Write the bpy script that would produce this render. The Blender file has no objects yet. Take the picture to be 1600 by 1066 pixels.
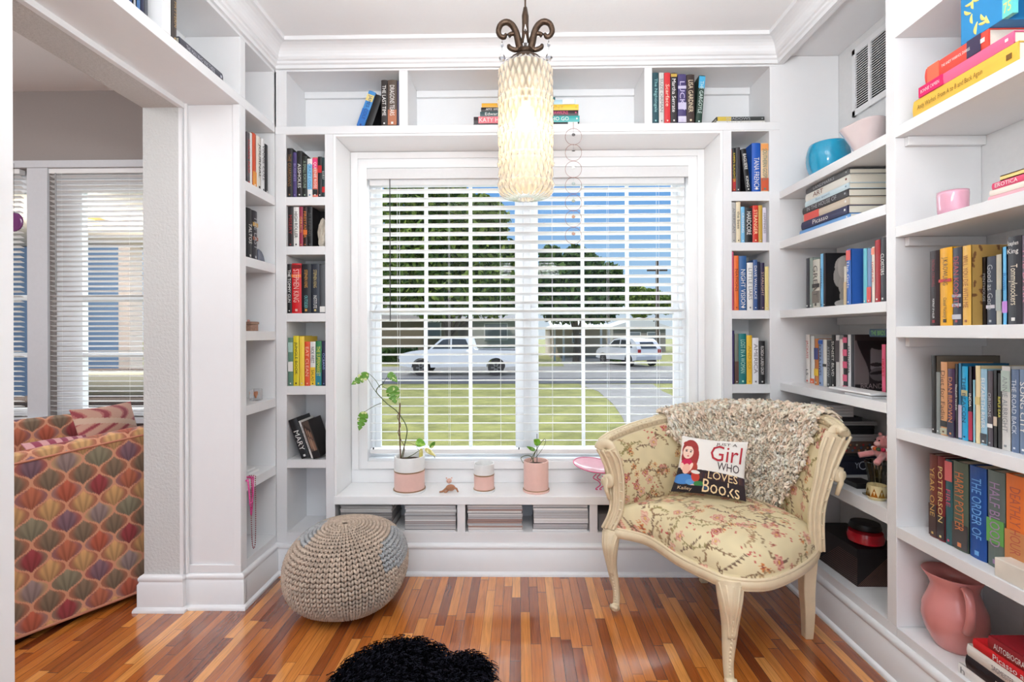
import bpy, math, random
import numpy as np
from mathutils import Vector, Matrix, noise as mnoise
random.seed(7); rng = np.random.default_rng(7)
SC = bpy.context.scene; COL = SC.collection
# ---------------------------------------------------------------- camera, world, sun, lights, exposure
F, H = 770.0, 1.166
YAW, ROLL = math.radians(.8), math.radians(.2)
CX, CY = 812 - F*math.tan(YAW), 521.04
fw = Vector((-math.sin(YAW), math.cos(YAW), 0)); rt0 = Vector((math.cos(YAW), math.sin(YAW), 0)); up0 = Vector((0, 0, 1))
rt = rt0*math.cos(ROLL) - up0*math.sin(ROLL); up = up0*math.cos(ROLL) + rt0*math.sin(ROLL)
cd = bpy.data.cameras.new('camera'); cam = bpy.data.objects.new('camera', cd); COL.objects.link(cam)
cd.sensor_width = 36; cd.lens = F/1600*36; cd.clip_start = .02; cd.clip_end = 500
cd.shift_x = (800-CX)/1600; cd.shift_y = (CY-533)/1600
cam.matrix_world = Matrix(((rt.x, up.x, -fw.x, 0), (rt.y, up.y, -fw.y, 0), (rt.z, up.z, -fw.z, H), (0, 0, 0, 1)))
SC.camera = cam
def ray(x, y): return fw + rt*((x-CX)/F) + up*(-(y-CY)/F)
def aY(x, y, Y): d = ray(x, y); t = Y/d.y; return Vector((d.x*t, Y, H+d.z*t))
def aX(x, y, X): d = ray(x, y); t = X/d.x; return Vector((X, d.y*t, H+d.z*t))
def aZ(x, y, Z): d = ray(x, y); t = (Z-H)/d.z; return Vector((d.x*t, d.y*t, Z))
SC.view_settings.view_transform = 'Standard'; SC.view_settings.look = 'None'; SC.view_settings.gamma = 1
SC.view_settings.use_curve_mapping = False; SC.view_settings.exposure = 0.07
w = bpy.data.worlds.new('sky'); SC.world = w; w.use_nodes = True
nt = w.node_tree; nt.nodes.clear()
wo = nt.nodes.new('ShaderNodeOutputWorld'); bg = nt.nodes.new('ShaderNodeBackground'); bg.inputs[1].default_value = .85
tc = nt.nodes.new('ShaderNodeTexCoord'); sx = nt.nodes.new('ShaderNodeSeparateXYZ'); rp = nt.nodes.new('ShaderNodeValToRGB')
nt.links.new(tc.outputs['Generated'], sx.inputs[0]); nt.links.new(sx.outputs['Z'], rp.inputs[0])
rp.color_ramp.elements[0].position = .0; rp.color_ramp.elements[0].color = (.74, .83, .90, 1)
rp.color_ramp.elements[1].position = .55; rp.color_ramp.elements[1].color = (.085, .27, .72, 1)
e = rp.color_ramp.elements.new(.12); e.color = (.42, .66, .93, 1)
e = rp.color_ramp.elements.new(.28); e.color = (.16, .42, .87, 1)
nt.links.new(rp.outputs[0], bg.inputs[0]); nt.links.new(bg.outputs[0], wo.inputs[0])
def light(name, typ, loc, direction, energy, color=(1, 1, 1), **kw):
    l = bpy.data.lights.new(name, typ); o = bpy.data.objects.new(name, l); COL.objects.link(o)
    o.location = loc; o.rotation_euler = Vector(direction).to_track_quat('-Z', 'Y').to_euler()
    l.energy = energy; l.color = color
    for k, v in kw.items(): setattr(l, k, v)
    return o
light('sun', 'SUN', (0, -5, 8), (.35, .65, -1.0), 2.4, (1, .95, .87), angle=.02)
light('niche_fill_sun', 'SUN', (0, 9, 6), (.05, -1, -.27), 13.0, (.93, .97, 1), angle=1.6)  # second, very wide sun added to brighten the window niche from outside
light('added_rear_fill', 'AREA', (0.1, -1.6, 1.55), (0, 1, .02), 22, (.92, .965, 1), shape='RECTANGLE', size=2.4, size_y=1.7)  # unseen panel added behind the camera as frontal fill, no window there
light('added_ceiling_fill', 'AREA', (0.05, 0.1, 2.5), (0, .25, -1), 11, (.94, .975, 1), shape='RECTANGLE', size=1.6, size_y=1.2)  # fill added under the ceiling, no fixture belongs to it
light('added_upward_fill', 'AREA', (0.1, .22, 1.85), (0, .4, 1), 50, (.94, .975, 1), shape='RECTANGLE', size=.6, size_y=.5)  # unseen upward panel added to brighten the ceiling
light('added_left_room_fill', 'AREA', (-2.9, .6, 2.4), (-.2, .5, -1), 54, (.98, .98, 1), shape='RECTANGLE', size=1.5, size_y=1.5)  # unseen fill added to lift the left room and the loveseat
# ---------------------------------------------------------------- materials
def lin(c): return tuple(((v/255)/12.92 if v/255 <= .04045 else ((v/255+.055)/1.055)**2.4) for v in c)
MC = {}
def mat(name, rgb, rough=.5, metal=0, bump=0, scale=60, vary=0, spec=.5, coat=0, emit=0, trans=0, sheen=0):
    key = (name, tuple(rgb), rough)
    if key in MC: return MC[key]
    m = bpy.data.materials.new(name); m.use_nodes = True; n = m.node_tree; b = n.nodes['Principled BSDF']
    c = lin(rgb)
    b.inputs['Base Color'].default_value = (*c, 1); b.inputs['Roughness'].default_value = rough
    b.inputs['Metallic'].default_value = metal; b.inputs['Specular IOR Level'].default_value = spec
    b.inputs['Coat Weight'].default_value = coat; b.inputs['Transmission Weight'].default_value = trans
    b.inputs['Sheen Weight'].default_value = sheen
    if emit: b.inputs['Emission Color'].default_value = (*c, 1); b.inputs['Emission Strength'].default_value = emit
    t = n.nodes.new('ShaderNodeTexCoord'); nz = n.nodes.new('ShaderNodeTexNoise'); nz.inputs['Scale'].default_value = scale
    nz.inputs['Detail'].default_value = 3; n.links.new(t.outputs['Object'], nz.inputs['Vector'])
    v = vary or .04
    mx = n.nodes.new('ShaderNodeMix'); mx.data_type = 'RGBA'
    mx.inputs[6].default_value = (*[x*(1-v) for x in c], 1); mx.inputs[7].default_value = (*[min(1, x*(1+v)) for x in c], 1)
    n.links.new(nz.outputs['Fac'], mx.inputs[0]); n.links.new(mx.outputs[2], b.inputs['Base Color'])
    if bump:
        bp = n.nodes.new('ShaderNodeBump'); bp.inputs['Strength'].default_value = bump; bp.inputs['Distance'].default_value = .004
        n.links.new(nz.outputs['Fac'], bp.inputs['Height']); n.links.new(bp.outputs[0], b.inputs['Normal'])
    MC[key] = m; return m
def glassy(name, rgb, clear=.85, rough=.05, translucent=0, ior=1.45):
    if name in MC: return MC[name]
    m = bpy.data.materials.new(name); m.use_nodes = True; n = m.node_tree; n.nodes.clear(); c = (*lin(rgb), 1)
    o = n.nodes.new('ShaderNodeOutputMaterial'); t = n.nodes.new('ShaderNodeBsdfTransparent'); t.inputs[0].default_value = c
    g = n.nodes.new('ShaderNodeBsdfGlossy'); g.inputs['Roughness'].default_value = rough
    fr = n.nodes.new('ShaderNodeFresnel'); fr.inputs[0].default_value = ior
    mp = n.nodes.new('ShaderNodeMath'); mp.operation = 'ADD'; mp.inputs[1].default_value = (1-clear)*.5; n.links.new(fr.outputs[0], mp.inputs[0])
    m1 = n.nodes.new('ShaderNodeMixShader'); n.links.new(mp.outputs[0], m1.inputs[0])
    if translucent:
        d = n.nodes.new('ShaderNodeBsdfTranslucent'); d.inputs[0].default_value = c
        m2 = n.nodes.new('ShaderNodeMixShader'); m2.inputs[0].default_value = translucent
        n.links.new(t.outputs[0], m2.inputs[1]); n.links.new(d.outputs[0], m2.inputs[2]); n.links.new(m2.outputs[0], m1.inputs[1])
    else: n.links.new(t.outputs[0], m1.inputs[1])
    n.links.new(g.outputs[0], m1.inputs[2]); n.links.new(m1.outputs[0], o.inputs[0])
    MC[name] = m; return m
def woolmat(name, tr=.45):
    if name in MC: return MC[name]
    m = bpy.data.materials.new(name); m.use_nodes = True; n = m.node_tree; n.nodes.clear(); o = n.nodes.new('ShaderNodeOutputMaterial')
    a = n.nodes.new('ShaderNodeAttribute'); a.attribute_name = 'Col'; d = n.nodes.new('ShaderNodeBsdfDiffuse'); t = n.nodes.new('ShaderNodeBsdfTranslucent'); x = n.nodes.new('ShaderNodeMixShader'); x.inputs[0].default_value = tr
    n.links.new(a.outputs['Color'], d.inputs[0]); n.links.new(a.outputs['Color'], t.inputs[0]); n.links.new(d.outputs[0], x.inputs[1]); n.links.new(t.outputs[0], x.inputs[2]); n.links.new(x.outputs[0], o.inputs[0]); MC[name] = m; return m
def colmat(name, rough=.8, sheen=0, bump=0, scale=400):
    if name in MC: return MC[name]
    m = bpy.data.materials.new(name); m.use_nodes = True; n = m.node_tree; b = n.nodes['Principled BSDF']
    a = n.nodes.new('ShaderNodeAttribute'); a.attribute_name = 'Col'; n.links.new(a.outputs['Color'], b.inputs['Base Color'])
    b.inputs['Roughness'].default_value = rough; b.inputs['Sheen Weight'].default_value = sheen
    if bump:
        t = n.nodes.new('ShaderNodeTexCoord'); nz = n.nodes.new('ShaderNodeTexNoise'); nz.inputs['Scale'].default_value = scale
        bp = n.nodes.new('ShaderNodeBump'); bp.inputs['Strength'].default_value = bump; bp.inputs['Distance'].default_value = .002
        n.links.new(t.outputs['Object'], nz.inputs['Vector']); n.links.new(nz.outputs['Fac'], bp.inputs['Height']); n.links.new(bp.outputs[0], b.inputs['Normal'])
    MC[name] = m; return m
WHITE = mat('white_satin_paint', (232, 232, 233), .38, bump=.05, scale=25, vary=.012)
WALLT = mat('textured_white_plaster', (204, 204, 202), .8, bump=.9, scale=90, vary=.02)
CEIL = mat('ceiling_paint', (243, 243, 243), .9, bump=.1, scale=80, vary=.01)
TAUPE = mat('taupe_wall_paint', (158, 150, 146), .85, bump=.2, scale=80, vary=.02)
PAGES = mat('book_pages', (226, 219, 203), .9, scale=300, vary=.08)
# ---------------------------------------------------------------- mesh helpers
class MB:
    def __init__(s): s.v = []; s.f = []; s.mi = []; s.cur = 0
    def add(s, vs, fs):
        o = len(s.v); s.v += [tuple(p) for p in vs]; s.f += [tuple(i+o for i in f) for f in fs]; s.mi += [s.cur]*len(fs); return s
    def box(s, x0, x1, y0, y1, z0, z1):
        x0, x1 = min(x0, x1), max(x0, x1); y0, y1 = min(y0, y1), max(y0, y1); z0, z1 = min(z0, z1), max(z0, z1)
        return s.add([(x0,y0,z0),(x1,y0,z0),(x1,y1,z0),(x0,y1,z0),(x0,y0,z1),(x1,y0,z1),(x1,y1,z1),(x0,y1,z1)],
              [(0,3,2,1),(4,5,6,7),(0,1,5,4),(1,2,6,5),(2,3,7,6),(3,0,4,7)])
    def obox(s, c, a, b, d):   # oriented box centre + three half-axes
        c, a, b, d = map(Vector, (c, a, b, d))
        P = [c+a*i+b*j+d*k for k in (-1, 1) for i, j in ((-1,-1),(1,-1),(1,1),(-1,1))]
        return s.add(P, [(0,3,2,1),(4,5,6,7),(0,1,5,4),(1,2,6,5),(2,3,7,6),(3,0,4,7)])
    def prism(s, pts, z0, z1):
        n = len(pts); V = [(p[0], p[1], z0) for p in pts]+[(p[0], p[1], z1) for p in pts]
        return s.add(V, [tuple(range(n))[::-1], tuple(range(n, 2*n))]+[(i, (i+1) % n, n+(i+1) % n, n+i) for i in range(n)])
    def tube(s, pts, r, n=8, cap=True, flat=None):
        pts = [Vector(p) for p in pts]; m = len(pts); R = r if hasattr(r, '__len__') else [r]*m
        V = []; prev = None
        for i in range(m):
            t = (pts[min(i+1, m-1)]-pts[max(i-1, 0)]); t = t.normalized() if t.length > 1e-9 else Vector((0, 0, 1))
            if prev is None: a = t.orthogonal().normalized() if flat is None else (Vector(flat)-t*Vector(flat).dot(t)).normalized()
            else:
                a = prev-t*prev.dot(t); a = a.normalized() if a.length > 1e-6 else t.orthogonal().normalized()
            prev = a; b = t.cross(a)
            ra, rb = (R[i] if hasattr(R[i], '__len__') else (R[i], R[i]))
            for k in range(n):
                an = 2*math.pi*k/n; V.append(pts[i]+a*(math.cos(an)*ra)+b*(math.sin(an)*rb))
        Fc = [(i*n+k, i*n+(k+1) % n, (i+1)*n+(k+1) % n, (i+1)*n+k) for i in range(m-1) for k in range(n)]
        if cap: Fc += [tuple(range(n))[::-1], tuple((m-1)*n+k for k in range(n))]
        return s.add(V, Fc)
    def lathe(s, prof, c=(0, 0, 0), n=40, fn=None):
        V = []; m = len(prof)
        for (r, z) in prof:
            for k in range(n):
                a = 2*math.pi*k/n; rr = r if fn is None else fn(r, z, a)
                V.append((c[0]+rr*math.cos(a), c[1]+rr*math.sin(a), c[2]+z))
        return s.add(V, [(i*n+k, i*n+(k+1) % n, (i+1)*n+(k+1) % n, (i+1)*n+k) for i in range(m-1) for k in range(n)])
    def ball(s, c, r, n=12, m=8):
        if not hasattr(r, '__len__'): r = (r, r, r)
        V = [(c[0], c[1], c[2]-r[2])]
        for i in range(1, m):
            ph = -math.pi/2+math.pi*i/m
            for k in range(n):
                a = 2*math.pi*k/n; V.append((c[0]+r[0]*math.cos(ph)*math.cos(a), c[1]+r[1]*math.cos(ph)*math.sin(a), c[2]+r[2]*math.sin(ph)))
        V.append((c[0], c[1], c[2]+r[2])); L = len(V)-1
        Fc = [(0, 1+(k+1) % n, 1+k) for k in range(n)]
        Fc += [(1+i*n+k, 1+i*n+(k+1) % n, 1+(i+1)*n+(k+1) % n, 1+(i+1)*n+k) for i in range(m-2) for k in range(n)]
        Fc += [(L, 1+(m-2)*n+k, 1+(m-2)*n+(k+1) % n) for k in range(n)]
        return s.add(V, Fc)
    def sweep(s, path, prof):   # path of (x,y), profile of (offset to the right, z), mitred
        P = [Vector(p) for p in path]; m = len(P); k = len(prof); V = []
        for i in range(m):
            d0 = (P[i]-P[i-1]).normalized() if i else None; d1 = (P[i+1]-P[i]).normalized() if i < m-1 else None
            n0 = Vector((d0.y, -d0.x)) if d0 else None; n1 = Vector((d1.y, -d1.x)) if d1 else None
            if n0 is None: nn = n1
            elif n1 is None: nn = n0
            else: nn = (n0+n1); nn = nn/(nn.dot(n0)) if abs(nn.dot(n0)) > 1e-6 else n0
            V += [(P[i].x+nn.x*o, P[i].y+nn.y*o, z) for o, z in prof]
        Fc = [(i*k+j, (i+1)*k+j, (i+1)*k+(j+1) % k, i*k+(j+1) % k) for i in range(m-1) for j in range(k)]
        Fc += [tuple(range(k)), tuple((m-1)*k+j for j in range(k))[::-1]]
        return s.add(V, Fc)
    def build(s, name, mats, parent=None, smooth=False, bevel=0, local=False, seg=2):
        me = bpy.data.meshes.new(name); V = s.v
        if parent is not None and not local:
            p = wloc(parent); V = [(a-p.x, b-p.y, c-p.z) for a, b, c in V]
        me.from_pydata(V, [], s.f)
        for m in (mats if isinstance(mats, (list, tuple)) else [mats]): me.materials.append(m)
        if any(s.mi): me.polygons.foreach_set('material_index', s.mi)
        o = bpy.data.objects.new(name, me); COL.objects.link(o)
        if parent is not None: o.parent = parent
        if smooth:
            me.polygons.foreach_set('use_smooth', [True]*len(me.polygons))
            if smooth == 'auto':
                me.set_sharp_from_angle(angle=math.radians(40))
        if bevel:
            b = o.modifiers.new('bevel', 'BEVEL'); b.width = bevel; b.segments = seg; b.limit_method = 'ANGLE'
            b.harden_normals = False
        me.update(); return o
def wloc(o):
    p = Vector(o.location)
    while o.parent: o = o.parent; p = p+Vector(o.location)
    return p
def thing(name, label, cat, loc=(0, 0, 0), rot=(0, 0, 0), group=None):
    o = bpy.data.objects.new(name, None); COL.objects.link(o); o.empty_display_size = .05
    o.location = loc; o.rotation_euler = rot; o['label'] = label; o['category'] = cat
    if group: o['group'] = group
    return o
def tag(o, label, cat, group=None):
    o['label'] = label; o['category'] = cat
    if group: o['group'] = group
    return o
def struct(o): o['kind'] = 'structure'; return o
def gridmesh(name, P, colors, material, parent=None, closed_u=False, smooth=True, flip=False):
    nu, nv, _ = P.shape; V = P.reshape(-1, 3)
    if parent is not None: V = V-np.array(wloc(parent))
    idx = np.arange(nu*nv).reshape(nu, nv); 
    if closed_u: idx = np.vstack([idx, idx[:1]])
    q = np.stack([idx[:-1, :-1], idx[1:, :-1], idx[1:, 1:], idx[:-1, 1:]], -1).reshape(-1, 4)
    if flip: q = q[:, ::-1]
    me = bpy.data.meshes.new(name); me.vertices.add(len(V)); me.vertices.foreach_set('co', V.astype(np.float32).ravel())
    me.loops.add(q.size); me.loops.foreach_set('vertex_index', q.ravel().astype(np.int32))
    me.polygons.add(len(q)); me.polygons.foreach_set('loop_start', np.arange(0, q.size, 4, dtype=np.int32))
    me.polygons.foreach_set('use_smooth', [smooth]*len(q))
    if colors is not None:
        at = me.color_attributes.new('Col', 'FLOAT_COLOR', 'POINT')
        at.data.foreach_set('color', np.concatenate([colors.reshape(-1, 3), np.ones((len(V), 1))], 1).astype(np.float32).ravel())
    me.materials.append(material); me.update(calc_edges=True); me.validate()
    o = bpy.data.objects.new(name, me); COL.objects.link(o)
    if parent is not None: o.parent = parent
    return o
def lina(c):
    c = np.asarray(c, float)/255; return np.where(c <= .04045, c/12.92, ((c+.055)/1.055)**2.4)
TC = {}
def textarr(s):
    if s in TC: return TC[s]
    cu = bpy.data.curves.new('lettering', 'FONT'); cu.body = s; cu.resolution_u = 2; cu.size = 1
    o = bpy.data.objects.new('lettering', cu); COL.objects.link(o)
    bpy.context.view_layer.update()
    me = bpy.data.meshes.new_from_object(o.evaluated_get(bpy.context.evaluated_depsgraph_get()))
    v = np.array([tuple(x.co) for x in me.vertices]); f = [tuple(p.vertices) for p in me.polygons]
    bpy.data.objects.remove(o); bpy.data.curves.remove(cu); bpy.data.meshes.remove(me)
    v[:, 0] -= v[:, 0].min(); v[:, 1] -= v[:, 1].min(); TC[s] = (v, f, v[:, 0].max(), v[:, 1].max()); return TC[s]
def letters(name, s, parent, origin, ux, uy, width, height, m, keep=1.7, local=True, warp=None):
    """lettering of text s starting at origin, running along ux, up along uy; fitted in width x height"""
    v, f, tw, th = textarr(s); sxx = width/tw; syy = min(height/th, sxx*keep); sxx = min(sxx, syy*1.35)
    o = Vector(origin); ux = Vector(ux); uy = Vector(uy); off = (width-tw*sxx)/2; offy = (height-th*syy)/2
    mb = MB(); V = [o+ux*(a*sxx+off)+uy*(b*syy+offy) for a, b, _ in v]
    if warp: V = [warp(p) for p in V]
    mb.add(V, f); return mb.build(name, m, parent, local=local)
# ---------------------------------------------------------------- the room
D = 2.387; DB = D+.23; ZC = 2.565
LX = aY(431, 600, D).x; RX = aY(1219, 600, D).x; LW = LX-.25; JX = LW-.155; RW = RX+.285
YLi = aX(385, 600, LX).y; YLo = aX(377, 600, LX).y; YJ = YLo-.022; YN1 = aX(22, 600, LX).y; YN0 = YN1-.04
Z = lambda y, x=812: aY(x, y, D).z
X = lambda x, y=500: aY(x, y, D).x
def floormat():
    m = bpy.data.materials.new('oak_strip_floor'); m.use_nodes = True; n = m.node_tree; b = n.nodes['Principled BSDF']; L = n.links.new
    def N(t, **k):
        q = n.nodes.new(t)
        for a, v in k.items(): setattr(q, a, v)
        return q
    t = N('ShaderNodeTexCoord'); s = N('ShaderNodeSeparateXYZ'); L(t.outputs['Object'], s.inputs[0])
    def M(op, a, bb=None, c=None):
        q = N('ShaderNodeMath', operation=op)
        for i, v in enumerate((a, bb, c)):
            if v is None: continue
            if isinstance(v, (int, float)): q.inputs[i].default_value = v
            else: L(v, q.inputs[i])
        return q.outputs[0]
    pw = .038
    u = M('DIVIDE', s.outputs[0], pw); iu = M('FLOOR', u); fu = M('FRACT', u)
    w1 = N('ShaderNodeTexWhiteNoise', noise_dimensions='1D'); L(iu, w1.inputs['W'])
    ln = M('MULTIPLY_ADD', w1.outputs['Value'], .25, .38)
    v = M('ADD', M('DIVIDE', s.outputs[1], ln), M('MULTIPLY', w1.outputs['Value'], 17.3)); iv = M('FLOOR', v); fv = M('FRACT', v)
    cb = N('ShaderNodeCombineXYZ'); L(iu, cb.inputs[0]); L(iv, cb.inputs[1])
    w2 = N('ShaderNodeTexWhiteNoise', noise_dimensions='2D'); L(cb.outputs[0], w2.inputs['Vector'])
    r = N('ShaderNodeValToRGB'); L(w2.outputs['Value'], r.inputs[0]); els = r.color_ramp.elements
    cols = [(0, (124, 58, 26)), (.15, (152, 78, 32)), (.4, (180, 100, 40)), (.66, (200, 118, 48)), (.86, (216, 138, 62)), (1, (230, 158, 84))]
    els[0].position = 0; els[0].color = (*lin(cols[0][1]), 1); els[1].position = 1; els[1].color = (*lin(cols[-1][1]), 1)
    for p, c in cols[1:-1]: e = els.new(p); e.color = (*lin(c), 1)
    # grain
    mp = N('ShaderNodeCombineXYZ'); L(M('MULTIPLY', s.outputs[0], 90), mp.inputs[0]); L(M('MULTIPLY', s.outputs[1], 5), mp.inputs[1]); L(M('MULTIPLY', w2.outputs['Value'], 40), mp.inputs[2])
    nz = N('ShaderNodeTexNoise'); nz.inputs['Scale'].default_value = 1; nz.inputs['Detail'].default_value = 5; nz.inputs['Distortion'].default_value = 1.2; L(mp.outputs[0], nz.inputs['Vector'])
    g = N('ShaderNodeMapRange'); g.inputs[1].default_value = .3; g.inputs[2].default_value = .7; g.inputs[3].default_value = .72; g.inputs[4].default_value = 1.12; L(nz.outputs['Fac'], g.inputs[0])
    sc = N('ShaderNodeVectorMath', operation='SCALE'); L(r.outputs[0], sc.inputs[0]); L(g.outputs[0], sc.inputs['Scale'])
    e1 = M('MINIMUM', fu, M('SUBTRACT', 1, fu)); e2 = M('MULTIPLY', M('MINIMUM', fv, M('SUBTRACT', 1, fv)), 10)
    gp = M('LESS_THAN', M('MINIMUM', e1, e2), .022)
    mx = N('ShaderNodeMix', data_type='RGBA'); mx.inputs[7].default_value = (*lin((62, 28, 12)), 1); L(M('MULTIPLY', gp, .75), mx.inputs[0]); L(sc.outputs[0], mx.inputs[6])
    L(mx.outputs[2], b.inputs['Base Color']); b.inputs['Roughness'].default_value = .2; b.inputs['Coat Weight'].default_value = .9; b.inputs['Coat Roughness'].default_value = .1; b.inputs['Coat IOR'].default_value = 1.65
    n2 = N('ShaderNodeTexNoise'); n2.inputs['Scale'].default_value = 9; L(t.outputs['Object'], n2.inputs['Vector'])
    rr = M('MULTIPLY_ADD', n2.outputs['Fac'], .16, .15); L(rr, b.inputs['Roughness'])
    bp = N('ShaderNodeBump'); bp.inputs['Strength'].default_value = .25; bp.inputs['Distance'].default_value = .0008
    L(M('ADD', M('MULTIPLY', nz.outputs['Fac'], .5), M('MULTIPLY', gp, -1)), bp.inputs['Height']); L(bp.outputs[0], b.inputs['Normal'])
    return m
struct(MB().box(-4.6, RW, -3.2, 2.9, -.06, 0).build('floor', floormat()))
struct(MB().box(-4.7, RW+.12, -3.2, 2.95, ZC, ZC+.1).build('ceiling', CEIL))
# window opening in the back wall
YW = DB+.003; wa = aY(574, 500, D+.205); wb = aY(1076, 500, D+.205); wt = aY(812, 261, D+.205).z; wz = aY(812, 721, D+.205).z; WX0, WX1 = wa.x, wb.x
b = MB(); b.box(LW, WX0, YW, YW+.12, 0, ZC); b.box(WX1, RW, YW, YW+.12, 0, ZC); b.box(WX0, WX1, YW, YW+.12, 0, wz); b.box(WX0, WX1, YW, YW+.12, wt, ZC)
struct(b.build('wall_back', WHITE))
struct(MB().box(RW, RW+.12, -3.2, YW+.12, 0, ZC).build('wall_right', mat('right_wall_paint', (224, 224, 224), .6, bump=.1)))
HZ = aY(272, 168, YJ).z
b = MB(); b.box(JX, LW, YJ, YW+.12, 0, ZC); b.box(JX, LW, YN1, YJ, HZ, ZC); b.box(JX, LW, -3.2, YN1, 0, ZC)
struct(b.build('wall_left', WALLT))
# opening casing beside and above the opening (flat board with a bead)
b = MB(); tx = aY(290, 500, YLo).x
b.box(LW-.002, LW+.012, YJ-.0015, YLo-.002, .15, HZ+.02)
b.tube([(LW+.02, YLo-.008, .15), (LW+.02, YLo-.008, HZ+.028)], .008, 8)
b.box(LW-.002, LW+.02, YN1, YLo, HZ-.0015, HZ+.03); b.tube([(LW+.028, YN1, HZ+.03), (LW+.028, YLo, HZ+.03)], .009, 8)
struct(b.build('trim_1', WHITE, bevel=.001))
# crown and baseboards
cr = [(0, 2.455), (.012, 2.455), (.014, 2.47), (.022, 2.475), (.022, 2.486), (.03, 2.49), (.036, 2.5), (.038, 2.511), (.043, 2.522), (.052, 2.532), (.063, 2.54), (.078, 2.546), (.09, 2.548), (.092, ZC), (0, ZC)]
struct(MB().sweep([(LX, -1.5), (LX, D), (RX, D), (RX, -1.5)], [(o, z) for o, z in cr]).build('trim_2', WHITE))
BH = .15
bp_ = [(0, 0), (.03, 0), (.03, .008), (.026, .016), (.018, .02), (.018, .112), (.014, .118), (.013, .124), (.016, .129), (.016, .139), (.011, .146), (.004, BH), (0, BH)]
struct(MB().sweep([(LX, YLo), (LX, D), (RX, D), (RX, -1.5)], bp_).build('baseboard_back', WHITE, smooth='auto'))
struct(MB().sweep([(JX, YW), (JX, YJ), (LW+.004, YJ), (LW+.004, YLo), (LX, YLo), (LX, YLo+.004)], bp_).build('baseboard_left', WHITE, smooth='auto'))
# ---------------------------------------------------------------- built-in bookcases
def unit(name, label, loc): return thing(name, label, 'bookcase', loc)
def prt(root, name, *bx, m=None, bev=.0012):
    b = MB()
    for q in bx: b.box(*q)
    return b.build(name, m or WHITE, root, bevel=bev)
TOPB = (Z(206.5), Z(194.3)); TOPR = (Z(108), 2.57)
def column(x0, x1, xs0, xs1, cuts, label):
    """x0..x1 outer pixels of the unit, xs0..xs1 the clear opening, cuts = openings (ytop, ybottom)"""
    r = unit('built_in_bookcase', label, (X((x0+x1)/2), D, 0)); a, c = X(xs0), X(xs1); A, C = X(x0), X(x1)
    zt = TOPB[0]-.0005; zb = 0
    prt(r, 'side_panel', (A, a, D, DB, zb, zt)); prt(r, 'side_panel', (c, C, D, DB, zb, zt))
    prt(r, 'back_panel', (a, c, DB-.012, DB, Z(cuts[-1][1], x0), zt))
    xm = (xs0+xs1)/2
    for (u, v), (p, q) in zip(cuts[:-1], cuts[1:]): prt(r, 'shelf', (a, c, D, DB-.012, Z(v, xm), Z(p, xm)))
    prt(r, 'base', (a, c, D, DB, 0, Z(cuts[-1][1], xm)))
    prt(r, 'top_board', (a, c, D, DB-.012, Z(cuts[0][0], xm), zt))
    return r
LC = [(210.4, 307.8), (320.9, 384.9), (398, 489.6), (502.8, 603.4), (617, 718.7), (731.5, 832)]
RC = [(203.7+1.5, 299.3), (313.8, 378.8), (391.7, 484.9), (498.3, 600.7), (614.6, 716), (730, 831)]
column(431, 521.3, 447.6, 508.3, LC, 'narrow white built-in bookcase column directly left of the window, six cubbies')
column(1130.5, 1219, 1144, 1202.8, RC, 'narrow white built-in bookcase column directly right of the window, behind the armchair')
r = unit('bridge_bookcase', 'long white built-in shelf of three open cubbies above the window', (0, D, TOPB[0]))
A, C = X(431), X(1219)
prt(r, 'shelf', (A, C, D, DB, *TOPB)); prt(r, 'top_rail', (A, C, D, DB, Z(108), 2.4549)); prt(r, 'fascia', (A, C, D+.0, D+.02, 2.455, ZC-.001))
prt(r, 'back_panel', (A, C, DB-.012, DB, TOPB[1], Z(108)))
for p, q in ((431, 447.6), (623.5, 637), (1007, 1019), (1203, 1219)): prt(r, 'divider', (X(p, 150), X(q, 150), D, DB-.012, TOPB[1], Z(108)))
for p, q in ((447.6, 623.5), (637, 1007), (1019, 1203)): prt(r, 'cleat', (X(p, 150)+.001, X(q, 150)-.001, DB-.03, DB-.0125, Z(108)-.035, Z(108)-.0005))
# window seat
r = thing('window_bench', 'long white window bench under the window with low open magazine cubbies', 'bench', (X(825), D, 0))
BZ = Z(775.6); BZ0 = Z(788.5)
A, C = X(521.3)+.0005, X(1130.5)-.0005; CB = Z(832)
prt(r, 'bench_top', (A, C, D-.006, DB, BZ0, BZ), bev=.002, m=mat('window_lit_gloss_white', (246, 246, 246), .3, vary=.01)); prt(r, 'base', (A, C, D, DB-.012, 0, CB)); prt(r, 'back_panel', (A, C, DB-.012, DB, 0, BZ0))  # bench top: lighter copy of the white paint, window brightness put into its colour
for p, q in ((521.3, 524), (714, 727), (921, 934), (1120, 1130)): prt(r, 'divider', (X(p, 800)+.001, X(q, 800)-.001, D, DB-.0125, CB, BZ0-.0005))
# left tall bay with end panel
def shelfz(ypx, xpx, XX): return aX(xpx, ypx, XX).z
lz = [shelfz(283, 385, LX), shelfz(401, 385, LX), shelfz(517.4, 385, LX), shelfz(634.5, 385, LX), shelfz(753, 385, LX)]
r = unit('built_in_bookcase', 'narrow white built-in bookcase on the left wall, beads hanging from a shelf', (LX, YLo, 0))
UB0, UB1 = aX(377, 164.6, LX).z, aX(377, 150, LX).z; UT = 2.44
prt(r, 'side_panel', (LW, LX, YLo, YLi, 0, UB0-.0005)); prt(r, 'back_panel', (LW, LW+.012, YLi, D+.02, .2, UB0-.0005))
prt(r, 'base', (LW, LX, YLi+.0005, D, 0, shelfz(875, 385, LX)))
for z in lz: prt(r, 'shelf', (LW+.0125, LX, YLi+.0005, D-.0005, z-.042, z))
prt(r, 'side_panel', (LW, LX-.002, D+.0005, D+.02, 0, UB0-.0005))
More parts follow.
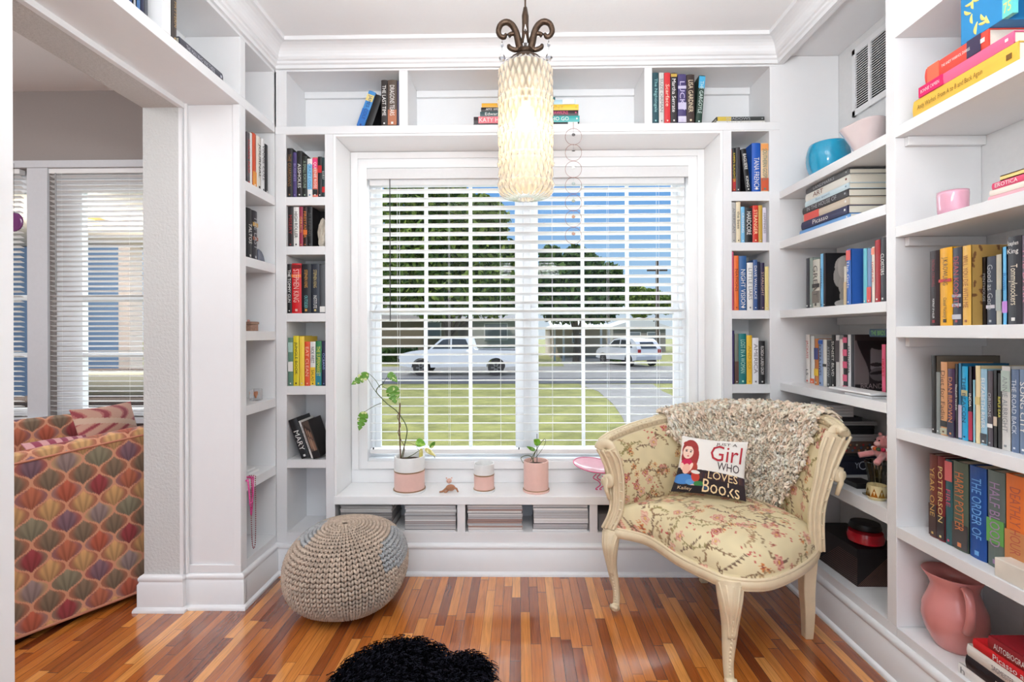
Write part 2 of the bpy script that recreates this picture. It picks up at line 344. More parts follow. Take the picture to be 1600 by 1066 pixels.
# upper cabinet over the opening
fx = lambda x, y: aY(x, y, YLo)
z8 = fx(330, 882).z; prt(r, 'panel_moulding', (fx(291, 880).x, LX, YLo-.007, YLo-.0003, BH, z8)); prt(r, 'panel_moulding', (fx(366, 500).x, LX, YLo-.007, YLo-.0003, z8+.0005, UB0-.001)); prt(r, 'panel_moulding', (fx(291, 500).x, fx(295, 500).x, YLo-.007, YLo-.0003, z8+.0005, UB0-.001))
r = unit('wall_cabinet', 'white open upper bookshelf running above the wide doorway on the left', (LX, 1.6, UB0))
prt(r, 'shelf', (LW, LX, .9, D-.0005, UB0, UB1)); prt(r, 'back_panel', (LW, LW+.012, .9, D, UB1, 2.4545)); prt(r, 'top_rail', (LW+.0125, LX, .9, D, UT, 2.4545)); prt(r, 'fascia', (LX-.02, LX-.0005, .9, D, 2.455, ZC-.001))
ys = [(YLo, YLi), (aX(254.7, 40, LX).y, aX(267, 40, LX).y), (1.05, 1.09)]
for p, q in ys: prt(r, 'divider', (LW+.0125, LX, p, q, UB1+.0005, UT-.0005))
prt(r, 'divider', (LW+.0125, LX-.001, D-.015, D-.0005, UB1+.0005, UT-.0005))
r = unit('built_in_bookcase', 'end of the nearer white bookcase at the left edge of the doorway', (LX, YN0, 0))
prt(r, 'side_panel', (LW, LX, YN0, YN1, 0, UB0-.0005)); prt(r, 'back_panel', (LW, LW+.012, .9, YN0, 0, UB0-.0005)); 
for z in lz: prt(r, 'shelf', (LW+.0125, LX, .9, YN0-.0005, z-.042, z))
# right wall
Y1a = aX(1385, 500, RX).y; Y1b = aX(1399.5, 500, RX).y; Y1a, Y1b = Y1a, Y1b
def two(ya, xa, yb, xb): return (aX(xa, ya, RX).z+aX(xb, yb, RX).z)/2
r1z = [two(299, 1222, 206, 1385), two(375, 1222, 320, 1385), two(485, 1222, 471, 1385), two(603, 1222, 624, 1385), aX(1386, 796, RX).z]
RB = .185
r = unit('built_in_bookcase', 'deep white built-in bookcase on the right wall behind the armchair, vent near its top', (RX, (D+Y1a)/2, 0))
prt(r, 'side_panel', (RX+.0005, RW-.001, D+.0005, D+.02, 0, 2.494)); prt(r, 'divider', (RX, RW-.001, Y1b, Y1a, RB+.0005, 2.4545), (RX+.021, RW-.001, Y1b, Y1a, 2.455, 2.494))
prt(r, 'base', (RX, RW-.001, Y1b, D, 0, RB))
for i, z in enumerate(r1z): prt(r, 'shelf', (RX, RW-.001, Y1a+.0005, D, z-(.036 if i < 4 else .05), z))
prt(r, 'fascia', (RX+.0005, RX+.02, Y1b, D, 2.455, ZC-.001)); prt(r, 'top_board', (RX+.0205, RW-.001, Y1b, D+.02, 2.495, 2.51))
for i, z in enumerate(r1z[1:4]): prt(r, 'cleat', (RW-.02, RW-.0015, Y1a+.02, D-.01, z-(.036)-.035, z-.0365))
r2z = [aX(1397, 199.7, RX).z, aX(1398.8, 354.4, RX).z, aX(1398.8, 510.4, RX).z, aX(1399.6, 668.2, RX).z, aX(1400.5, 822.8, RX).z, aX(1395, 45, RX).z]
YE = .55
r = unit('built_in_bookcase', 'nearest white built-in bookcase at the right edge of the photo', (RX, 1.2, 0))
prt(r, 'side_panel', (RX, RW-.001, YE-.04, YE, 0, 2.4545)); prt(r, 'base', (RX, RW-.001, YE, Y1b-.0005, 0, aX(1401, 980.7, RX).z))
R2B = aX(1401, 980.7, RX).z
for i, z in enumerate(r2z): prt(r, 'shelf', (RX, RW-.001, YE+.0005, Y1b-.0005, z-.036, z))
for z in (r2z[1], r2z[0], r2z[2]): prt(r, 'cleat', (RX+.03, RW-.002, Y1b-.018, Y1b-.001, z-.036-.03, z-.0365))
prt(r, 'fascia', (RX, RX+.02, YE, Y1b-.0005, 2.455, ZC-.001))
# return-air vent
va = aX(1335, 80, RW); vb = aX(1335, 184, RW); vy0 = aX(1384, 60, RW).y-.1
r = thing('air_vent', 'white louvred return air vent high on the right wall', 'vent', (RW, va.y, vb.z))
Zt, Zb = min(va.z, 2.455), vb.z; b = MB()
for q in ((vy0, va.y, Zt-.025, Zt), (vy0, va.y, Zb, Zb+.025), (vy0, vy0+.02, Zb, Zt), (va.y-.02, va.y, Zb, Zt)): b.box(RW-.012, RW-.0005, *q)
ym = aX(1362, 100, RW).y; b.box(RW-.013, RW-.0005, ym-.006, ym+.006, Zb, Zt); b.build('frame', WHITE, r, bevel=.001)
MB().box(RW-.003, RW-.0008, vy0+.02, va.y-.02, Zb+.025, Zt-.025).build('dark_backing', mat('duct_dark', (34, 32, 32), .9), r)
b = MB(); k = 24
for i in range(k):
    zz = Zb+.028+(Zt-Zb-.056)*i/(k-1); b.obox((RW-.008, (vy0+va.y)/2, zz), (.004, 0, .0022), (0, (va.y-vy0)/2-.02, 0), (.0006, 0, -.0012))
b.build('louvres', WHITE, r)
# ---------------------------------------------------------------- main window
r = struct(bpy.data.objects.new('window_1', None)); COL.objects.link(r); r.location = ((WX0+WX1)/2, YW, wz)
# casing lining the niche
N0, N1 = X(521.3), X(1130.5); NT = TOPB[0]; c0 = YW-.03
b = MB(); e_ = .0006
def ring(b, x0, x1, z0, z1, x2, x3, z2, z3, ya, yb):   # frame between outer (x0..z1) and inner (x2..z3)
    b.box(x0, x2, ya, yb, z0, z1); b.box(x3, x1, ya, yb, z0, z1); b.box(x2, x3, ya, yb, z0, z2); b.box(x2, x3, ya, yb, z3, z1)
ring(b, N0+e_, N1-e_, BZ+e_, NT-e_, WX0, WX1, wz, wt, c0+.012, YW-.0005)
ring(b, WX0-.035, WX1+.035, wz-.04, wt+.04, WX0, WX1, wz, wt, c0, c0+.0115)
ring(b, WX0-.085, WX1+.085, wz-.045, wt+.085, WX0-.05, WX1+.05, wz-.043, wt+.052, c0+.004, c0+.0115)
b.build('window_casing', mat('window_lit_gloss_white', (246, 246, 246), .3, vary=.01), r, bevel=.003)  # casing whitened the same way, niche brightness carried by the colour
b = MB(); b.box(N0+e_, N0+.012, D+.002, c0+.0115, BZ+e_, NT-e_); b.box(N1-.012, N1-e_, D+.002, c0+.0115, BZ+e_, NT-e_); b.box(N0+.0125, N1-.0125, D+.002, c0+.0115, NT-.012, NT-e_)
b.build('niche_lining', mat('window_lit_gloss_white', (246, 246, 246), .3, vary=.01), r, bevel=.001)  # lining shares the whitened colour that stands in for window light
YS = YW+.085
G = [(aY(596, 500, YS).x, aY(805, 500, YS).x), (aY(841, 500, YS).x, aY(1051, 500, YS).x)]
gt, gm1, gm0, gb = aY(812, 268, YS).z, aY(812, 481, YS).z, aY(812, 491.5, YS).z, aY(812, 697, YS).z
SASH = mat('vinyl_white', (236, 238, 240), .3, vary=.01)
b = MB(); ring(b, WX0, WX1, wz, wt, G[0][0]-.03, G[1][1]+.03, gb-.03, gt+.03, YW+.03, YW+.118)
mx0, mx1 = aY(818, 500, YS).x, aY(829, 500, YS).x; b.box(mx0, mx1, YW+.03, YW+.118, gb-.03, gt+.03); b.box(WX0, WX1, YW-.018, YW+.03, wz, wz+.012)
b.build('window_frame', SASH, r, bevel=.002)
for k, (g0, g1) in enumerate(G):
    o0 = (G[0][0]-.03 if k == 0 else mx1)+.0005; o1 = (mx0 if k == 0 else G[1][1]+.03)-.0005
    for (za, zb, ya) in ((gm0, gt, YS+.006), (gb, gm1, YS-.016)):
        b = MB(); lo = gb-.0295 if za == gb else gm0+.0; hi = gt+.0295 if zb == gt else gm1
        ring(b, o0, o1, lo, hi, g0, g1, za if za == gb else gm1-.003, zb if zb == gt else gm0+.003, ya, ya+.02)
        for t in ((1/3, 2/3)):
            xm = g0+(g1-g0)*t; b.box(xm-.0095, xm+.0095, ya+.004, ya+.016, lo+.01, hi-.01)
        s_ = b.build('sash', SASH, r, bevel=.001)
        MB().box(g0-.003, g1+.003, ya+.009, ya+.011, lo+.012, hi-.012).build('glass', glassy('window_glass', (253, 254, 254), .995, .02, 0, 1.12), s_, local=False)
# blind
r = thing('window_blind', 'wide white horizontal slat blind across the big window, slats open', 'blind', ((WX0+WX1)/2, YW-.02, wt))
SL = mat('blind_slat_white', (243, 243, 242), .45, vary=.01)
bx0, bx1 = aY(580, 500, YW).x, aY(1068, 500, YW).x; YB_ = YW-.004
b = MB(); b.box(WX0+.002, WX1-.002, YB_-.034, YB_-.022, aY(812, 281, YB_).z, wt-.004); b.box(bx0, bx1, YB_-.018, YB_+.025, aY(812, 290, YB_).z, wt-.006); b.build('valance', mat('valance_white', (226, 226, 226), .5), r, bevel=.002)
b = MB(); zt_, zb_ = aY(812, 297.5, YB_).z, aY(812, 688, YB_).z; n_ = 30
for i in range(n_):
    z = zt_+(zb_-zt_)*i/(n_-1); a = math.radians(11.5); hw = .024
    for k in range(4):  # slight crown across the slat
        t0, t1 = -1+k*.5, -.5+k*.5; f = lambda t: .0022*(1-t*t)
        p0 = (YB_+hw*t0*math.cos(a), z-hw*t0*math.sin(a)+f(t0)); p1 = (YB_+hw*t1*math.cos(a), z-hw*t1*math.sin(a)+f(t1)); th = .0026
        b.add([(bx0, p0[0], p0[1]), (bx1, p0[0], p0[1]), (bx1, p1[0], p1[1]), (bx0, p1[0], p1[1]), (bx0, p0[0], p0[1]-th), (bx1, p0[0], p0[1]-th), (bx1, p1[0], p1[1]-th), (bx0, p1[0], p1[1]-th)],
              [(0,1,2,3), (7,6,5,4), (0,3,7,4), (1,5,6,2)]+([(0,4,5,1)] if k == 0 else [])+([(3,2,6,7)] if k == 3 else []))
b.build('slats', SL, r)
zr = aY(812, 704, YB_).z; MB().box(bx0, bx1, YB_-.024, YB_+.024, zr-.012, zr+.012).build('bottom_rail', SL, r, bevel=.003)
for xp in (623, 702, 782, 863, 950, 1028):
    b = MB(); x = aY(xp, 500, YB_).x
    for yy in (YB_-.025, YB_+.025): b.tube([(x, yy, zr), (x, yy, zt_+.02)], .0007, 4)
    b.build('ladder_cord', SL, r)
x = aY(609.5, 400, YB_-.045).x; MB().tube([(x, YB_-.045, aY(609, 502, YB_).z), (x, YB_-.045, aY(609, 284, YB_).z)], .0025, 8).build('tilt_wand', mat('dark_wand', (38, 34, 34), .4), r)
for px_, py_ in ((585, 697), (810, 697), (1062, 697)):
    b = MB(); b.box(aY(px_, py_, YB_).x, aY(px_, py_, YB_).x+.006, YB_-.03, YB_-.0245, zr+.012, zr+.022)
    b.build('cord_clip', mat('dark_clip', (30, 30, 32), .5), r)
# ---------------------------------------------------------------- left room
YR = 2.79; TR = mat('grey_white_trim', (214, 216, 220), .5)
def zz(y, x=120): return aY(x, y, YR).z
def xx(x, y=450): return aY(x, y, YR).x
w2 = (xx(78), JX-.16); w3 = (xx(-120), xx(46)); wz2, wt2 = zz(652), zz(263)
b = MB(); b.box(-4.6, w3[0], YR, YR+.12, 0, ZC); b.box(w3[1], w2[0], YR, YR+.12, wz2, wt2); b.box(w2[1], JX, YR, YR+.12, 0, ZC)
b.box(w3[0], w2[1], YR, YR+.12, 0, wz2); b.box(w3[0], w2[1], YR, YR+.12, wt2, ZC)
struct(b.build('wall_far', TAUPE)); struct(MB().box(-4.7, -4.6, -3.2, YR+.12, 0, ZC).build('wall_side', TAUPE))
b = MB(); b.box(w3[0], w2[1], YR-.02, YR-.0005, zz(263), zz(252)); b.box(w3[1]+.0005, w2[0]-.0005, YR-.015, YR+.11, wz2, wt2-.0005); b.box(w3[0], w2[1], YR-.04, YR-.0005, wz2-.03, wz2)
struct(b.build('trim_3', TR, bevel=.002))
def lwindow(n, x0, x1, glass):
    r = struct(bpy.data.objects.new(f'window_{n}', None)); COL.objects.link(r); r.location = ((x0+x1)/2, YR, wz2)
    b = MB(); g0, g1 = glass; zs = [zz(640), zz(559), zz(552), zz(468), zz(460), zz(297)]
    b.box(x0, g0, YR+.04, YR+.08, wz2, wt2); b.box(g1, x1, YR+.04, YR+.08, wz2, wt2)
    for a_, c_ in ((wz2, zs[0]), (zs[1], zs[2]), (zs[3], zs[4]), (zs[5], wt2)): b.box(g0, g1, YR+.04, YR+.08, a_, c_)
    b.build('window_frame', SASH, r, bevel=.002); MB().box(g0-.002, g1+.002, YR+.06, YR+.062, zs[0], zs[5]).build('glass', glassy('window_glass', (253, 254, 254), .995, .02, 0, 1.12), r)
lwindow(2, w2[0], w2[1], (xx(119), w2[1]-.07)); lwindow(3, w3[0], w3[1], (w3[0]+.05, xx(40)))
for x0, x1, lab in ((w2[0]+.0, w2[1]-.01, 'white slat blind on the left room window, nearest the plaster jamb'), (w3[0]+.01, xx(32), 'white slat blind on the second left room window, at far left edge')):
    r = thing('window_blind', lab, 'blind', ((x0+x1)/2, YR, wt2)); MB().box(x0, x1, YR-.005, YR+.03, wt2-.03, wt2-.002).build('headrail', SL, r, bevel=.002)
    b = MB(); n_ = 49; yb = YR+.012
    for i in range(n_):
        z = wt2-.045+(wz2+.05-wt2)*i/(n_-1); a = math.radians(20); h_ = .0125
        b.obox(((x0+x1)/2, yb, z), ((x1-x0)/2, 0, 0), (0, h_*math.cos(a), -h_*math.sin(a)), (0, .0004*math.sin(a), .0007))
    b.build('slats', SL, r)
    for t in (.08, .5, .92): MB().tube([(x0+(x1-x0)*t, yb-.015, wz2+.01), (x0+(x1-x0)*t, yb-.015, wt2-.03)], .0006, 4).build('ladder_cord', SL, r)
    if x0 > w3[1]: MB().tube([(xx(92), yb-.03, zz(458)), (xx(92), yb-.03, zz(272))], .0035, 8).build('tilt_wand', mat('clear_wand', (150, 150, 150), .3), r)
MB2 = MB(); c = aY(22, 347, YR-.0275); MB2.lathe([(.001, -.005), (.03, -.004), (.047, -.002), (.055, 0), (.047, .004), (.03, .006), (.001, .007)], (0, 0, 0), 24)
o = tag(MB2.build('sun_catcher', mat('violet_glass', (120, 62, 118), .15, coat=.5), smooth=True), 'round violet glass sun catcher hanging at the far left window', 'sun catcher'); o.location = c; o.rotation_euler = (math.pi/2, 0, 0)
o2 = MB().tube([(0, .055, 0), (0, zz(257)-c.z, 0)], .0008, 4).build('cord', mat('violet_cord', (60, 50, 60), .6), o, local=True)
# porch beyond the left room
b = MB(); b.box(-14, aY(190, 400, 6).x, 6, 6.1, -.8, aY(150, 385, 6).z); o = b.build('porch_siding', mat('blue_siding', (98, 124, 158), .7), None); tag(o, 'blue painted porch wall seen through the left room window', 'porch wall')
b = MB(); b.box(aY(190, 400, 6).x, aY(208, 400, 6).x, 5.95, 6.15, -.8, aY(150, 385, 6).z); tag(b.build('porch_post', mat('beige_post', (186, 174, 168), .7)), 'beige square porch post beside the blue wall', 'post')
b = MB(); b.box(-14, -2.2, 3.5, 6.3, aY(150, 385, 6).z+.01, 2.5); tag(b.build('porch_ceiling', mat('porch_beige', (176, 168, 158), .8)), 'beige porch ceiling seen through the left room blinds', 'porch ceiling')
c = aY(140, 322, 4.6); b = MB(); b.lathe([(.001, -.03), (.09, -.02), (.11, .0), (.06, .04), (.05, .05), (.001, .06)], (0, 0, 0), 20)
o = tag(b.build('porch_light', mat('lit_globe', (255, 214, 140), .5, emit=3), smooth=True), 'glowing warm porch ceiling light beyond the left window', 'light'); o.location = (c.x, c.y, aY(150, 385, 6).z-.055)
light('porch_lamp_glow', 'POINT', (c.x, c.y, aY(150, 385, 6).z-.3), (0, 0, -1), 130, (1, .93, .84), shadow_soft_size=.12)
b = MB(); c0_ = aY(165, 620, 4.2); b.box(c0_.x-.8, c0_.x+.8, 3.9, 4.5, c0_.z-.5, c0_.z); b.box(c0_.x-.8, c0_.x+.8, 4.42, 4.55, c0_.z, c0_.z+.22)
tag(b.build('porch_sofa', mat('dark_wicker', (70, 58, 54), .9, bump=.8, scale=150), bevel=.03), 'dark wicker porch sofa outside the left room window', 'outdoor sofa')
b = MB(); c1 = aY(160, 600, 4.1); b.box(c1.x-.38, c1.x+.3, 4.2, 4.38, c0_.z+.001, c1.z+.09); tag(b.build('outdoor_cushion', mat('beige_outdoor', (176, 172, 152), .9), bevel=.06, seg=4), 'beige cushion on the dark porch sofa', 'cushion')
b = MB(); b.box(-16, -2.2, 3.0, 6.4, -.85, -.2); struct(b.build('floor_porch', mat('porch_boards', (150, 148, 142), .8)))
# ---------------------------------------------------------------- outdoors
GZ = -.79
def grassmat(name, c1, c2, sc=3):
    m = bpy.data.materials.new(name); m.use_nodes = True; n = m.node_tree; b = n.nodes['Principled BSDF']; b.inputs['Roughness'].default_value = .95; b.inputs['Specular IOR Level'].default_value = .1
    t = n.nodes.new('ShaderNodeTexCoord'); z1 = n.nodes.new('ShaderNodeTexNoise'); z1.inputs['Scale'].default_value = sc; z1.inputs['Detail'].default_value = 12; z1.inputs['Roughness'].default_value = .75
    r = n.nodes.new('ShaderNodeValToRGB'); n.links.new(t.outputs['Object'], z1.inputs[0]); n.links.new(z1.outputs[0], r.inputs[0]); n.links.new(r.outputs[0], b.inputs['Base Color'])
    r.color_ramp.elements[0].position = .35; r.color_ramp.elements[0].color = (*lin(c1), 1); r.color_ramp.elements[1].position = .65; r.color_ramp.elements[1].color = (*lin(c2), 1)
    return m
GR = grassmat('lawn_grass', (104, 104, 54), (150, 148, 84), 1.6); CON = grassmat('concrete_paving', (128, 124, 118), (152, 148, 142), 2); ASP = grassmat('asphalt_road', (70, 70, 76), (90, 90, 94), 3)
struct(MB().box(-120, 120, YW+.3, 160, GZ-.3, GZ).build('ground', GR))
ya, yb, yc = aZ(812, 600, GZ).y, aZ(812, 591.5, GZ).y, aZ(812, 573, GZ).y
struct(MB().box(-90, 90, ya, yb, GZ, GZ+.012).build('road', ASP)); struct(MB().box(-90, 90, yb+.001, yc, GZ, GZ+.012).build('road_shoulder', CON))
pts = [aZ(x, y, GZ) for x, y in ((905, 601), (935, 612), (958, 632), (972, 652), (985, 680), (1000, 720), (1140, 720), (1100, 640), (1035, 612), (1020, 601))]
struct(MB().prism([(p.x, p.y) for p in pts][::-1], GZ, GZ+.014).build('walkway', CON))
b = MB(); p0 = aZ(880, 572, GZ); p1 = aZ(1010, 572, GZ); b.prism([(p0.x, yc+.001), (p1.x, yc+.001), (p1.x-1, yc+16), (p0.x+1, yc+16)], GZ, GZ+.013)
struct(b.build('driveway', CON))
# vehicles ---------------------------------------------------------
def arch(cx, cz, r, a0, a1, n=10): return [(cx+r*math.cos(math.radians(a0+(a1-a0)*i/n)), cz+r*math.sin(math.radians(a0+(a1-a0)*i/n))) for i in range(n+1)]
def wheel(root, x, y, r, wd, s):
    b = MB(); V = []
    for rr, yy in ((r, y), (r, y+wd*s)): V += [(x+rr*math.cos(2*math.pi*k/28), yy, r+rr*math.sin(2*math.pi*k/28)) for k in range(28)]
    b.add(V, [tuple(range(28)), tuple(range(28, 56))]+[(k, (k+1) % 28, 28+(k+1) % 28, 28+k) for k in range(28)])
    t = b.build('wheel', mat('tyre_rubber', (66, 62, 60), .9), root, local=True)
    b = MB(); yy = y-.008*s
    for k in range(6):
        a = math.pi*k/3; b.obox((x+.5*r*.6*math.cos(a), yy, r+.5*r*.6*math.sin(a)), (r*.3*math.cos(a), 0, r*.3*math.sin(a)), (-.035*math.sin(a), 0, .035*math.cos(a)), (0, .01, 0))
    b.build('hubcap', mat('wheel_alloy', (140, 136, 132), .4, metal=.6), t, local=True)
def vehicle(name, label, cat, L, Wd, side, wins, wheels, wr, loc, rotz, extra=None):
    """side: outline (x,z) of the body; extruded across and pinched at the top"""
    root = thing(name, label, cat, loc, (0, 0, rotz)); PAINT = mat('white_car_paint', (236, 236, 236), .25, coat=.6)
    n = len(side); zt = max(z for _, z in side); V = []
    ins = lambda z: .0 if z < zt*.55 else (z-zt*.55)/(zt*.45)*.16
    for y0 in (0, 1):
        V += [(x, ins(z) if y0 == 0 else Wd-ins(z), z) for x, z in side]
    b = MB(); b.add(V, [tuple(range(n)), tuple(range(n, 2*n))[::-1]]+[(i, n+i, n+(i+1) % n, (i+1) % n) for i in range(n)])
    b.build('body', PAINT, root, local=True)
    for wn in wins:
        for s in (0, 1):
            yy = (lambda z: ins(z)-.006) if s == 0 else (lambda z: Wd-ins(z)+.006)
            MB().add([(x, yy(z), z) for x, z in wn], [tuple(range(len(wn)))]).build('side_window', mat('car_window', (70, 72, 74), .1), root, local=True)
    for x in wheels:
        wheel(root, x, -.02, wr, .22, 1); wheel(root, x, Wd+.02, wr, .22, -1)
    if extra: extra(root)
    return root
side = [(0, .45), (.35, .42)]+arch(1.0, .38, .44, 180, 0)[::1]+[(3.95, .42)]+arch(4.45, .38, .44, 180, 0)+[(5.5, .45), (5.6, .55), (5.6, 1.15), (3.55, 1.18), (3.45, 1.22), (3.3, 1.72), (3.1, 1.78), (2.2, 1.8), (1.95, 1.74), (1.35, 1.2), (.5, 1.12), (.1, 1.02), (0, .8)]
pk = aZ(624, 588, GZ)
def pickup_parts(r):
    MB().box(-.03, .12, .25, 1.6, .55, .9).build('grille', mat('car_grille', (150, 150, 152), .4), r, local=True)
    MB().box(3.62, 5.5, .12, 1.73, 1.185, 1.2).build('truck_bed_cover', mat('bed_dark', (120, 120, 122), .7), r, local=True)
    MB().box(-.035, .05, .02, .3, .78, .92).build('headlight', mat('head_lamp', (210, 214, 220), .2), r, local=True)
vehicle('pickup_truck', 'white pickup truck passing on the road outside the window', 'truck', 5.6, 1.85, side,
        [[(1.5, 1.24), (2.0, 1.66), (2.35, 1.7), (2.35, 1.24)], [(2.42, 1.24), (2.42, 1.7), (3.05, 1.68), (3.25, 1.24)]], (1.0, 4.45), .37, (pk.x, pk.y, GZ+.013), 0, pickup_parts)
side = [(0, .4), (.3, .36)]+arch(.85, .34, .4, 180, 0)+[(3.2, .36)]+arch(3.6, .34, .4, 180, 0)+[(4.35, .4), (4.42, .6), (4.4, 1.05), (4.1, 1.45), (3.8, 1.6), (2.4, 1.64), (1.9, 1.56), (1.2, 1.1), (.3, .98), (.05, .8)]
sv = aZ(889, 574, GZ)
def suv(r):
    b = MB(); b.add([(4.425, .3, 1.05), (4.425, 1.4, 1.05), (4.13, 1.3, 1.42), (4.13, .4, 1.42)], [(0, 1, 2, 3)]); b.build('rear_window', mat('car_window', (70, 72, 74), .1), r, local=True)
    for y in (.08, 1.45): MB().box(4.36, 4.44, y, y+.2, .8, 1.0).build('tail_light', mat('tail_red', (170, 30, 30), .3), r, local=True)
    MB().box(4.41, 4.43, .6, 1.1, .6, .72).build('number_plate', mat('plate', (220, 220, 224), .5), r, local=True)
vehicle('parked_car', 'small white car parked on the driveway across the road', 'car', 4.4, 1.72, side, [[(1.4, 1.1), (1.95, 1.5), (2.6, 1.54), (2.6, 1.1)], [(2.7, 1.1), (2.7, 1.54), (3.6, 1.52), (3.95, 1.1)]], (.85, 3.6), .33, (sv.x+2.1, sv.y+3.6, GZ+.014), math.radians(-68), suv)
# houses ------------------------------------------------------------
HW = {}
def house(label, x0, x1, Y, ztop, zroof, wall, roof, wins, door=None, gable=False, dep=8):
    a, c = aY(x0, 520, Y).x, aY(x1, 520, Y).x; zt = aY(800, ztop, Y).z; zr = aY(800, zroof, Y).z
    r = thing('house', label, 'house', ((a+c)/2, Y, GZ)); MB().box(a, c, Y, Y+dep, GZ, zt).build('wall', mat('house_wall_'+str(wall[0]), wall, .9), r)
    b = MB(); o = .4
    if gable: b.add([(a-o, Y-o, zt), (c+o, Y-o, zt), ((a+c)/2, Y-o, zr), (a-o, Y+dep, zt), (c+o, Y+dep, zt), ((a+c)/2, Y+dep, zr)], [(0, 1, 2), (3, 5, 4), (0, 2, 5, 3), (1, 4, 5, 2), (0, 3, 4, 1)])
    else: b.add([(a-o, Y-o, zt), (c+o, Y-o, zt), (c+o, Y+dep, zt), (a-o, Y+dep, zt), (a+1.5, Y+dep/2, zr), (c-1.5, Y+dep/2, zr)], [(0, 3, 2, 1), (0, 1, 5, 4), (1, 2, 5), (2, 3, 4, 5), (3, 0, 4)])
    b.build('roof', mat('roof_'+str(roof[0]), roof, .9), r)
    for (p, q, s, t) in wins:
        u, v = aY(p, s, Y), aY(q, t, Y); f = MB().box(u.x-.08, v.x+.08, Y-.06, Y-.001, v.z-.08, u.z+.08).build('window', mat('house_white_trim', (220, 220, 220), .7), r)
        MB().box(u.x, v.x, Y-.07, Y-.061, v.z, u.z).build('pane', mat('house_pane', (120, 128, 134), .3), f)
    return r, a, c, zt
house('low brown house across the road seen behind the pickup truck', 560, 716, 36, 500, 470, (128, 116, 98), (110, 102, 92), [(668, 688, 504, 528)])
house('pale grey house across the road near the window middle', 738, 812, 38, 498, 476, (176, 176, 172), (140, 138, 134), [(758, 792, 507, 530)])
r, a, c, zt = house('beige house with white carport across the road', 860, 952, 40, 514, 497, (178, 162, 142), (206, 200, 190), [(895, 912, 522, 535)])
b = MB(); u = aY(862, 514, 35); v = aY(955, 514, 35)
for i in range(22):
    t0 = u.x+(v.x-u.x)*i/22; w_ = (v.x-u.x)/22; b.add([(t0, 34.5, u.z), (t0+w_*.5, 34.5, u.z+.12), (t0+w_, 34.5, u.z), (t0, 39.8, u.z+.7), (t0+w_*.5, 39.8, u.z+.82), (t0+w_, 39.8, u.z+.7)], [(0, 1, 4, 3), (1, 2, 5, 4)])
b.build('carport_roof', mat('carport_white', (224, 222, 214), .6), r)
for xp in (866, 880, 938, 950):
    p = aY(xp, 520, 35); MB().box(p.x-.07, p.x+.07, 34.6, 34.74, GZ, u.z).build('post', mat('house_white_trim', (220, 220, 220), .7), r)
house('grey gabled house with white porch posts across the road, far right', 958, 1040, 50, 512, 497, (150, 144, 136), (226, 226, 226), [(984, 1000, 520, 542), (1012, 1030, 520, 542)], gable=True)
# trees -------------------------------------------------------------
def tree(name, label, x, ybase, Y, blobs, tx, seed, n_leaf, leaf=.22, trunk=.25, cols=((70, 96, 44), (104, 128, 58), (142, 160, 78))):
    rr = np.random.default_rng(seed); base = aY(x, 600, Y); root = thing(name, label, 'tree', (base.x, Y, GZ))
    ctr = []
    for (bx, by, br) in blobs: p = aY(bx, by, Y+rr.uniform(-1, 1)); ctr.append((np.array(p), br*Y/F))
    b = MB(); top = max(c[0][2] for c in ctr)
    b.tube([(base.x, Y, GZ), (base.x+.1, Y, GZ+1.5), (base.x-.1, Y, (GZ+top)/2)], [trunk, trunk*.8, trunk*.5], 10)
    for c, r_ in ctr[::2]: b.tube([(base.x, Y, GZ+1.6), tuple((np.array([base.x, Y, GZ+2.5])+c)/2+np.array([0, 0, .3])), tuple(c)], [trunk*.45, trunk*.3, .04], 6)
    b.build('trunk', mat('tree_bark', (96, 84, 70), .95, bump=.8, scale=12), root)
    W = np.array([r_**2 for _, r_ in ctr]); W = W/W.sum(); ids = rr.choice(len(ctr), n_leaf, p=W)
    C_ = np.array([c for c, _ in ctr])[ids]; R_ = np.array([r_ for _, r_ in ctr])[ids]
    d = rr.normal(size=(n_leaf, 3)); d /= np.linalg.norm(d, axis=1)[:, None]; P = C_+d*(R_*rr.uniform(.55, 1.05, n_leaf))[:, None]*np.array([1, 1, .85])
    A = rr.normal(size=(n_leaf, 3)); A /= np.linalg.norm(A, axis=1)[:, None]; B = np.cross(A, rr.normal(size=(n_leaf, 3))); B /= np.linalg.norm(B, axis=1)[:, None]
    s = rr.uniform(.6, 1.3, n_leaf)[:, None]*leaf
    V = np.stack([P-A*s, P-B*s*.5, P+A*s, P+B*s*.5], 1).reshape(-1, 3)-np.array(wloc(root))
    me = bpy.data.meshes.new('foliage'); me.from_pydata(V.tolist(), [], np.arange(4*n_leaf).reshape(-1, 4).tolist())
    for c in cols: me.materials.append(mat('leaf_%d' % c[0], c, .8, spec=.2))
    me.polygons.foreach_set('material_index', rr.integers(0, len(cols), n_leaf).astype(np.int32)); me.update()
    o = bpy.data.objects.new('foliage', me); COL.objects.link(o); o.parent = root
tree('tree', 'large leafy green tree across the road, left half of the window', 700, 560, 30, [(640, 330, 50), (700, 320, 45), (745, 350, 50), (620, 390, 45), (680, 390, 60), (750, 410, 55), (790, 400, 30), (620, 440, 50), (690, 450, 60), (760, 455, 50), (800, 460, 30), (655, 300, 30)], 0, 1, 26000, .24)
tree('tree', 'dark rounded tree right of the window mullion across the road', 900, 560, 33, [(870, 440, 38), (905, 420, 34), (940, 440, 36), (880, 470, 40), (930, 470, 42), (860, 400, 18), (900, 395, 14)], 0, 2, 14000, .24, cols=((44, 72, 40), (70, 100, 50), (100, 126, 66)))
tree('tree', 'small distant tree beside the utility pole', 1010, 560, 64, [(995, 465, 22), (1020, 472, 22), (1045, 476, 18), (1000, 480, 20)], 0, 3, 6000, .26)
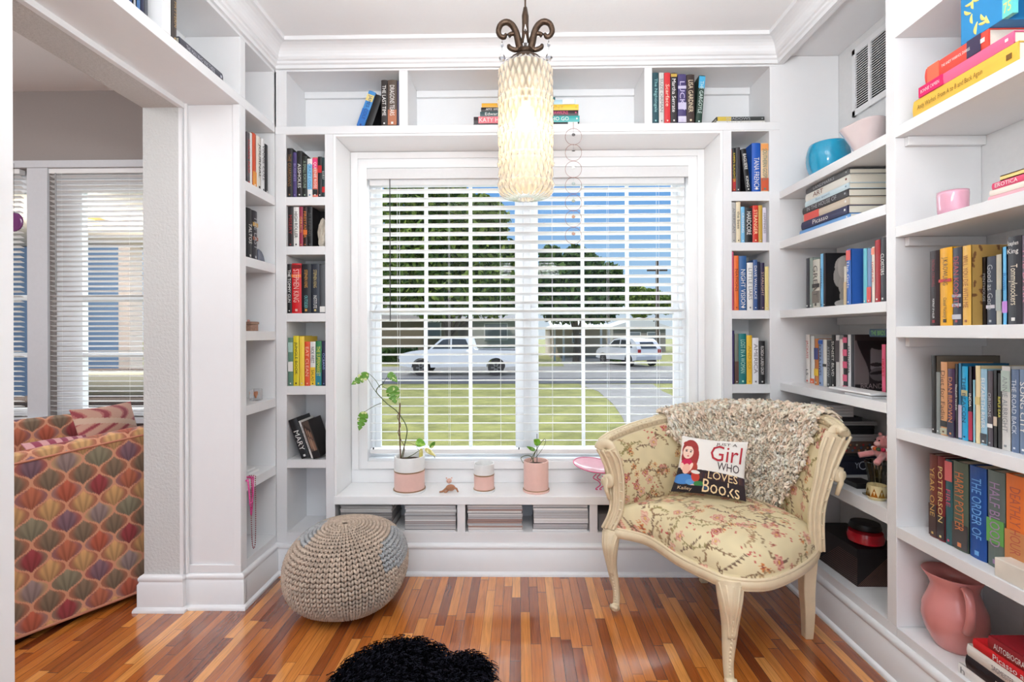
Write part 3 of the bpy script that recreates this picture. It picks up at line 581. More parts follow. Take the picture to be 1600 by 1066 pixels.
tree('tree', 'dense green tree at the far left edge of the window', 560, 560, 48, [(560, 420, 60), (540, 460, 60), (585, 470, 40)], 0, 4, 7000, .26)
b = MB(); p = aY(1027, 500, 44); tp = aY(1027, 408, 44)
r = thing('utility_pole', 'tall wooden utility pole against the sky, right side of window', 'pole', (p.x, 44, GZ)); MB().tube([(p.x, 44, GZ), (p.x, 44, tp.z)], [.17, .13], 10).build('pole', mat('pole_wood', (92, 80, 70), .9), r)
MB().box(p.x-.9, p.x+.9, 43.94, 44.06, tp.z-.9, tp.z-.75).build('crossarm', mat('pole_wood', (92, 80, 70), .9), r)
def hedge(x0, x1, y0, Y, seed, lab):
    a, c = aY(x0, 560, Y).x, aY(x1, 560, Y).x; rr = np.random.default_rng(seed); n = 1500; zt = aY(812, y0, Y).z
    P = np.stack([rr.uniform(a, c, n), rr.uniform(Y-.5, Y+.5, n), GZ+rr.uniform(0, 1, n)**.8*(zt-GZ)], 1); A = rr.normal(size=(n, 3))*.09; B = rr.normal(size=(n, 3))*.06
    V = np.stack([P-A, P-B, P+A, P+B], 1).reshape(-1, 3); me = bpy.data.meshes.new('hedge'); me.from_pydata(V.tolist(), [], np.arange(4*n).reshape(-1, 4).tolist()); me.materials.append(mat('leaf_70', (70, 96, 44), .8))
    o = bpy.data.objects.new('hedge', me); COL.objects.link(o); tag(o, lab, 'hedge')
hedge(596, 650, 545, 32, 5, 'low hedge in front of the brown house across the road')
hedge(955, 985, 548, 34, 6, 'low hedge between the carport and the gabled house')
# ---------------------------------------------------------------- books
BLK=(28,27,29); WHT=(232,230,226); RED=(196,30,34); NVY=(34,38,66); GRY=(122,122,124); CRM=(226,212,180); YEL=(238,196,50); ORG=(222,98,46); TEAL=(22,112,118); DGR=(36,60,52)
LBL=(120,184,222); BLU=(34,92,178); PUR=(72,58,110); BRN=(86,62,46); PNK=(224,96,130); DRD=(128,24,32); MST=(196,160,70); SLV=(176,178,182)
def cover(c): return mat('book_cover_%d_%d_%d' % tuple(c), c, .42, vary=.06, scale=20)
def book(loc, rot, w, h, d, c, label, text=None, tc=WHT, bands=(), tfrac=(.12, .78), group=None, art=None, soft=False, text2=None, tc2=None, hz=False):
    """spine faces local -y; thickness w along x, height h along z, depth d along y"""
    r = thing('book', label, 'book', loc, rot, group)
    t = .0012 if soft or w < .012 else .0025; ov = 0 if soft else .003
    b = MB(); b.box(0, t, .002, d, 0, h); b.box(w-t, w, .002, d, 0, h)
    k = 6; bul = 0 if w < .014 else min(.004, w*.1); P = []
    for i in range(k+1): u = i/k; P.append((w*u, .002-(bul*math.sin(math.pi*u))))
    P += [(w, .0045), (0, .0045)]; b.prism(P[::-1] if False else [(p[0], p[1]) for p in P], 0, h)
    b.build('cover', cover(c), r, local=True)
    MB().box(t+.0004, w-t-.0004, .005, d-ov-.001, ov+.0002, h-ov-.0002).build('pages', PAGES, r, local=True)
    fr = .002-bul-.0006
    for (z0, z1, bc) in bands: MB().box(.0003, w-.0003, fr-.0004, fr+.0012, h*z0, h*z1).build('spine_band', cover(bc), r, local=True)
    def line(s, col, z1, z0, x0, x1):
        L = (z1-z0)*h; wd = (x1-x0)*w
        letters('title_lettering', s, r, (x0*w, fr-.0009, z1*h), (0, 0, -1), (1, 0, 0), L, wd, mat('ink_%d_%d_%d' % tuple(col), col, .5))
    if text and not hz:
        if text2: line(text, tc, 1-tfrac[0], 1-tfrac[1]*.62, .18, .82); line(text2, tc2 or tc, .36, .1, .25, .75)
        else: line(text, tc, 1-tfrac[0], 1-tfrac[1], .2, .8)
    elif text:
        for i, s in enumerate(text.split('/')):
            letters('title_lettering', s, r, (w*.1, fr-.0009, h*(.88-.09*i)), (1, 0, 0), (0, 0, 1), w*.8, h*.07, mat('ink_%d_%d_%d' % tuple(tc), tc, .5))
        if text2: line(text2, tc2 or tc, .68, .22, .18, .82)
    # a publisher's dot at the foot of the spine
    if h > .17 and not soft and w > .015:
        o = MB(); o.box(w*.38, w*.62, fr-.0011, fr, h*.04, h*.04+w*.24); o.build('spine_emblem', mat('ink_%d_%d_%d' % tuple(tc), tc, .5), r, local=True)
    if art: art(r, w, h, d)
    return r
ORD = ['leftmost', 'second from left', 'third from left', 'fourth from left', 'fifth from left', 'sixth from left', 'seventh from left', 'eighth from left', 'ninth from left', 'tenth from left', 'eleventh from left', 'twelfth from left', 'thirteenth from left', 'fourteenth from left', 'fifteenth from left', 'sixteenth from left', 'seventeenth from left', 'eighteenth from left', 'nineteenth from left', 'twentieth from left', 'next to rightmost', 'rightmost']
def nm(i): return ORD[i]
def row_back(items, ybot, place, grp, z=None, Y=None, dep=.155):
    Y = Y or D+.006; zb = z if z is not None else Z(ybot, (items[0][0]+items[-1][1])/2)
    last = -99
    for i, it in enumerate(items):
        x0, x1, yt, c, desc = it[:5]; kw = dict(it[5]) if len(it) > 5 else {}
        lean = math.radians(kw.pop('lean', 0)); dd = kw.pop('dep', dep); push = kw.pop('push', 0)
        yr_ = ybot-40 if ybot < 210 else 500; p0 = aY(x0, yr_, D); p1 = aY(x1, yr_, D); h = aY((x0+x1)/2, yt, Y).z-zb-.0003; w_ = p1.x-p0.x-.0006
        if not lean: p0.x = max(p0.x, last+.0004)
        if lean: h = (h-w_*abs(math.sin(lean)))/math.cos(lean); w_ = w_*math.cos(lean) if lean else w_
        x = p0.x; zo = 0
        if lean < 0: zo = abs(w_*math.sin(lean))*0
        if lean > 0: x = p0.x; zo = w_*math.sin(lean)      # pivots on its lower right corner
        book((x, Y+push, zb+zo+.0003), (0, lean, 0), w_, h, dd, c, f'{desc}, {nm(i)} {place}', group=grp, **kw)
        last = p0.x+w_/max(.2, math.cos(lean)) if lean else p0.x+w_
T = lambda s, c=WHT, **k: dict(text=s, tc=c, **k)
pl = 'in top cubby, left column'
row_back([(448.2, 457, 231.6, BLK, 'black book with gold spine letters', T('THE GUARDIANS', (150, 110, 70))), (457.5, 463.5, 238, PUR, 'slim purple-navy book', T('BUSINESS', (150, 140, 190))),
 (463.8, 472, 235.7, BLK, 'black book with bold white title', T('ASSHOLES', WHT, tfrac=(.28, .8))), (472.4, 480, 244, (30, 36, 34), 'dark green-black book', T('A SMALL FORTUNE', (150, 170, 150))),
 (480.2, 488, 248, WHT, 'white paperback with blue panel', T('CRAZY LOVE', (60, 110, 170), bands=[(.2, .85, (130, 190, 224))])), (488.3, 496.4, 246, (222, 108, 88), 'pink and orange paperback', T('QUEENIE ROSE', WHT, bands=[(.72, .97, (226, 60, 120)), (.06, .2, BLK)])),
 (496.6, 502.8, 244.7, BLK, 'black paperback with a red band', dict(bands=[(.6, .78, RED)])), (503, 507.8, 246, (30, 52, 54), 'dark teal paperback with red and white letters', T('LULU', WHT, bands=[(.12, .26, RED)]))], 307.8, pl, 'books in the left column top cubby')
pl = 'in second cubby, left column'
row_back([(448.6, 457, 323, (34, 26, 28), 'black book with dark red letters', T('MISERY', (170, 60, 60))), (457.3, 466, 323.5, WHT, 'white spined book', T('HIGH ROLLER', BLK)),
 (466.2, 472.2, 323, (150, 44, 70), 'maroon book', T('GERALD', (220, 160, 90))), (472.4, 478.9, 323, (46, 26, 22), 'dark book with orange glow', T('FIRESTARTER', (220, 130, 60), bands=[(.3, .42, (224, 110, 40))])), (479.2, 487, 323, BLK, 'plain black book', T('SLEEPING', (90, 90, 90))), (487.2, 507.6, 323.5, (30, 27, 28), 'thick black book behind the white stone', dict(dep=.1, push=.09))], 384.9, pl, 'books in the left column second cubby', Y=D+.012)
pl = 'in third cubby, left column'
row_back([(447.9, 455, 412.5, BLK, 'slim black book', T('THE TOMMY GUN', WHT)), (455.3, 470.3, 411.7, (206, 24, 32), 'thick red book', T('STEPHEN KING', (236, 190, 180), bands=[(.72, .78, (236, 120, 50)), (.9, .97, (120, 20, 20))])),
 (470.6, 485.3, 412.5, (26, 28, 34), 'thick black book with orange author name', dict(text='STEPHEN KING', tc=(206, 150, 70), text2='OUTSIDER', tc2=(120, 190, 190))), (485.6, 498.8, 412.5, (32, 38, 52), 'navy-black book', dict(text='STEPHEN KING', tc=(200, 180, 120), text2='INSTITUTE', tc2=WHT)),
 (499.1, 507.6, 414, (74, 76, 80), 'grey book with white foot band', dict(bands=[(.02, .14, WHT)]))], 489.6, pl, 'books in the left column third cubby')
pl = 'in fourth cubby, left column'
row_back([(448.9, 456.8, 527.7, (92, 128, 110), 'green and white patterned book', dict(bands=[(.3, .5, WHT), (.7, .9, (170, 200, 190))])), (457.2, 466, 524.8, (226, 206, 40), 'bright yellow book', T('JUNGLE BOOK', BLK)), (466.5, 474.6, 525.5, (240, 206, 70), 'plain golden yellow book', {}),
 (475, 483.2, 534, (226, 84, 44), 'orange-red paperback', T('EAT CLEAN', (250, 200, 170))), (483.6, 491.8, 534, WHT, 'white and yellow paperback', dict(text='NICK WEST', tc=BLK, text2='SALAD', tc2=BLK, bands=[(.02, .42, YEL)])),
 (492.2, 501.5, 533, (52, 130, 84), 'green paperback with teal foot', dict(text='THE SUPERMARKET', tc=(220, 220, 80), bands=[(.02, .3, (30, 130, 150))])), (501.9, 507.8, 533.5, NVY, 'navy paperback', T('OCEANS', (150, 170, 220)))], 603.4, pl, 'books in the left column fourth cubby')
# leaning books
def cover_art(kind):
    def f(r, w, h, d):
        n = 90; m = int(n*h/d); U, V_ = np.meshgrid(np.linspace(0, 1, n), np.linspace(0, 1, m), indexing='ij')
        C = paint(kind, U, V_)
        P = np.stack([np.full_like(U, w+.0006), .004+U*(d-.006), V_*(h-.002)+.001], -1)
        gridmesh('cover_picture', P, C, colmat('printed_cover', .35), None, flip=False).parent = r
    return f
def ell(U, V, cx, cy, rx, ry, rot=0):
    a = U-cx; b = V-cy; c, s = math.cos(rot), math.sin(rot); return ((a*c+b*s)/rx)**2+((-a*s+b*c)/ry)**2
def paint(kind, U, V):
    C = np.zeros(U.shape+(3,))
    def put(mask, c): C[mask] = lina(c)
    put(U > -1, BLK)
    if kind == 'blonde':      # black and white picture of a blonde woman looking over her shoulder
        put(ell(U, V, .45, .74, .26, .22) < 1, (176, 170, 164)); put(ell(U, V, .3, .56, .14, .2) < 1, (168, 162, 156))
        put(ell(U, V, .55, .72, .13, .15) < 1, (202, 196, 190)); put((ell(U, V, .5, .75, .035, .012) < 1) | (ell(U, V, .62, .75, .03, .012) < 1), (50, 46, 44)); put(ell(U, V, .58, .64, .035, .012) < 1, (90, 76, 74))
        put((ell(U, V, .52, .4, .25, .23, .2) < 1) & (V < .58), (180, 174, 168)); put(ell(U, V, .5, .2, .2, .22) < 1, (170, 164, 158)); put(ell(U, V, .5, .06, .32, .08) < 1, (196, 192, 188)); put(ell(U, V, .66, .42, .06, .12, .5) < 1, (130, 124, 120))
        put((ell(U, V, .36, .74, .1, .2) < 1) & (U < .43), (198, 192, 184))
    elif kind == 'portrait':  # monochrome close portrait with strong shadow
        put(U > -1, (112, 104, 104)); put((U > .14+.18*(1-V)+.1*np.sin(V*5)), (26, 22, 24)); put((ell(U, V, .62, .56, .26, .3) < 1) & (U > .4), (132, 130, 132)); put((ell(U, V, .6, .3, .22, .12) < 1) & (U > .35), (98, 94, 96))
        put(ell(U, V, .55, .47, .16, .035) < 1, (40, 36, 38)); put(ell(U, V, .62, .33, .24, .03, .1) < 1, (24, 20, 22)); put(V > .9, (52, 42, 42)); put((ell(U, V, .7, .8, .3, .07) < 1), (24, 20, 20)); put(V < .12, (20, 18, 20)); put(U < .02, (150, 150, 150))
    elif kind == 'family':
        put(V > .2, (84, 70, 62))
        for cx, cy, c in ((.3, .72, (150, 116, 96)), (.55, .66, (164, 130, 108)), (.78, .6, (140, 104, 84))): put(ell(U, V, cx, cy+.04, .14, .16) < 1, (44, 34, 30)); put(ell(U, V, cx, cy, .09, .11) < 1, c); put((ell(U, V, cx, cy-.3, .13, .18) < 1) & (V > .2), c)
    elif kind == 'abstract':
        put(U > -1, (52, 98, 178)); put((ell(U, V, .75, .66, .16, .12, .8) < 1) | (ell(U, V, .62, .3, .14, .22, -.6) < 1), (206, 40, 44))
    elif kind == 'gold':
        put(U > -1, (186, 150, 84))
        for k in range(40): put(ell(U, V, rng.uniform(), rng.uniform(), .05, .02, rng.uniform(0, 3)) < 1, (120, 80, 50))
    elif kind == 'street':
        put(U > -1, (120, 112, 100)); put(V < .4, (78, 66, 56)); put(ell(U, V, .4, .7, .3, .15) < 1, (160, 152, 138)); put(ell(U, V, .7, .35, .2, .2) < 1, (52, 44, 40))
    return C
a = math.radians(-19); Yl = D+.012; zb = Z(718.7, 480)
def lean_book(xb, w, h, d, c, label, **k):
    p = aY(xb, 718, D); book((p.x, Yl, zb+.0004+w*0), (0, a, 0), w, h, d, c, label, group='leaning books in the left column', **k)
# lower left corner rests on the shelf after the spine leans left
lean_book(469.5, .042, .2, .15, BLK, 'thick black leaning book with white title, left column fifth cubby', text='MARY', tc=WHT, tfrac=(.3, .8))
lean_book(484.3, .013, .195, .15, WHT, 'thin white leaning book beside the black one, left column fifth cubby', text='THE SECRET LIVES', tc=GRY)
def fam(r, w, h, d):
    n = 50; U, V_ = np.meshgrid(np.linspace(0, 1, n), np.linspace(0, 1, 80), indexing='ij')
    gridmesh('cover_picture', np.stack([U*w*.98+.0005, np.full_like(U, -.0046), V_*(h-.002)+.001], -1), paint('family', U, V_), colmat('printed_cover', .35), None).parent = r
lean_book(489, .035, .19, .15, (40, 34, 32), 'dark leaning book with three brown figures, left column fifth cubby', art=fam, text='KNOWN', tc=WHT, tfrac=(.75, .95))
pl = 'in top cubby, right column'
row_back([(1144.2, 1146, 233, ORG, 'thin orange book', {}), (1146.3, 1151.6, 231, BLK, 'black paperback with red foot', T('KAREN SLAUGHTER', (220, 190, 60), bands=[(.02, .3, (170, 40, 44))])), (1151.8, 1158.6, 230, (58, 54, 58), 'charcoal book', {}),
 (1167.5, 1175.5, 232, (24, 23, 27), 'black leaning book', dict(text='BAGLIERE', tc=WHT, lean=-6.5, text2='KING', tc2=WHT, dep=.14)), (1176.8, 1190.4, 223.6, (24, 86, 180), 'bright blue book', dict(text='TANA FRENCH', tc=WHT, tfrac=(.3, .95))), (1190.8, 1202.4, 223.6, (224, 190, 150), 'cream and orange book', T('SOUTHERN GOSPEL', (90, 130, 120), bands=[(.02, .28, (206, 90, 56)), (.85, .98, (236, 160, 90))]))], 299.3, pl, 'books in the right column top cubby')
pl = 'in second cubby, right column'
row_back([(1144.4, 1151.5, 316, (182, 180, 176), 'grey-white book', T('AMERICAN', GRY)), (1151.8, 1158.8, 315.5, CRM, 'cream book', T('the bees', BLK)), (1159.4, 1165.3, 323, LBL, 'light blue slim book', T('CROSSING', WHT)), (1165.6, 1177.3, 324.5, BLK, 'black book with white letters', T('HARDCORE', WHT)),
 (1177.6, 1186.6, 321, (206, 52, 36), 'red-orange book', T('STRANGER', (250, 220, 170))), (1186.9, 1193, 320.6, MST, 'mustard book', {}), (1193.3, 1199.3, 324.5, (216, 208, 220), 'pale lilac book', T('HAPPINESS', GRY))], 378.8, pl, 'books in the right column second cubby')
pl = 'in third cubby, right column'
row_back([(1144.2, 1148, 393.5, (204, 90, 120), 'thin pink book', {}), (1148.2, 1155.5, 399.5, (232, 112, 48), 'orange book', T('NATIONS', (120, 50, 30))), (1156, 1167.8, 400, (52, 96, 150), 'blue book with large white title', T('NIGHT VISION', WHT, tfrac=(.25, .95))), (1168.4, 1178, 410.5, WHT, 'white paperback', T('LITTLE LIARS', GRY)),
 (1178.4, 1185, 406, (62, 92, 146), 'blue paperback', T('DAVE WALLACE', WHT)), (1185.2, 1189.3, 409, NVY, 'thin navy book', {}), (1189.6, 1196.2, 410.5, (52, 42, 72), 'dark purple book', T('STARLIGHT', (200, 170, 150))), (1196.5, 1202.4, 416.6, (226, 208, 140), 'pale yellow slim book', {})], 484.9, pl, 'books in the right column third cubby')
pl = 'in fourth cubby, right column'
row_back([(1144.4, 1148.6, 516.6, PUR, 'thin purple book', {}), (1148.9, 1155, 521.5, (118, 122, 110), 'grey-green slim book', dict(bands=[(.02, .45, (96, 70, 60))])), (1155.3, 1167.1, 521.5, (24, 116, 116), 'teal book', T('LOST IN A WOMAN', (180, 220, 200))), (1167.5, 1176.1, 524, (234, 188, 52), 'yellow book', T('AND SO', (200, 150, 40))),
 (1176.5, 1186.4, 528, (234, 234, 238), 'plain white book', T('AMERICA', GRY)), (1186.8, 1196.4, 533, BLK, 'black book with white letters', T('FLORIDA LAUREN GROFF', WHT))], 600.7, pl, 'books in the right column fourth cubby')
# ---- bridge shelf
zs = TOPB[1]; hB = lambda y, x: aY(x, y, D+.022).z-zs
pl = 'on the shelf above window'
pA = aY(557, 194, D+.03).x
for k, (dx, w_, h_, c, lab, tx) in enumerate(((0, .036, .186, (66, 140, 204), 'light blue book leaning right, above the window at left', 'JAMES COLE'), (.0405, .034, .166, (18, 18, 20), 'black book leaning under the light blue book above the window', None))):
    an = math.radians(19.5); book((pA+dx, D+.03, zs+.0006+w_*math.sin(an)), (0, an, 0), w_, h_, .15, c, lab, text=tx, tc=(30, 60, 120), bands=([(.72, .9, (226, 206, 130)), (.02, .5, (44, 110, 186))] if k == 0 else []), group='leaning books above the window')
row_back([(595, 604.8, 125, (46, 40, 38), 'dark brown book', T('THE LAST TIME', WHT)), (605.4, 619.6, 125, (88, 74, 64), 'thick patterned brown book', T('DRAGONS TEARS', WHT, bands=[(.02, .35, (176, 110, 80))])), (620, 623, 126, (84, 78, 104), 'thin grey-purple book', {})], 194, 'of upright books, left cubby above window', 'upright books in the left bridge cubby', z=zs)
row_back([(1019.9, 1029.8, 113.5, (30, 72, 82), 'dark teal book', T('The Nightingale', (150, 200, 200))), (1030.4, 1038.2, 113.5, (206, 204, 200), 'grey-white book', T('SUZE ORMAN', (110, 110, 112))), (1038.8, 1048.2, 113.5, (206, 46, 52), 'red book', T('Scarface', (250, 210, 190))), (1048.7, 1058.6, 114, (48, 44, 46), 'charcoal book with brown head', T('Martha Serrate', WHT, bands=[(.92, .98, MST)])),
 (1060, 1073, 116, (72, 62, 110), 'purple and white book', T('LUCKY', (200, 190, 220), bands=[(.02, .14, (206, 202, 220)), (.28, .42, (196, 190, 214)), (.7, .76, (196, 190, 214))])), (1073.6, 1086, 116.5, (58, 42, 38), 'dark brown book', T('LISA GARDNER', (226, 210, 180))), (1087, 1093.8, 113, (34, 62, 50), 'dark green leaning book with light blue head', dict(text='THE GARGOYLE', tc=(210, 226, 220), lean=4.6, bands=[(.74, .98, (72, 170, 214))]))][:6], 191, 'in right cubby above window', 'upright books in the right bridge cubby', z=zs)
an = math.radians(4.6); p = aY(1086.8, 190, D+.022); wq = .030; book((p.x, D+.022, zs+wq*math.sin(an)+.0004), (0, an, 0), wq, .238, .155, (34, 62, 50), 'dark green leaning book with light blue head, right cubby above window', text='THE GARGOYLE', tc=(210, 226, 220), bands=[(.74, .98, (72, 170, 214))], group='upright books in the right bridge cubby')
def flat(x0, x1, y0, y1, Y, zb, c, label, grp, dep=.155, rotz=0, **k):
    """book lying flat, spine to the front: pixels x0..x1, thickness y0..y1 at depth Y"""
    p0, p1 = aY(x0, y1, Y), aY(x1, y1, Y); w_ = (y1-y0)*Y/F-.0005
    book((p1.x, Y, zb+.0003), (0, -math.pi/2, rotz), w_, p1.x-p0.x, dep, c, label, group=grp, **k); return zb+w_+.0006
Yf = D+.03; z = zs
for (x0, x1, t, c, d_, kw) in ((739, 812, 5.6, (92, 94, 100), 'grey flat book at the stack bottom', {}), (739.5, 814, 11, (48, 34, 38), 'black flat book with pink oval', T('KATY HADA', WHT, bands=[(.35, .9, (226, 120, 130))])), (749.5, 815, 8, (58, 84, 86), 'dark teal flat book', T('Edward Snow', WHT)), (751, 813, 6.6, (44, 36, 34), 'black flat book with white letters', T('AMY WINEHOUSE', WHT)), (752, 810, 6.5, (226, 168, 40), 'orange-yellow flat book topmost', {})):
    z = flat(x0, x1, 0, t, Yf, z, c, d_+', stack left of the pendant lamp', 'flat books behind the pendant lamp, left stack', **kw)
z = zs
for (x0, x1, t, c, d_, kw) in ((828, 903.5, 7, (40, 36, 38), 'black flat book with white block at the bottom', dict(bands=[(.02, .22, WHT)])), (828, 905, 10, (64, 166, 164), 'mint green flat book', T('ALL WHO GO', WHT)), (830, 903, 8.6, (52, 32, 40), 'dark flat book with pink letters', T('SAMUEL HAWKINS', (220, 90, 130))), (831, 903.5, 9, (238, 194, 56), 'yellow flat book', T('SUNNY', MST)), (832, 898.5, 7.5, (176, 208, 220), 'pale blue flat book', dict(bands=[(.02, .3, WHT)])), (832, 867, 4, TEAL, 'small teal book topmost', {})):
    z = flat(x0, x1, 0, t, Yf, z, c, d_+', stack right of the pendant lamp', 'flat books behind the pendant lamp, right stack', **kw)
z = flat(1119, 1195, 0, 6.6, Yf, zs, (214, 212, 206), 'white flat book at far right above the window', 'flat books at the right end above the window', text='Nobody Knows', tc=GRY)
flat(1119, 1194, 0, 6.8, Yf+.004, z, (58, 60, 58), 'dark flat book with yellow end above the window, right', 'flat books at the right end above the window', bands=[(.7, .98, (206, 178, 70))], text='SHADOWS', tc=SLV)
# ---- side walls: generic rows -------------------------------------
def row_side(items, side, zb, place, grp, inset=.03, dep=.16, hmax=9, lay=None):
    XS = RX if side == 'R' else LX; XP = XS+inset if side == 'R' else XS-inset
    seq = []
    for it in items:
        x0, x1, yt = it[:3]; xp = XP
        kw0 = it[5] if len(it) > 5 else {}
        if 'ins' in kw0: xp = XS+kw0['ins'] if side == 'R' else XS-kw0['ins']
        ya_, yb_ = aX(x0, yt, xp), aX(x1, yt, xp); seq.append([xp, min(ya_.y, yb_.y), max(ya_.y, yb_.y), min(hmax, (aX((x0+x1)/2, yt, xp).z)-zb)])
    for i, it in enumerate(items):
        kw = dict(it[5]) if len(it) > 5 else {}; kw.pop('ins', None); dd = kw.pop('dep', dep)
        xp, y0, y1, h = seq[i]
        if i:  # keep clear of the previous book
            if side == 'R': y1 = min(y1, seq[i-1][1]-.0006)
            else: y0 = max(y0, seq[i-1][2]+.0006)
        seq[i][1], seq[i][2] = y0, y1
        w_ = max(.004, y1-y0-.0006)
        if side == 'R': book((xp, y1, zb+.0004), (0, 0, -math.pi/2), w_, h, dd, it[3], f'{it[4]}, {nm(i)} {place}', group=grp, **kw)
        else: book((xp, y0, zb+.0004), (0, 0, math.pi/2), w_, h, dd, it[3], f'{it[4]}, {nm(i)} {place}', group=grp, **kw)
# left wall
row_side([(386, 391, 207.5, (96, 90, 92), 'grey and black book', T('SUSAN RED', (200, 60, 60))), (391.2, 394.6, 208, WHT, 'thin white book', {}), (394.8, 400.4, 209, (206, 84, 52), 'red-orange book', dict(bands=[(.02, .3, (226, 150, 60))])), (400.7, 408, 214, (224, 218, 206), 'cream book', T('JOURNAL', BLK)), (408.2, 413.8, 217.6, (230, 230, 230), 'white book with black letters', T('VINNIE COLE', BLK)), (414.1, 419, 226.4, BLK, 'black book', {})],
 'L', lz[0], 'on the left wall bay top shelf', 'books on the left wall bay top shelf', inset=.02)
row_side([(386, 394, 326, BLK, 'black book with white title', dict(text='TALTOS', tc=WHT, tfrac=(.3, .7))), (394.4, 402.4, 330, (40, 38, 44), 'black book with gold band', dict(bands=[(.68, .76, (200, 160, 90)), (.4, .47, (150, 90, 70))], text='THE LAST', tc=SLV))], 'L', lz[1], 'beside the half-round bookend, left wall', 'books on the left wall bay second shelf', inset=.02)
row_side([(203, 208, -40, (60, 84, 130), 'blue book', {}), (208.5, 214, -42, SLV, 'silver-grey book', {}), (214.5, 220, -42, (70, 110, 160), 'mid blue book', {}), (220.5, 226, -45, NVY, 'navy book', {}), (226.4, 232, -45, (80, 84, 92), 'slate grey book', {})], 'L', UB1, 'above the doorway, far upper left', 'books above the doorway', inset=.03, hmax=.235)
row_side([(268.5, 276.5, -40, (72, 66, 64), 'tall charcoal book with gold letters', T('JAMES PATTERN', (190, 160, 110)))], 'L', UB1, 'above doorway beside the flat grey book', 'books above the doorway, second cubby', inset=.012, hmax=.235)
y0_, y1_ = aX(281, 70, LX-.015).y, aX(348, 118, LX-.015).y; t_ = .038
book((LX-.015, y1_, UB1+.0004), (0, -math.pi/2, math.pi/2), t_, y1_-y0_, .17, (72, 72, 82), 'dark slate book lying flat above the doorway', text='THE MAN WHO WAS THERE', tc=(196, 196, 206))
# ---- right wall, farther bay
row_side([(1258.8, 1264, 403.8, (58, 58, 64), 'dark grey book', {}), (1264.3, 1269.3, 403, (140, 150, 142), 'grey-green book', {}), (1269.6, 1280.6, 406, (206, 202, 190), 'off-white patterned book', dict(text='GREAT', tc=(90, 86, 80), bands=[(.1, .35, (120, 112, 104)), (.42, .5, (60, 58, 56))])), (1281, 1285.6, 397, LBL, 'sky blue book', T('ZODIAC', (60, 100, 150))), (1285.8, 1289.5, 396, (44, 34, 40), 'dark book with blonde woman picture on its cover', dict(art=cover_art('blonde'), dep=.19)),
 (1318, 1322, 416.5, (214, 206, 190), 'small white and tan book', dict(bands=[(.02, .6, (206, 180, 140))])), (1322.2, 1329, 389.5, (60, 110, 190), 'blue book with red shapes on its cover', dict(art=cover_art('abstract'), dep=.17, text='The Girls', tc=WHT, bands=[(.8, .98, (222, 92, 86))])), (1348, 1354, 388.5, (110, 196, 212), 'pale turquoise book', dict(ins=.045)), (1354.3, 1361, 388.5, (120, 150, 190), 'blue book with red foot', dict(bands=[(.02, .3, (222, 70, 60))], ins=.04)), (1361.3, 1366, 386, (236, 224, 208), 'white and coral book', T('LOVE LIES', RED, bands=[(.86, .98, (240, 140, 110))])), (1366.3, 1374.6, 375.4, (166, 30, 40), 'tall dark red book', {}), (1375, 1384, 371.5, (50, 48, 54), 'tall black book with white title', T('CLOISTERS', WHT, tfrac=(.25, .58)))],
 'R', r1z[2], 'on blonde-cover shelf', 'books on the right wall third shelf', inset=.028, hmax=.27)
row_side([(1258.5, 1265, 523, (222, 216, 210), 'white book with red letters', dict(text='JACKASS', tc=(206, 70, 66), text2='L5', tc2=BLK)), (1266, 1272, 525.6, (222, 220, 216), 'white book with orange edge', dict(bands=[(.02, .12, ORG)])), (1272.3, 1278.5, 529.5, (196, 120, 60), 'orange and blue striped book', dict(bands=[(.2, .35, YEL), (.55, .8, (60, 70, 130))])), (1278.8, 1285.2, 530.6, (150, 170, 206), 'pale blue book', T('EXTRA LIVES', NVY, bands=[(.9, .98, BLU)])),
 (1285.5, 1291, 530.8, (226, 224, 216), 'ivory book with dark emblem', dict(bands=[(.42, .48, (60, 60, 56))])), (1291.3, 1298.5, 532.4, (66, 68, 70), 'dark grey book', T('AFTERGLOW', SLV)), (1298.8, 1305, 523.4, BLK, 'tall black book with white letters', T('SUNSET BLVD', WHT)), (1305.3, 1311, 524, (206, 204, 202), 'tall grey-white book', dict(bands=[(.5, .9, (74, 66, 70))])), (1311.3, 1316.7, 530, (240, 226, 224), 'white and pale pink book', {}), (1317, 1323.6, 524, (44, 40, 42), 'black book with pink squares', dict(bands=[(.02, .08, PNK), (.16, .28, PNK), (.4, .52, PNK), (.62, .74, PNK), (.86, .96, PNK)])),
 (1323.9, 1328.8, 523.4, (226, 226, 228), 'white book with black title', T('MADONNA', BLK)), (1329, 1333, 523, (66, 66, 72), 'tall black book with a shadowed face on its cover', dict(art=cover_art('portrait'), dep=.17)), (1377, 1383, 538.5, (226, 84, 122), 'bright pink slim book', T('HEART', RED)), (1383.2, 1385.6, 540, (80, 130, 84), 'thin green book', {})],
 'R', r1z[3], 'on shadowed-face shelf', 'books on the right wall fourth shelf', inset=.108, hmax=.3, dep=.15)
bk = bpy.data.objects[[o.name for o in bpy.data.objects if o.get('label', '').startswith('tall black book with a shadowed')][0]]
letters('cover_lettering', 'BRANDO', bk, (.0165, .03, .012), (0, 1, 0), (0, 0, 1), .11, .02, mat('cover_silver', (150, 140, 140), .4))
# fix the cover lettering on the picture plane
for o in bk.children:
    if o.name.startswith('cover_lettering'):
        wbk = max(v.co.x for c in bk.children if c.name.startswith('cover_picture') for v in c.data.vertices)
        for v in o.data.vertices: v.co.x = wbk+.0006
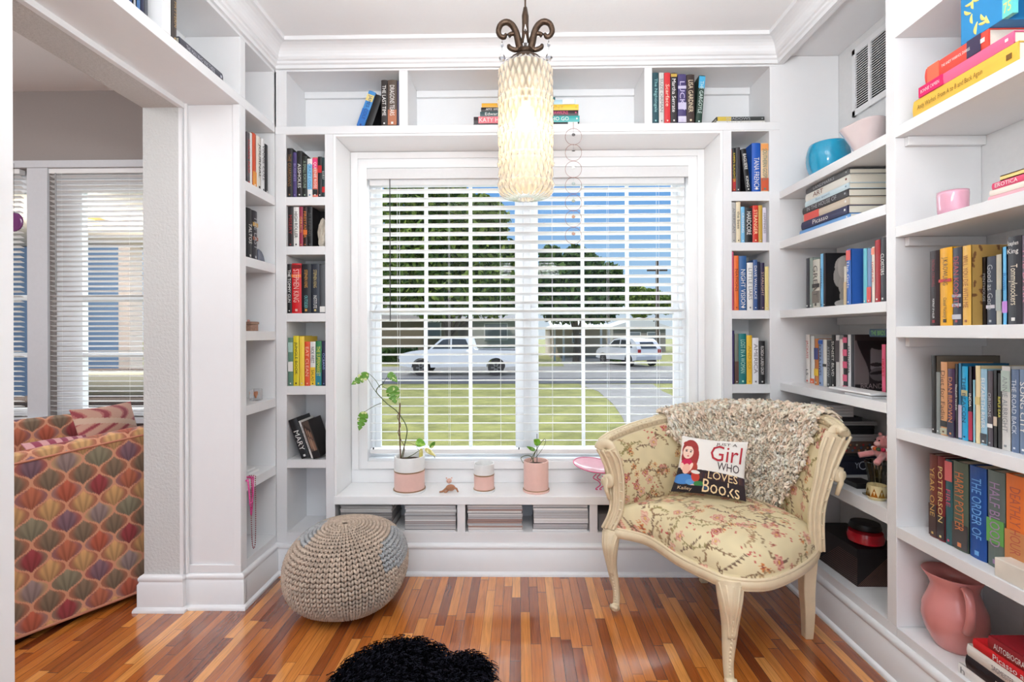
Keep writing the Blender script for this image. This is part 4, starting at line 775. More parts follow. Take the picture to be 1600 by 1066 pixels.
# blue book lying across the tops beside the face cover
pz = aX(1360, 531, RX+.1); a_ = aX(1384, 522, RX+.1)
book((RX+.11, a_.y-.01, r1z[3]+.224), (0, -math.pi/2, -math.pi/2), .03, (pz.y-a_.y)+.03, .13, (40, 74, 96), 'navy-teal book resting flat on the pink and green books, right wall', text='THE BIRDS', tc=(120, 190, 90))
for i, (xa, xb_, zoff, w_) in enumerate(((1302, 1371, .0125, .008), (1322, 1368, 0, .0085))):
    p = aX(xb_, 615, RX+.035); q = aX(xa, 612, RX+.035)
    o = MB().box(RX+.01+.012*i, RX+.095, p.y, q.y-.01, r1z[3]+zoff+.0005, r1z[3]+zoff+w_).build('white_tablet', mat('white_plastic', (236, 236, 236), .4), bevel=.002)
    tag(o, ['upper thin white slate below the shadowed face cover', 'lower thin white slate below the shadowed face cover'][i], 'slate', 'thin white slates on the right shelf')
# stack of art books
zst = r1z[1]; yn = aX(1325, 300, RX+.02).y
lay = [(21, 1247, (110, 160, 214), 'light blue art book at the very bottom of the stack', {}), (30, 1252, (46, 48, 84), 'navy art book with pink and white lettering', T('Picasso', WHT, bands=[(.0, .001, NVY)])), (30, 1254, (206, 190, 170), 'tan and red art book', dict(bands=[(.62, .97, (222, 92, 84))])), (27, 1254, (58, 56, 58), 'black art book', T('IN THE HOUSE OF', SLV)), (22, 1257, (200, 218, 224), 'pale blue-white art book', T('Bon appetit', (120, 150, 170))), (30, 1257, (226, 224, 214), 'white art book with brown title', T('ART', (130, 80, 70), tfrac=(.2, .45))), (20, 1258, (84, 84, 86), 'grey photograph-wrapped art book on top', T('LANDMARKS', SLV))]
sc_ = (aX(1325, 262.6, RX+.02).z-zst)/sum(l[0] for l in lay)
for i, (t, xl, c, d_, kw) in enumerate(lay):
    w_ = t*sc_-.0006; y1 = aX(xl, 300, RX+.02).y; off = (.004, .0, .003, 0, .002, .005, .003)[i]; kw = dict(kw)
    book((RX+.02+off, yn+(0 if i != 0 else -.004), zst+.0004), (0, -math.pi/2, -math.pi/2), w_, y1-yn, .235, c, f'{d_}, right wall stack', group='art books stacked on the right wall shelf', **kw)
    zst += t*sc_
# bowls
def at_prof(prof, fn, name, m, label, cat, loc, rot=0, **k):
    b = MB(); b.lathe(prof, (0, 0, 0), 56, fn); o = b.build(name, m, None, smooth=True); o.location = loc; o.rotation_euler = (0, 0, rot); tag(o, label, cat, **k)
    s = o.modifiers.new('sub', 'SUBSURF'); s.levels = 1; s.render_levels = 1; return o
c = aX(1303, 240, RX+.14)
prof = [(.001, .002), (.04, 0), (.062, .012), (.078, .05), (.08, .09), (.07, .125), (.066, .13), (.062, .125), (.07, .09), (.069, .05), (.055, .018), (.001, .01)]
at_prof([(r_*1.1, z*1.22) for r_, z in prof], lambda r, z, a: r*(1+.012*math.sin(14*a)*math.sin(z*120)), 'vase_bowl', mat('turquoise_glaze', (18, 150, 190), .18, bump=.3, scale=60, coat=.6, vary=.1), 'glossy turquoise ceramic bowl on the top right wall shelf', 'bowl', (RX+.12, c.y+.01, r1z[0]+.0005))
c = aX(1362, 200, RX+.14)
prof = [(.001, .0), (.03, 0), (.034, .004), (.03, .012), (.035, .03), (.05, .06), (.068, .1), (.078, .12), (.074, .122), (.06, .1), (.04, .06), (.02, .03), (.001, .026)]
def marb(): 
    m = mat('pink_marbled_glass', (226, 208, 206), .15, vary=.12, scale=9, coat=.8); return m
at_prof([(r_*1.08, z*1.16) for r_, z in prof], lambda r, z, a: r*(1+.1*math.sin(3*a+1)*(z/.12)**2 if z > 0 else 1), 'folded_bowl', marb(), 'pale pink marbled bowl with folded rim, behind the turquoise bowl', 'bowl', (RX+.12, c.y, r1z[0]+.0005))
# boxes on the lower shelf
zsh = r1z[4]; Yb = aX(1300, 700, RX+.07).y
def bx(name, label, x0, x1, z0, z1, y0, y1, m, cat='box', bev=.003, grp='boxes stacked behind the chair'):
    r = thing(name, label, cat, ((x0+x1)/2, (y0+y1)/2, z0), group=grp); lh = min(.02, (z1-z0)*.35)
    MB().box(x0+.001, x1-.001, y0+.001, y1-.001, z0, z1-lh-.0005).build('body', m, r, bevel=bev*.5); MB().box(x0, x1, y0, y1, z1-lh, z1).build('lid', m, r, bevel=bev*.5); return r
def zy(y): return aY(1340, y, Yb).z
g = .0005
z1_ = zsh+g; hts = [('navy_box', 'dark navy box with pale round mark, bottom of stack behind the chair', .078, (22, 24, 42), .07, .268), ('flat_black_box', 'flat charcoal box in the stack behind the chair', .012, (40, 38, 42), .06, .27), ('patterned_tin', 'box with orange and blue flower pattern, right wall lower shelf', .05, (112, 88, 78), .065, .262), ('silver_box', 'silver-grey flat box above the patterned box', .03, (176, 176, 180), .06, .265), ('black_box', 'black box below the clear lid, right wall lower shelf', .036, (28, 27, 32), .08, .25), ('clear_box', 'clear shallow plastic box beneath the charcoal box, right wall', .017, (170, 170, 172), .08, .262), ('slim_box', 'slim charcoal box right under the white boxes', .018, (58, 58, 62), .055, .2), ]
for n_, lab, h_, c_, xa, xb2 in hts:
    rr = bx(n_, lab, RX+xa, RX+min(xb2, .27), z1_, z1_+h_, Yb, Yb+.19, mat('box_%d' % c_[0], c_, .35 if 'silver' in n_ else .6)); 
    if n_ == 'navy_box':
        b = MB(); b.tube([(RX+.2+.016*math.cos(t), Yb-.0008, z1_+.04+.016*math.sin(t)) for t in np.linspace(0, 2*math.pi, 24)], .002, 5, cap=False); b.build('round_mark', mat('pale_mark', (180, 186, 200), .5), rr)
        letters('lettering', 'Y', rr, (RX+.165, Yb-.0008, z1_+.028), (1, 0, 0), (0, 0, 1), .018, .024, mat('pale_mark', (180, 186, 200), .5), local=False)
    if n_ == 'patterned_tin':
        for k in range(22):
            b = MB(); cc = [(206, 130, 80), (80, 110, 150), (190, 60, 60), (206, 196, 170)][k % 4]; p = (RX+.075+.009*k, Yb-.0008, z1_+.012+.024*((k*7) % 3)/2)
            b.ball(p, (.0045, .0008, .0045), 8, 5); b.build('painted_flower', mat('tin_flower_%d' % cc[0], cc, .6), rr)
    z1_ += h_+g
for k in range(4):
    o = MB().box(RX+.05+.001*(k % 2), RX+.165, Yb+.005, Yb+.12, z1_, z1_+.0115).build('white_card_box', mat('white_card', (226, 226, 226), .6), bevel=.001); tag(o, 'flat white box in the white pile atop the dark boxes', 'box', 'white flat boxes behind the chair'); z1_ += .0125
p = aX(1334, 755, RX+.06); o = bx('small_black_box', 'small low black box on the shelf front, left of the glass vase', RX+.045, RX+.12, zsh+g, zsh+.02, p.y-.04, p.y+.045, mat('box_blk', (24, 22, 24), .4), grp='loose boxes on the right wall lower shelf')
# vase with pink toy
p = aX(1371, 740, RX+.09); vc = (RX+.10, p.y, zsh+.0005)
o = at_prof([(.001, .004), (.028, 0), (.034, .01), (.036, .06), (.05, .12), (.0475, .121), (.033, .06), (.03, .014), (.001, .012)], lambda r, z, a: r*(1+.06*math.cos(12*a)), 'glass_vase', glassy('smoky_green_glass', (112, 112, 84), .75, .05), 'fluted smoky green glass vase holding the pink toy', 'vase', vc)
r = thing('soft_toy', 'pink soft toy with floral collar lying on the glass vase', 'soft toy', (vc[0], vc[1], vc[2]+.12)); PK = mat('pink_plush', (226, 150, 150), .95, sheen=.5, bump=.4, scale=250); zt_ = vc[2]+.131
b = MB(); b.tube([(vc[0]+.02, vc[1]-.035, zt_+.012), (vc[0]+.01, vc[1]+.0, zt_+.02), (vc[0]+.005, vc[1]+.03, zt_+.02)], [.02, .026, .018], 14); o = b.build('body', PK, r, smooth=True)
b = MB(); b.ball((vc[0]+.01, vc[1]-.005, zt_+.062), (.026, .025, .024), 18, 12); h_ = b.build('head', PK, r, smooth=True)
for s in (-1, 1): MB().ball((vc[0]+.012, vc[1]-.005+s*.02, zt_+.086), (.006, .008, .008), 10, 8).build('ear', PK, h_, smooth=True)
MB().ball((vc[0]-.014, vc[1]-.006, zt_+.055), (.011, .013, .009), 12, 8).build('muzzle', mat('pink_light', (240, 190, 186), .9), h_, smooth=True)
for s in (-1, 1): MB().ball((vc[0]-.013, vc[1]-.005+s*.009, zt_+.069), (.003, .003, .003), 8, 6).build('eye', mat('toy_eye', (20, 18, 18), .2), h_)
MB().tube([(vc[0]-.0, vc[1]+.02, zt_+.016), (vc[0]-.035, vc[1]+.035, zt_+.006), (vc[0]-.052, vc[1]+.04, zt_+.002)], [.012, .0105, .011], 10).build('arm', PK, r, smooth=True)
MB().tube([(vc[0]-.0, vc[1]-.02, zt_+.016), (vc[0]-.03, vc[1]-.035, zt_+.0), (vc[0]-.045, vc[1]-.045, zt_-.006)], [.012, .0105, .011], 10).build('arm', PK, r, smooth=True)
for k in range(12):
    an = 2*math.pi*k/12; cc = [(206, 40, 80), (240, 236, 230), (240, 120, 60), (70, 100, 70)][k % 4]
    MB().ball((vc[0]+.008+.026*math.cos(an), vc[1]+.026*math.sin(an), zt_+.036), (.009, .009, .007), 8, 6).build('flower', mat('toy_flower_%d' % cc[0], cc, .8), r, smooth=True)
p = aX(1374, 780, RX+.045)
b = MB(); n_ = 9
for k in range(n_):   # faceted triangles around a small cup
    pass
prof = [(.001, .002), (.026, 0), (.031, .008), (.033, .03), (.031, .052), (.029, .052), (.03, .03), (.024, .006), (.001, .005)]
b.lathe(prof, (0, 0, 0), 18); o = b.build('gold_cup', mat('cup_white_gold', (222, 206, 160), .25, metal=.3, coat=.6), None); o.location = (RX+.04, p.y+.005, zsh+.0005); tag(o, 'small faceted white and gold candle cup in front of the vase', 'candle cup')
for k in range(9):
    a0, a1, am = 2*math.pi*k/9, 2*math.pi*(k+1)/9, 2*math.pi*(k+.5)/9; R_ = .0336
    MB().add([(R_*math.cos(a0), R_*math.sin(a0), .012), (R_*math.cos(a1), R_*math.sin(a1), .012), (R_*.985*math.cos(am), R_*.985*math.sin(am), .044)], [(0, 1, 2)]).build('gold_facet', mat('gold_foil', (186, 140, 60), .2, metal=.9), o, local=True)
b = MB(); b.ball((0, 0, 0), (.012, .018, .004), 10, 6); o = b.build('sea_shell', mat('grey_shell', (120, 120, 110), .6), smooth=True); pp = aX(1352, 765, RX+.03); o.location = (RX+.035, pp.y, zsh+.0045); tag(o, 'tiny grey shell at the foot of the glass vase', 'shell')
# bottom shelf: hexagonal box and red box
A_ = aZ(1351, 917, RB+.001); B_ = aZ(1296, 873.6, RB+.001); hx = .145
r = thing('hexagon_box', 'large black hexagonal box with rose-gold lines on the bottom shelf', 'box', (RX+.14, A_.y+.12, RB))
x0 = RX+.045; ly = B_.y-A_.y; hexp = [(x0, A_.y), (x0+.13, A_.y-.0), (x0+.19, A_.y+ly*.5), (x0+.13, B_.y+.03), (x0+.02, B_.y+.03), (x0-.005, B_.y)]
b = MB(); b.prism(hexp, RB+.0005, RB+hx-.03); b.build('body', mat('black_box_card', (24, 17, 18), .5), r); b = MB(); b.prism([(a+(a-(x0+.09))*.02, q+(q-A_.y-.1)*.02) for a, q in hexp], RB+hx-.0295, RB+hx); b.build('lid', mat('black_box_card', (24, 17, 18), .5), r)
RG = mat('rose_gold_line', (150, 110, 96), .4, metal=.4)
def lines(P, Q, nrm, n, slant, nm_):
    b = MB(); P = Vector(P); Q = Vector(Q); L = (Q-P); up_ = Vector((0, 0, hx-.036)); nn = Vector(nrm)
    for k in range(n):
        t0 = k/n; s0 = P+L*t0+nn*.0006+Vector((0, 0, .002)); s1 = P+L*min(1, max(0, t0+slant))+nn*.0006+Vector((0, 0, .002))+up_*min(1, abs((min(1, max(0, t0+slant))-t0)/slant))
        if (s1-s0).length > .01: b.tube([s0, s1], .0005, 4)
    return b.build(nm_, RG, r)
lines((x0-.005, B_.y, RB), (x0, A_.y, RB), (-1, 0, 0), 26, .55, 'line_pattern'); lines((x0, A_.y, RB), (x0+.13, A_.y, RB), (0, -1, 0), 18, .9, 'line_pattern')
b = MB(); cxr, cyr = RX+.115, A_.y+.055
pts_ = [(cxr+.062*math.cos(t)*(1-.0*math.sin(t)), cyr+.05*math.sin(t)) for t in np.linspace(0, 2*math.pi, 40)[:-1]]
r = thing('red_box', 'shiny red round box lying on the black hexagonal box', 'box', (cxr, cyr, RB+hx)); MB().lathe([(.001, 0), (.05, 0), (.062, .01), (.064, .03), (.058, .046), (.001, .05)], (cxr, cyr, RB+hx+.003), 40).build('body', mat('red_foil', (176, 20, 36), .25, coat=.5), r, smooth='auto')
MB().lathe([(.001, 0), (.054, 0), (.056, .006), (.05, .022), (.001, .024)], (cxr+.012, cyr+.02, RB+hx+.0535), 40).build('black_cap', mat('box_blk', (24, 22, 24), .4), r, smooth='auto')
b = MB(); b.lathe([(.001, 0), (.011, 0), (.012, .002), (.001, .003)], (0, 0, 0), 16); o = b.build('brass_button', mat('aged_brass', (150, 116, 66), .4, metal=.8), smooth='auto'); pp = aZ(1281, 855, RB+.001); o.location = (max(pp.x, RX+.012), pp.y, RB+.0005); tag(o, 'small brass disc on the bottom shelf behind the chair leg', 'brass disc')
# ---- right wall, nearest bay ------------------------------------
row_side([(1452, 1467.5, 392, (40, 20, 24), 'black book with dark red name', dict(text='PATRICIA CORNWELL', tc=(150, 36, 50), text2='PORTRAIT OF A KILLER', tc2=WHT)), (1467.8, 1487.5, 387.5, (236, 172, 30), 'bright golden book with a red mark', dict(text='J.K.ROWLING', tc=(70, 50, 20), text2='Casual Vacancy', tc2=(60, 40, 20), bands=[(.56, .6, RED)])), (1488, 1502, 387, (60, 64, 78), 'slate book with white streaks', T('DEAN KOONTZ', (180, 80, 90), bands=[(.08, .14, (190, 190, 196)), (.24, .28, (180, 182, 190)), (.36, .4, (150, 154, 164))])), (1503, 1516.5, 384, (226, 178, 84), 'gold book with brown title', dict(text='WILL YOU DIE WITH ME', tc=(160, 96, 60), art=cover_art('gold'), dep=.2)),
 (1532, 1540.5, 402, (38, 32, 36), 'black book with thin white letters', T('PENTHOUSE', SLV, ins=.05)), (1541, 1555, 401, (66, 72, 86), 'slate blue book with pale band', T('Good as Gone', SLV, bands=[(.24, .29, (206, 200, 206))], ins=.04)), (1555.5, 1564, 398, (196, 190, 172), 'beige patterned book', dict(bands=[(.2, .5, (170, 176, 170))], ins=.04)), (1564.5, 1573, 386, (92, 174, 220), 'light blue book with violet foot', T('Roman', (40, 110, 180), bands=[(.15, .3, (190, 130, 210))])), (1573.5, 1595.5, 369.5, (50, 50, 56), 'thick black book with white titles', dict(text='Stephen/King', tc=WHT, hz=True, text2='Tommyknockers', tc2=(226, 214, 190))), (1596, 1612, 367, (98, 80, 96), 'tall mauve book at photo edge', T('THE DARK', (200, 130, 150)))],
 'R', r2z[2], 'on nearest bay\'s upper novel shelf', 'novels on the nearest bay, upper shelf', inset=.02, hmax=.3, dep=.17)
row_side([(1454.5, 1461.5, 556, (36, 32, 32), 'tall black book with street picture on its cover', dict(art=cover_art('street'), dep=.2)), (1461.8, 1468.5, 582, (128, 132, 130), 'grey short book', {}), (1469, 1479.5, 566, (206, 150, 104), 'tan book with black foot', T('Diet for Fadie', (96, 64, 40), bands=[(.12, .2, BLK), (.02, .1, (180, 176, 150))])), (1480, 1491, 577, (70, 44, 76), 'purple and gold book', dict(text='DAN BROWN', tc=(200, 130, 80), bands=[(.02, .25, NVY)])), (1491.3, 1496, 569, (38, 34, 40), 'thin black book with white letters', T('Elizabeth candide', WHT)),
 (1496.3, 1501.8, 568, (20, 104, 146), 'blue book', dict(bands=[(.02, .45, (190, 176, 196))])), (1502, 1511.5, 573, (30, 160, 206), 'bright cyan book', T('THE BEACON', (20, 60, 90), bands=[(.6, .68, (190, 180, 130))])), (1512, 1518.5, 573, (44, 32, 52), 'dark book with INDIA title', T('INDIA', WHT, bands=[(.02, .4, (176, 30, 70))])), (1518.8, 1523, 594, (150, 204, 222), 'pale blue short book', {}), (1523.3, 1531, 572, (226, 206, 160), 'cream book', dict(bands=[(.5, .6, (206, 184, 120))])), (1531.3, 1541.5, 577, (150, 188, 208), 'dusty blue book', T('ELIZABETH RIVER', WHT, bands=[(.02, .15, (60, 62, 68))])),
 (1542, 1550.5, 580, (84, 76, 82), 'grey-brown book with white band', T('ORIGINS', SLV, bands=[(.25, .3, WHT)])), (1551, 1557, 579, (30, 26, 28), 'black book with pale figure', dict(bands=[(.28, .4, (200, 180, 160))])), (1557.3, 1564, 584, (38, 36, 38), 'black book with yellow letters', T('RIFLE EAR', (226, 216, 90))), (1564.3, 1578, 573, (206, 202, 198), 'thick pale grey book', T('ANNIE ALBRIGHT', (130, 134, 136), bands=[(.7, .95, (170, 184, 174))])), (1579, 1591.5, 578, (96, 114, 144), 'slate blue book', T('THE ROAD BACK', (206, 214, 224))), (1592, 1606, 578, (110, 128, 156), 'pale slate blue book at photo edge', T('SONG CITY', WHT))],
 'R', r2z[3], 'on nearest bay\'s middle shelf', 'novels on the nearest bay, crowded shelf', inset=.048, hmax=.3, dep=.14)
row_side([(1451.5, 1463.5, 710.5, (110, 52, 44), 'red-brown thick book', T('YEAR ONE', (200, 160, 90), bands=[(.02, .4, (70, 50, 50))])), (1464, 1476, 714, (120, 34, 40), 'wine red book', T('POTTERSON', (222, 200, 130), bands=[(.02, .3, (50, 40, 44))])), (1476.5, 1488, 719, (46, 92, 98), 'teal book with pink diagonal', dict(bands=[(.75, .98, (206, 100, 100))], text='FIRE', tc=(206, 80, 110))), (1488.5, 1512.5, 722.5, (84, 98, 84), 'thick grey-green book with orange letters', T('HARRY POTTER', (206, 120, 70), bands=[(.02, .3, (70, 66, 68))])),
 (1514.5, 1541, 730, (20, 74, 150), 'thick deep blue book', T('THE ORDER OF', (110, 170, 226))), (1542.5, 1570, 737, (96, 110, 106), 'thick grey book with green swirl', T('HALF BLOOD', (160, 130, 170), bands=[(.25, .5, (96, 160, 80))])), (1571, 1606, 744, (226, 118, 50), 'thick orange book', T('DEATHLY HOUR', (180, 90, 70), bands=[(.02, .45, (196, 130, 80))]))],
 'R', r2z[4], 'on nearest bay\'s lower shelf', 'thick novels on the nearest bay, lower shelf', inset=.05, hmax=.27, dep=.17)
# flat stack near the top
zst = r2z[0]
def flat_r(xl, xr, h_, c, label, grp, XP, **kw):
    global zst
    y1, y0 = aX(xl, 150, XP).y, aX(xr, 150, XP).y; book((XP, y0, zst+.0004), (0, -math.pi/2, -math.pi/2), h_-.0006, y1-y0, .2, c, label, group=grp, **kw); zst += h_
XA = RX+.02; g_ = 'flat books at the top of the nearest bay'
hA = (aX(1427, 159.5, XA).z-zst)
flat_r(1427, 1591, hA, (232, 184, 70), 'thick yellow flat book at the bottom of upper right stack', g_, XA, text='Andy Warhol  From A to B and Back Again', tc=(120, 84, 30), tfrac=(.06, .72))
hB_ = .033; flat_r(1436, 1584, hB_, (230, 100, 140), 'pink flat book second in upper right stack', g_, XA, text='BONNIE CAMIEN', tc=WHT, tfrac=(.03, .26), bands=[(.7, .997, (222, 24, 100))])
flat_r(1446, 1545, .05, (222, 76, 62), 'thick red flat book with white title in upper right stack', g_, XA+.004, text='THE ANDY WARHOL DIARIES', tc=WHT, tfrac=(.3, .75), bands=[(.1, .3, (60, 50, 80)), (.75, .95, (236, 110, 80))])
# blue box with loose yellow strokes
y1, y0 = aX(1501, 60, XA+.006).y, aX(1566, 20, XA+.006).y; hq = .135
r = thing('patterned_box', 'blue box with yellow brush strokes on top of the red book', 'box', (XA+.08, (y0+y1)/2, zst), group=None); BX = mat('box_blue', (44, 138, 196), .5)
MB().box(XA+.006, XA+.16, y0, y1, zst+.0005, zst+hq).build('body', BX, r, bevel=.002)
rs = np.random.default_rng(5)
for k in range(12):
    cy, cz = rs.uniform(y0+.02, y1-.02), rs.uniform(zst+.02, zst+hq-.02); an = rs.uniform(0, 3.1); b = MB(); pts_ = []
    for t in np.linspace(-1, 1, 7): pts_.append((XA+.0058, cy+t*.014*math.cos(an)-(t*t)*.004*math.sin(an), cz+t*.014*math.sin(an)+(t*t)*.004*math.cos(an)))
    if min(p[1] for p in pts_) > y0+.003 and max(p[1] for p in pts_) < y1-.003 and min(p[2] for p in pts_) > zst+.003 and max(p[2] for p in pts_) < zst+hq-.003:
        b.tube(pts_, [(.0005, .0008), (.0008, .003), (.0009, .0042), (.0009, .0045), (.0009, .004), (.0008, .003), (.0005, .0008)], 8, flat=(1, 0, 0)); b.build('yellow_stroke', mat('stroke_yellow', (236, 214, 120), .5), r, smooth=True)
flat_y = y0
MB().box(XA+.0056, XA+.02, y0-.028, y0-.0005, zst+.0005, zst+.05).build('mint_label', mat('mint', (110, 206, 196), .5), r)
letters('lettering', '75', r, (XA+.0052, y0-.004, zst+.01), (0, -1, 0), (0, 0, 1), .02, .03, mat('stroke_yellow', (236, 214, 120), .5), local=False)
o = MB().box(XA+.03, XA+.2, y0-.17, y0-.032, zst+.0005, zst+hq*.8).build('body_box', BX, bevel=.002); tag(o, 'second blue box at the top right photo corner', 'box')
# pink tumbler and pink books on next shelf
p = aX(1494, 320, RX+.06); c_ = (RX+.05, p.y, r2z[1]+.0005)
o = at_prof([(.001, .001), (.034, 0), (.037, .004), (.039, .072), (.0375, .072), (.035, .008), (.001, .006)], None, 'tumbler', mat('pink_frosted_glass', (226, 168, 188), .15, coat=.6), 'short pink glass tumbler on the right shelf', 'tumbler', c_)
zst = r2z[1]
for i, (h_, c, lab) in enumerate(((.02, (240, 170, 180), 'pale pink flat book at the bottom, by the pink tumbler'), (.016, (236, 220, 206), 'cream flat book between pink books, by the tumbler'), (.018, (226, 76, 112), 'hot pink flat book by the pink tumbler'), (.014, (240, 206, 130), 'pale yellow flat book on top, by the tumbler'))):
    flat_r([1543, 1545, 1549, 1561][i], 1680, h_, c, lab, 'pink flat books beside the tumbler', RX+.04, **(T('EROTICA', WHT, tfrac=(.05, .35)) if i == 2 else {}))
# marble box lower right
p = aX(1562, 880, RX+.02)
o = MB().box(RX+.006, RX+.05, p.y-.12, p.y-.0, r2z[4]+.0005, r2z[4]+.05).build('marble_box', mat('white_marble', (222, 216, 204), .3, vary=.2, scale=14, coat=.4), bevel=.002); tag(o, 'small white and gold marbled box before the orange book', 'box')
# pitcher ------------------------------------------------------------
pc = aX(1478, 930, RX+.105); pc.y = min(pc.y-.008, Y1b-.098); r = thing('pitcher', 'large pink ceramic pitcher with a loop handle on the bottom shelf', 'pitcher', (RX+.105, pc.y, R2B)); PG = mat('pink_glaze', (214, 138, 134), .28, coat=.5, vary=.06, scale=6)
s_ = (aX(1430, 888, RX+.105).z-R2B)/.25
s_ = .94
prof = [(.001, .004), (.052, 0), (.058, .01), (.078, .05), (.088, .09), (.085, .13), (.07, .17), (.062, .195), (.066, .215), (.078, .24), (.0765, .242), (.062, .215), (.056, .195), (.064, .17), (.078, .13), (.08, .09), (.07, .05), (.05, .016), (.001, .012)]
cx_, cy_ = RX+.105, pc.y
def sp(r, z, a):
    q = max(0, (z/s_-.17)/.07); d = math.cos(a-math.radians(115)); return r*(1+.13*q*q*max(0, d)**1.5)
b = MB(); b.lathe([(r_*s_, z*s_) for r_, z in prof], (cx_, cy_, R2B+.0005), 64, sp); o = b.build('body', PG, r, smooth=True)
hd = Vector((math.cos(math.radians(-112)), math.sin(math.radians(-112)), 0)); pts_ = []
for t, rr_, zz_ in ((0, .066, .222), (.2, .088, .232), (.4, .112, .215), (.6, .12, .175), (.8, .112, .125), (1, .084, .085)): pts_.append(Vector((cx_, cy_, R2B+zz_*s_))+hd*rr_*s_)
b = MB(); b.tube(pts_, [(.009, .014), (.008, .013), (.0075, .0125), (.007, .012), (.0075, .013), (.011, .017)], 12, flat=hd); o = b.build('handle', PG, r, smooth=True); sm = o.modifiers.new('s', 'SUBSURF'); sm.levels = 2; sm.render_levels = 2
# flat stack beside the pitcher
XQ = RX+.012; zst = R2B
def flat_q(xl, h_, c, lab, **kw):
    global zst
    y1 = aX(xl, 990, XQ).y; y0 = y1-.3; book((kw.pop('X', XQ), y0, zst+.0004), (0, -math.pi/2, -math.pi/2), h_-.0006, y1-y0, .2, c, lab, group='flat books beside the pink pitcher', **kw); zst += h_
flat_q(1497, .03, (236, 234, 230), 'white flat book at the bottom beside the pitcher', text='h', tc=GRY, tfrac=(.03, .08)); flat_q(1509, .038, (26, 22, 30), 'glossy black flat book beside the pitcher', text='FERGUSON', tc=WHT, tfrac=(.3, .5)); flat_q(1511, .034, (226, 220, 212), 'ivory flat book between red and black ones', text='SAGMEISTER', tc=(120, 110, 120), tfrac=(.25, .45)); flat_q(1520, .026, (206, 26, 34), 'bright red flat book with white title', text='Picasso and the Art', tc=WHT, tfrac=(.2, .8)); flat_q(1544, .036, (140, 22, 34), 'dark red flat book topmost beside the pitcher', text='AUTOBIOGRAPHY OF MARK', tc=WHT, tfrac=(.06, .6))
# ---- magazines under the bench -------------------------------------
def mags(x0, x1, ytop, n, label, grp, cols, ex=None):
    zb = CB+.0004; zt = min(Z(ytop, (x0+x1)/2), BZ0-.002); h = (zt-zb)/n; A, B = X(x0, 800), X(x1, 800)
    rs = np.random.default_rng(int(x0)); base = None
    for k in range(n):
        c = cols[rs.integers(len(cols))]; dx = rs.uniform(-.003, .003)
        if k == 0 or True:
            r = thing('magazine', label, 'magazine', ((A+B)/2, D+.006, zb+h*k), group=grp); w2_ = (B-A)/2-.004; dy = rs.uniform(0, .006)
            MB().box(-w2_+dx, w2_+dx, .0015+dy, .19, .0006, h-.0012).build('pages', mat('mag_pages_%d' % c[0], c, .6, scale=300, vary=.06), r, local=True)
            cc = [(196, 190, 186), (120, 116, 116), (214, 212, 210), (160, 136, 132), (90, 84, 88)][rs.integers(5)]
            MB().box(-w2_+dx, w2_+dx, dy, .1915, h-.0011, h-.0002).build('cover', mat('mag_cover_%d' % cc[0], cc, .3), r, local=True)
WP = [(222, 220, 218), (206, 204, 204), (190, 190, 192), (232, 230, 228), (176, 172, 172)]
mags(530, 613, 790, 13, 'thin magazine in the pile directly behind the knitted pouf', 'magazines behind the pouf', [(150, 148, 148), (176, 174, 172), (190, 190, 190)])
mags(631, 713, 791, 13, 'thin white-edged magazine in the pile just right of the pouf', 'magazines right of the pouf', WP)
mags(729, 817, 790.5, 13, 'magazine in the left pile of the middle bench cubby', 'magazines in the middle cubby, left pile', WP+[(170, 140, 132)])
mags(832, 920, 790.5, 10, 'magazine in the right pile of the middle bench cubby', 'magazines in the middle cubby, right pile', WP)
o = MB().box(X(935, 800)+.002, X(975, 800), D+.012, D+.19, CB+.0004, CB+.085).build('grey_file_box', mat('grey_felt', (110, 108, 108), .9)); tag(o, 'dark grey file box in bench cubby beside the chair leg', 'box')
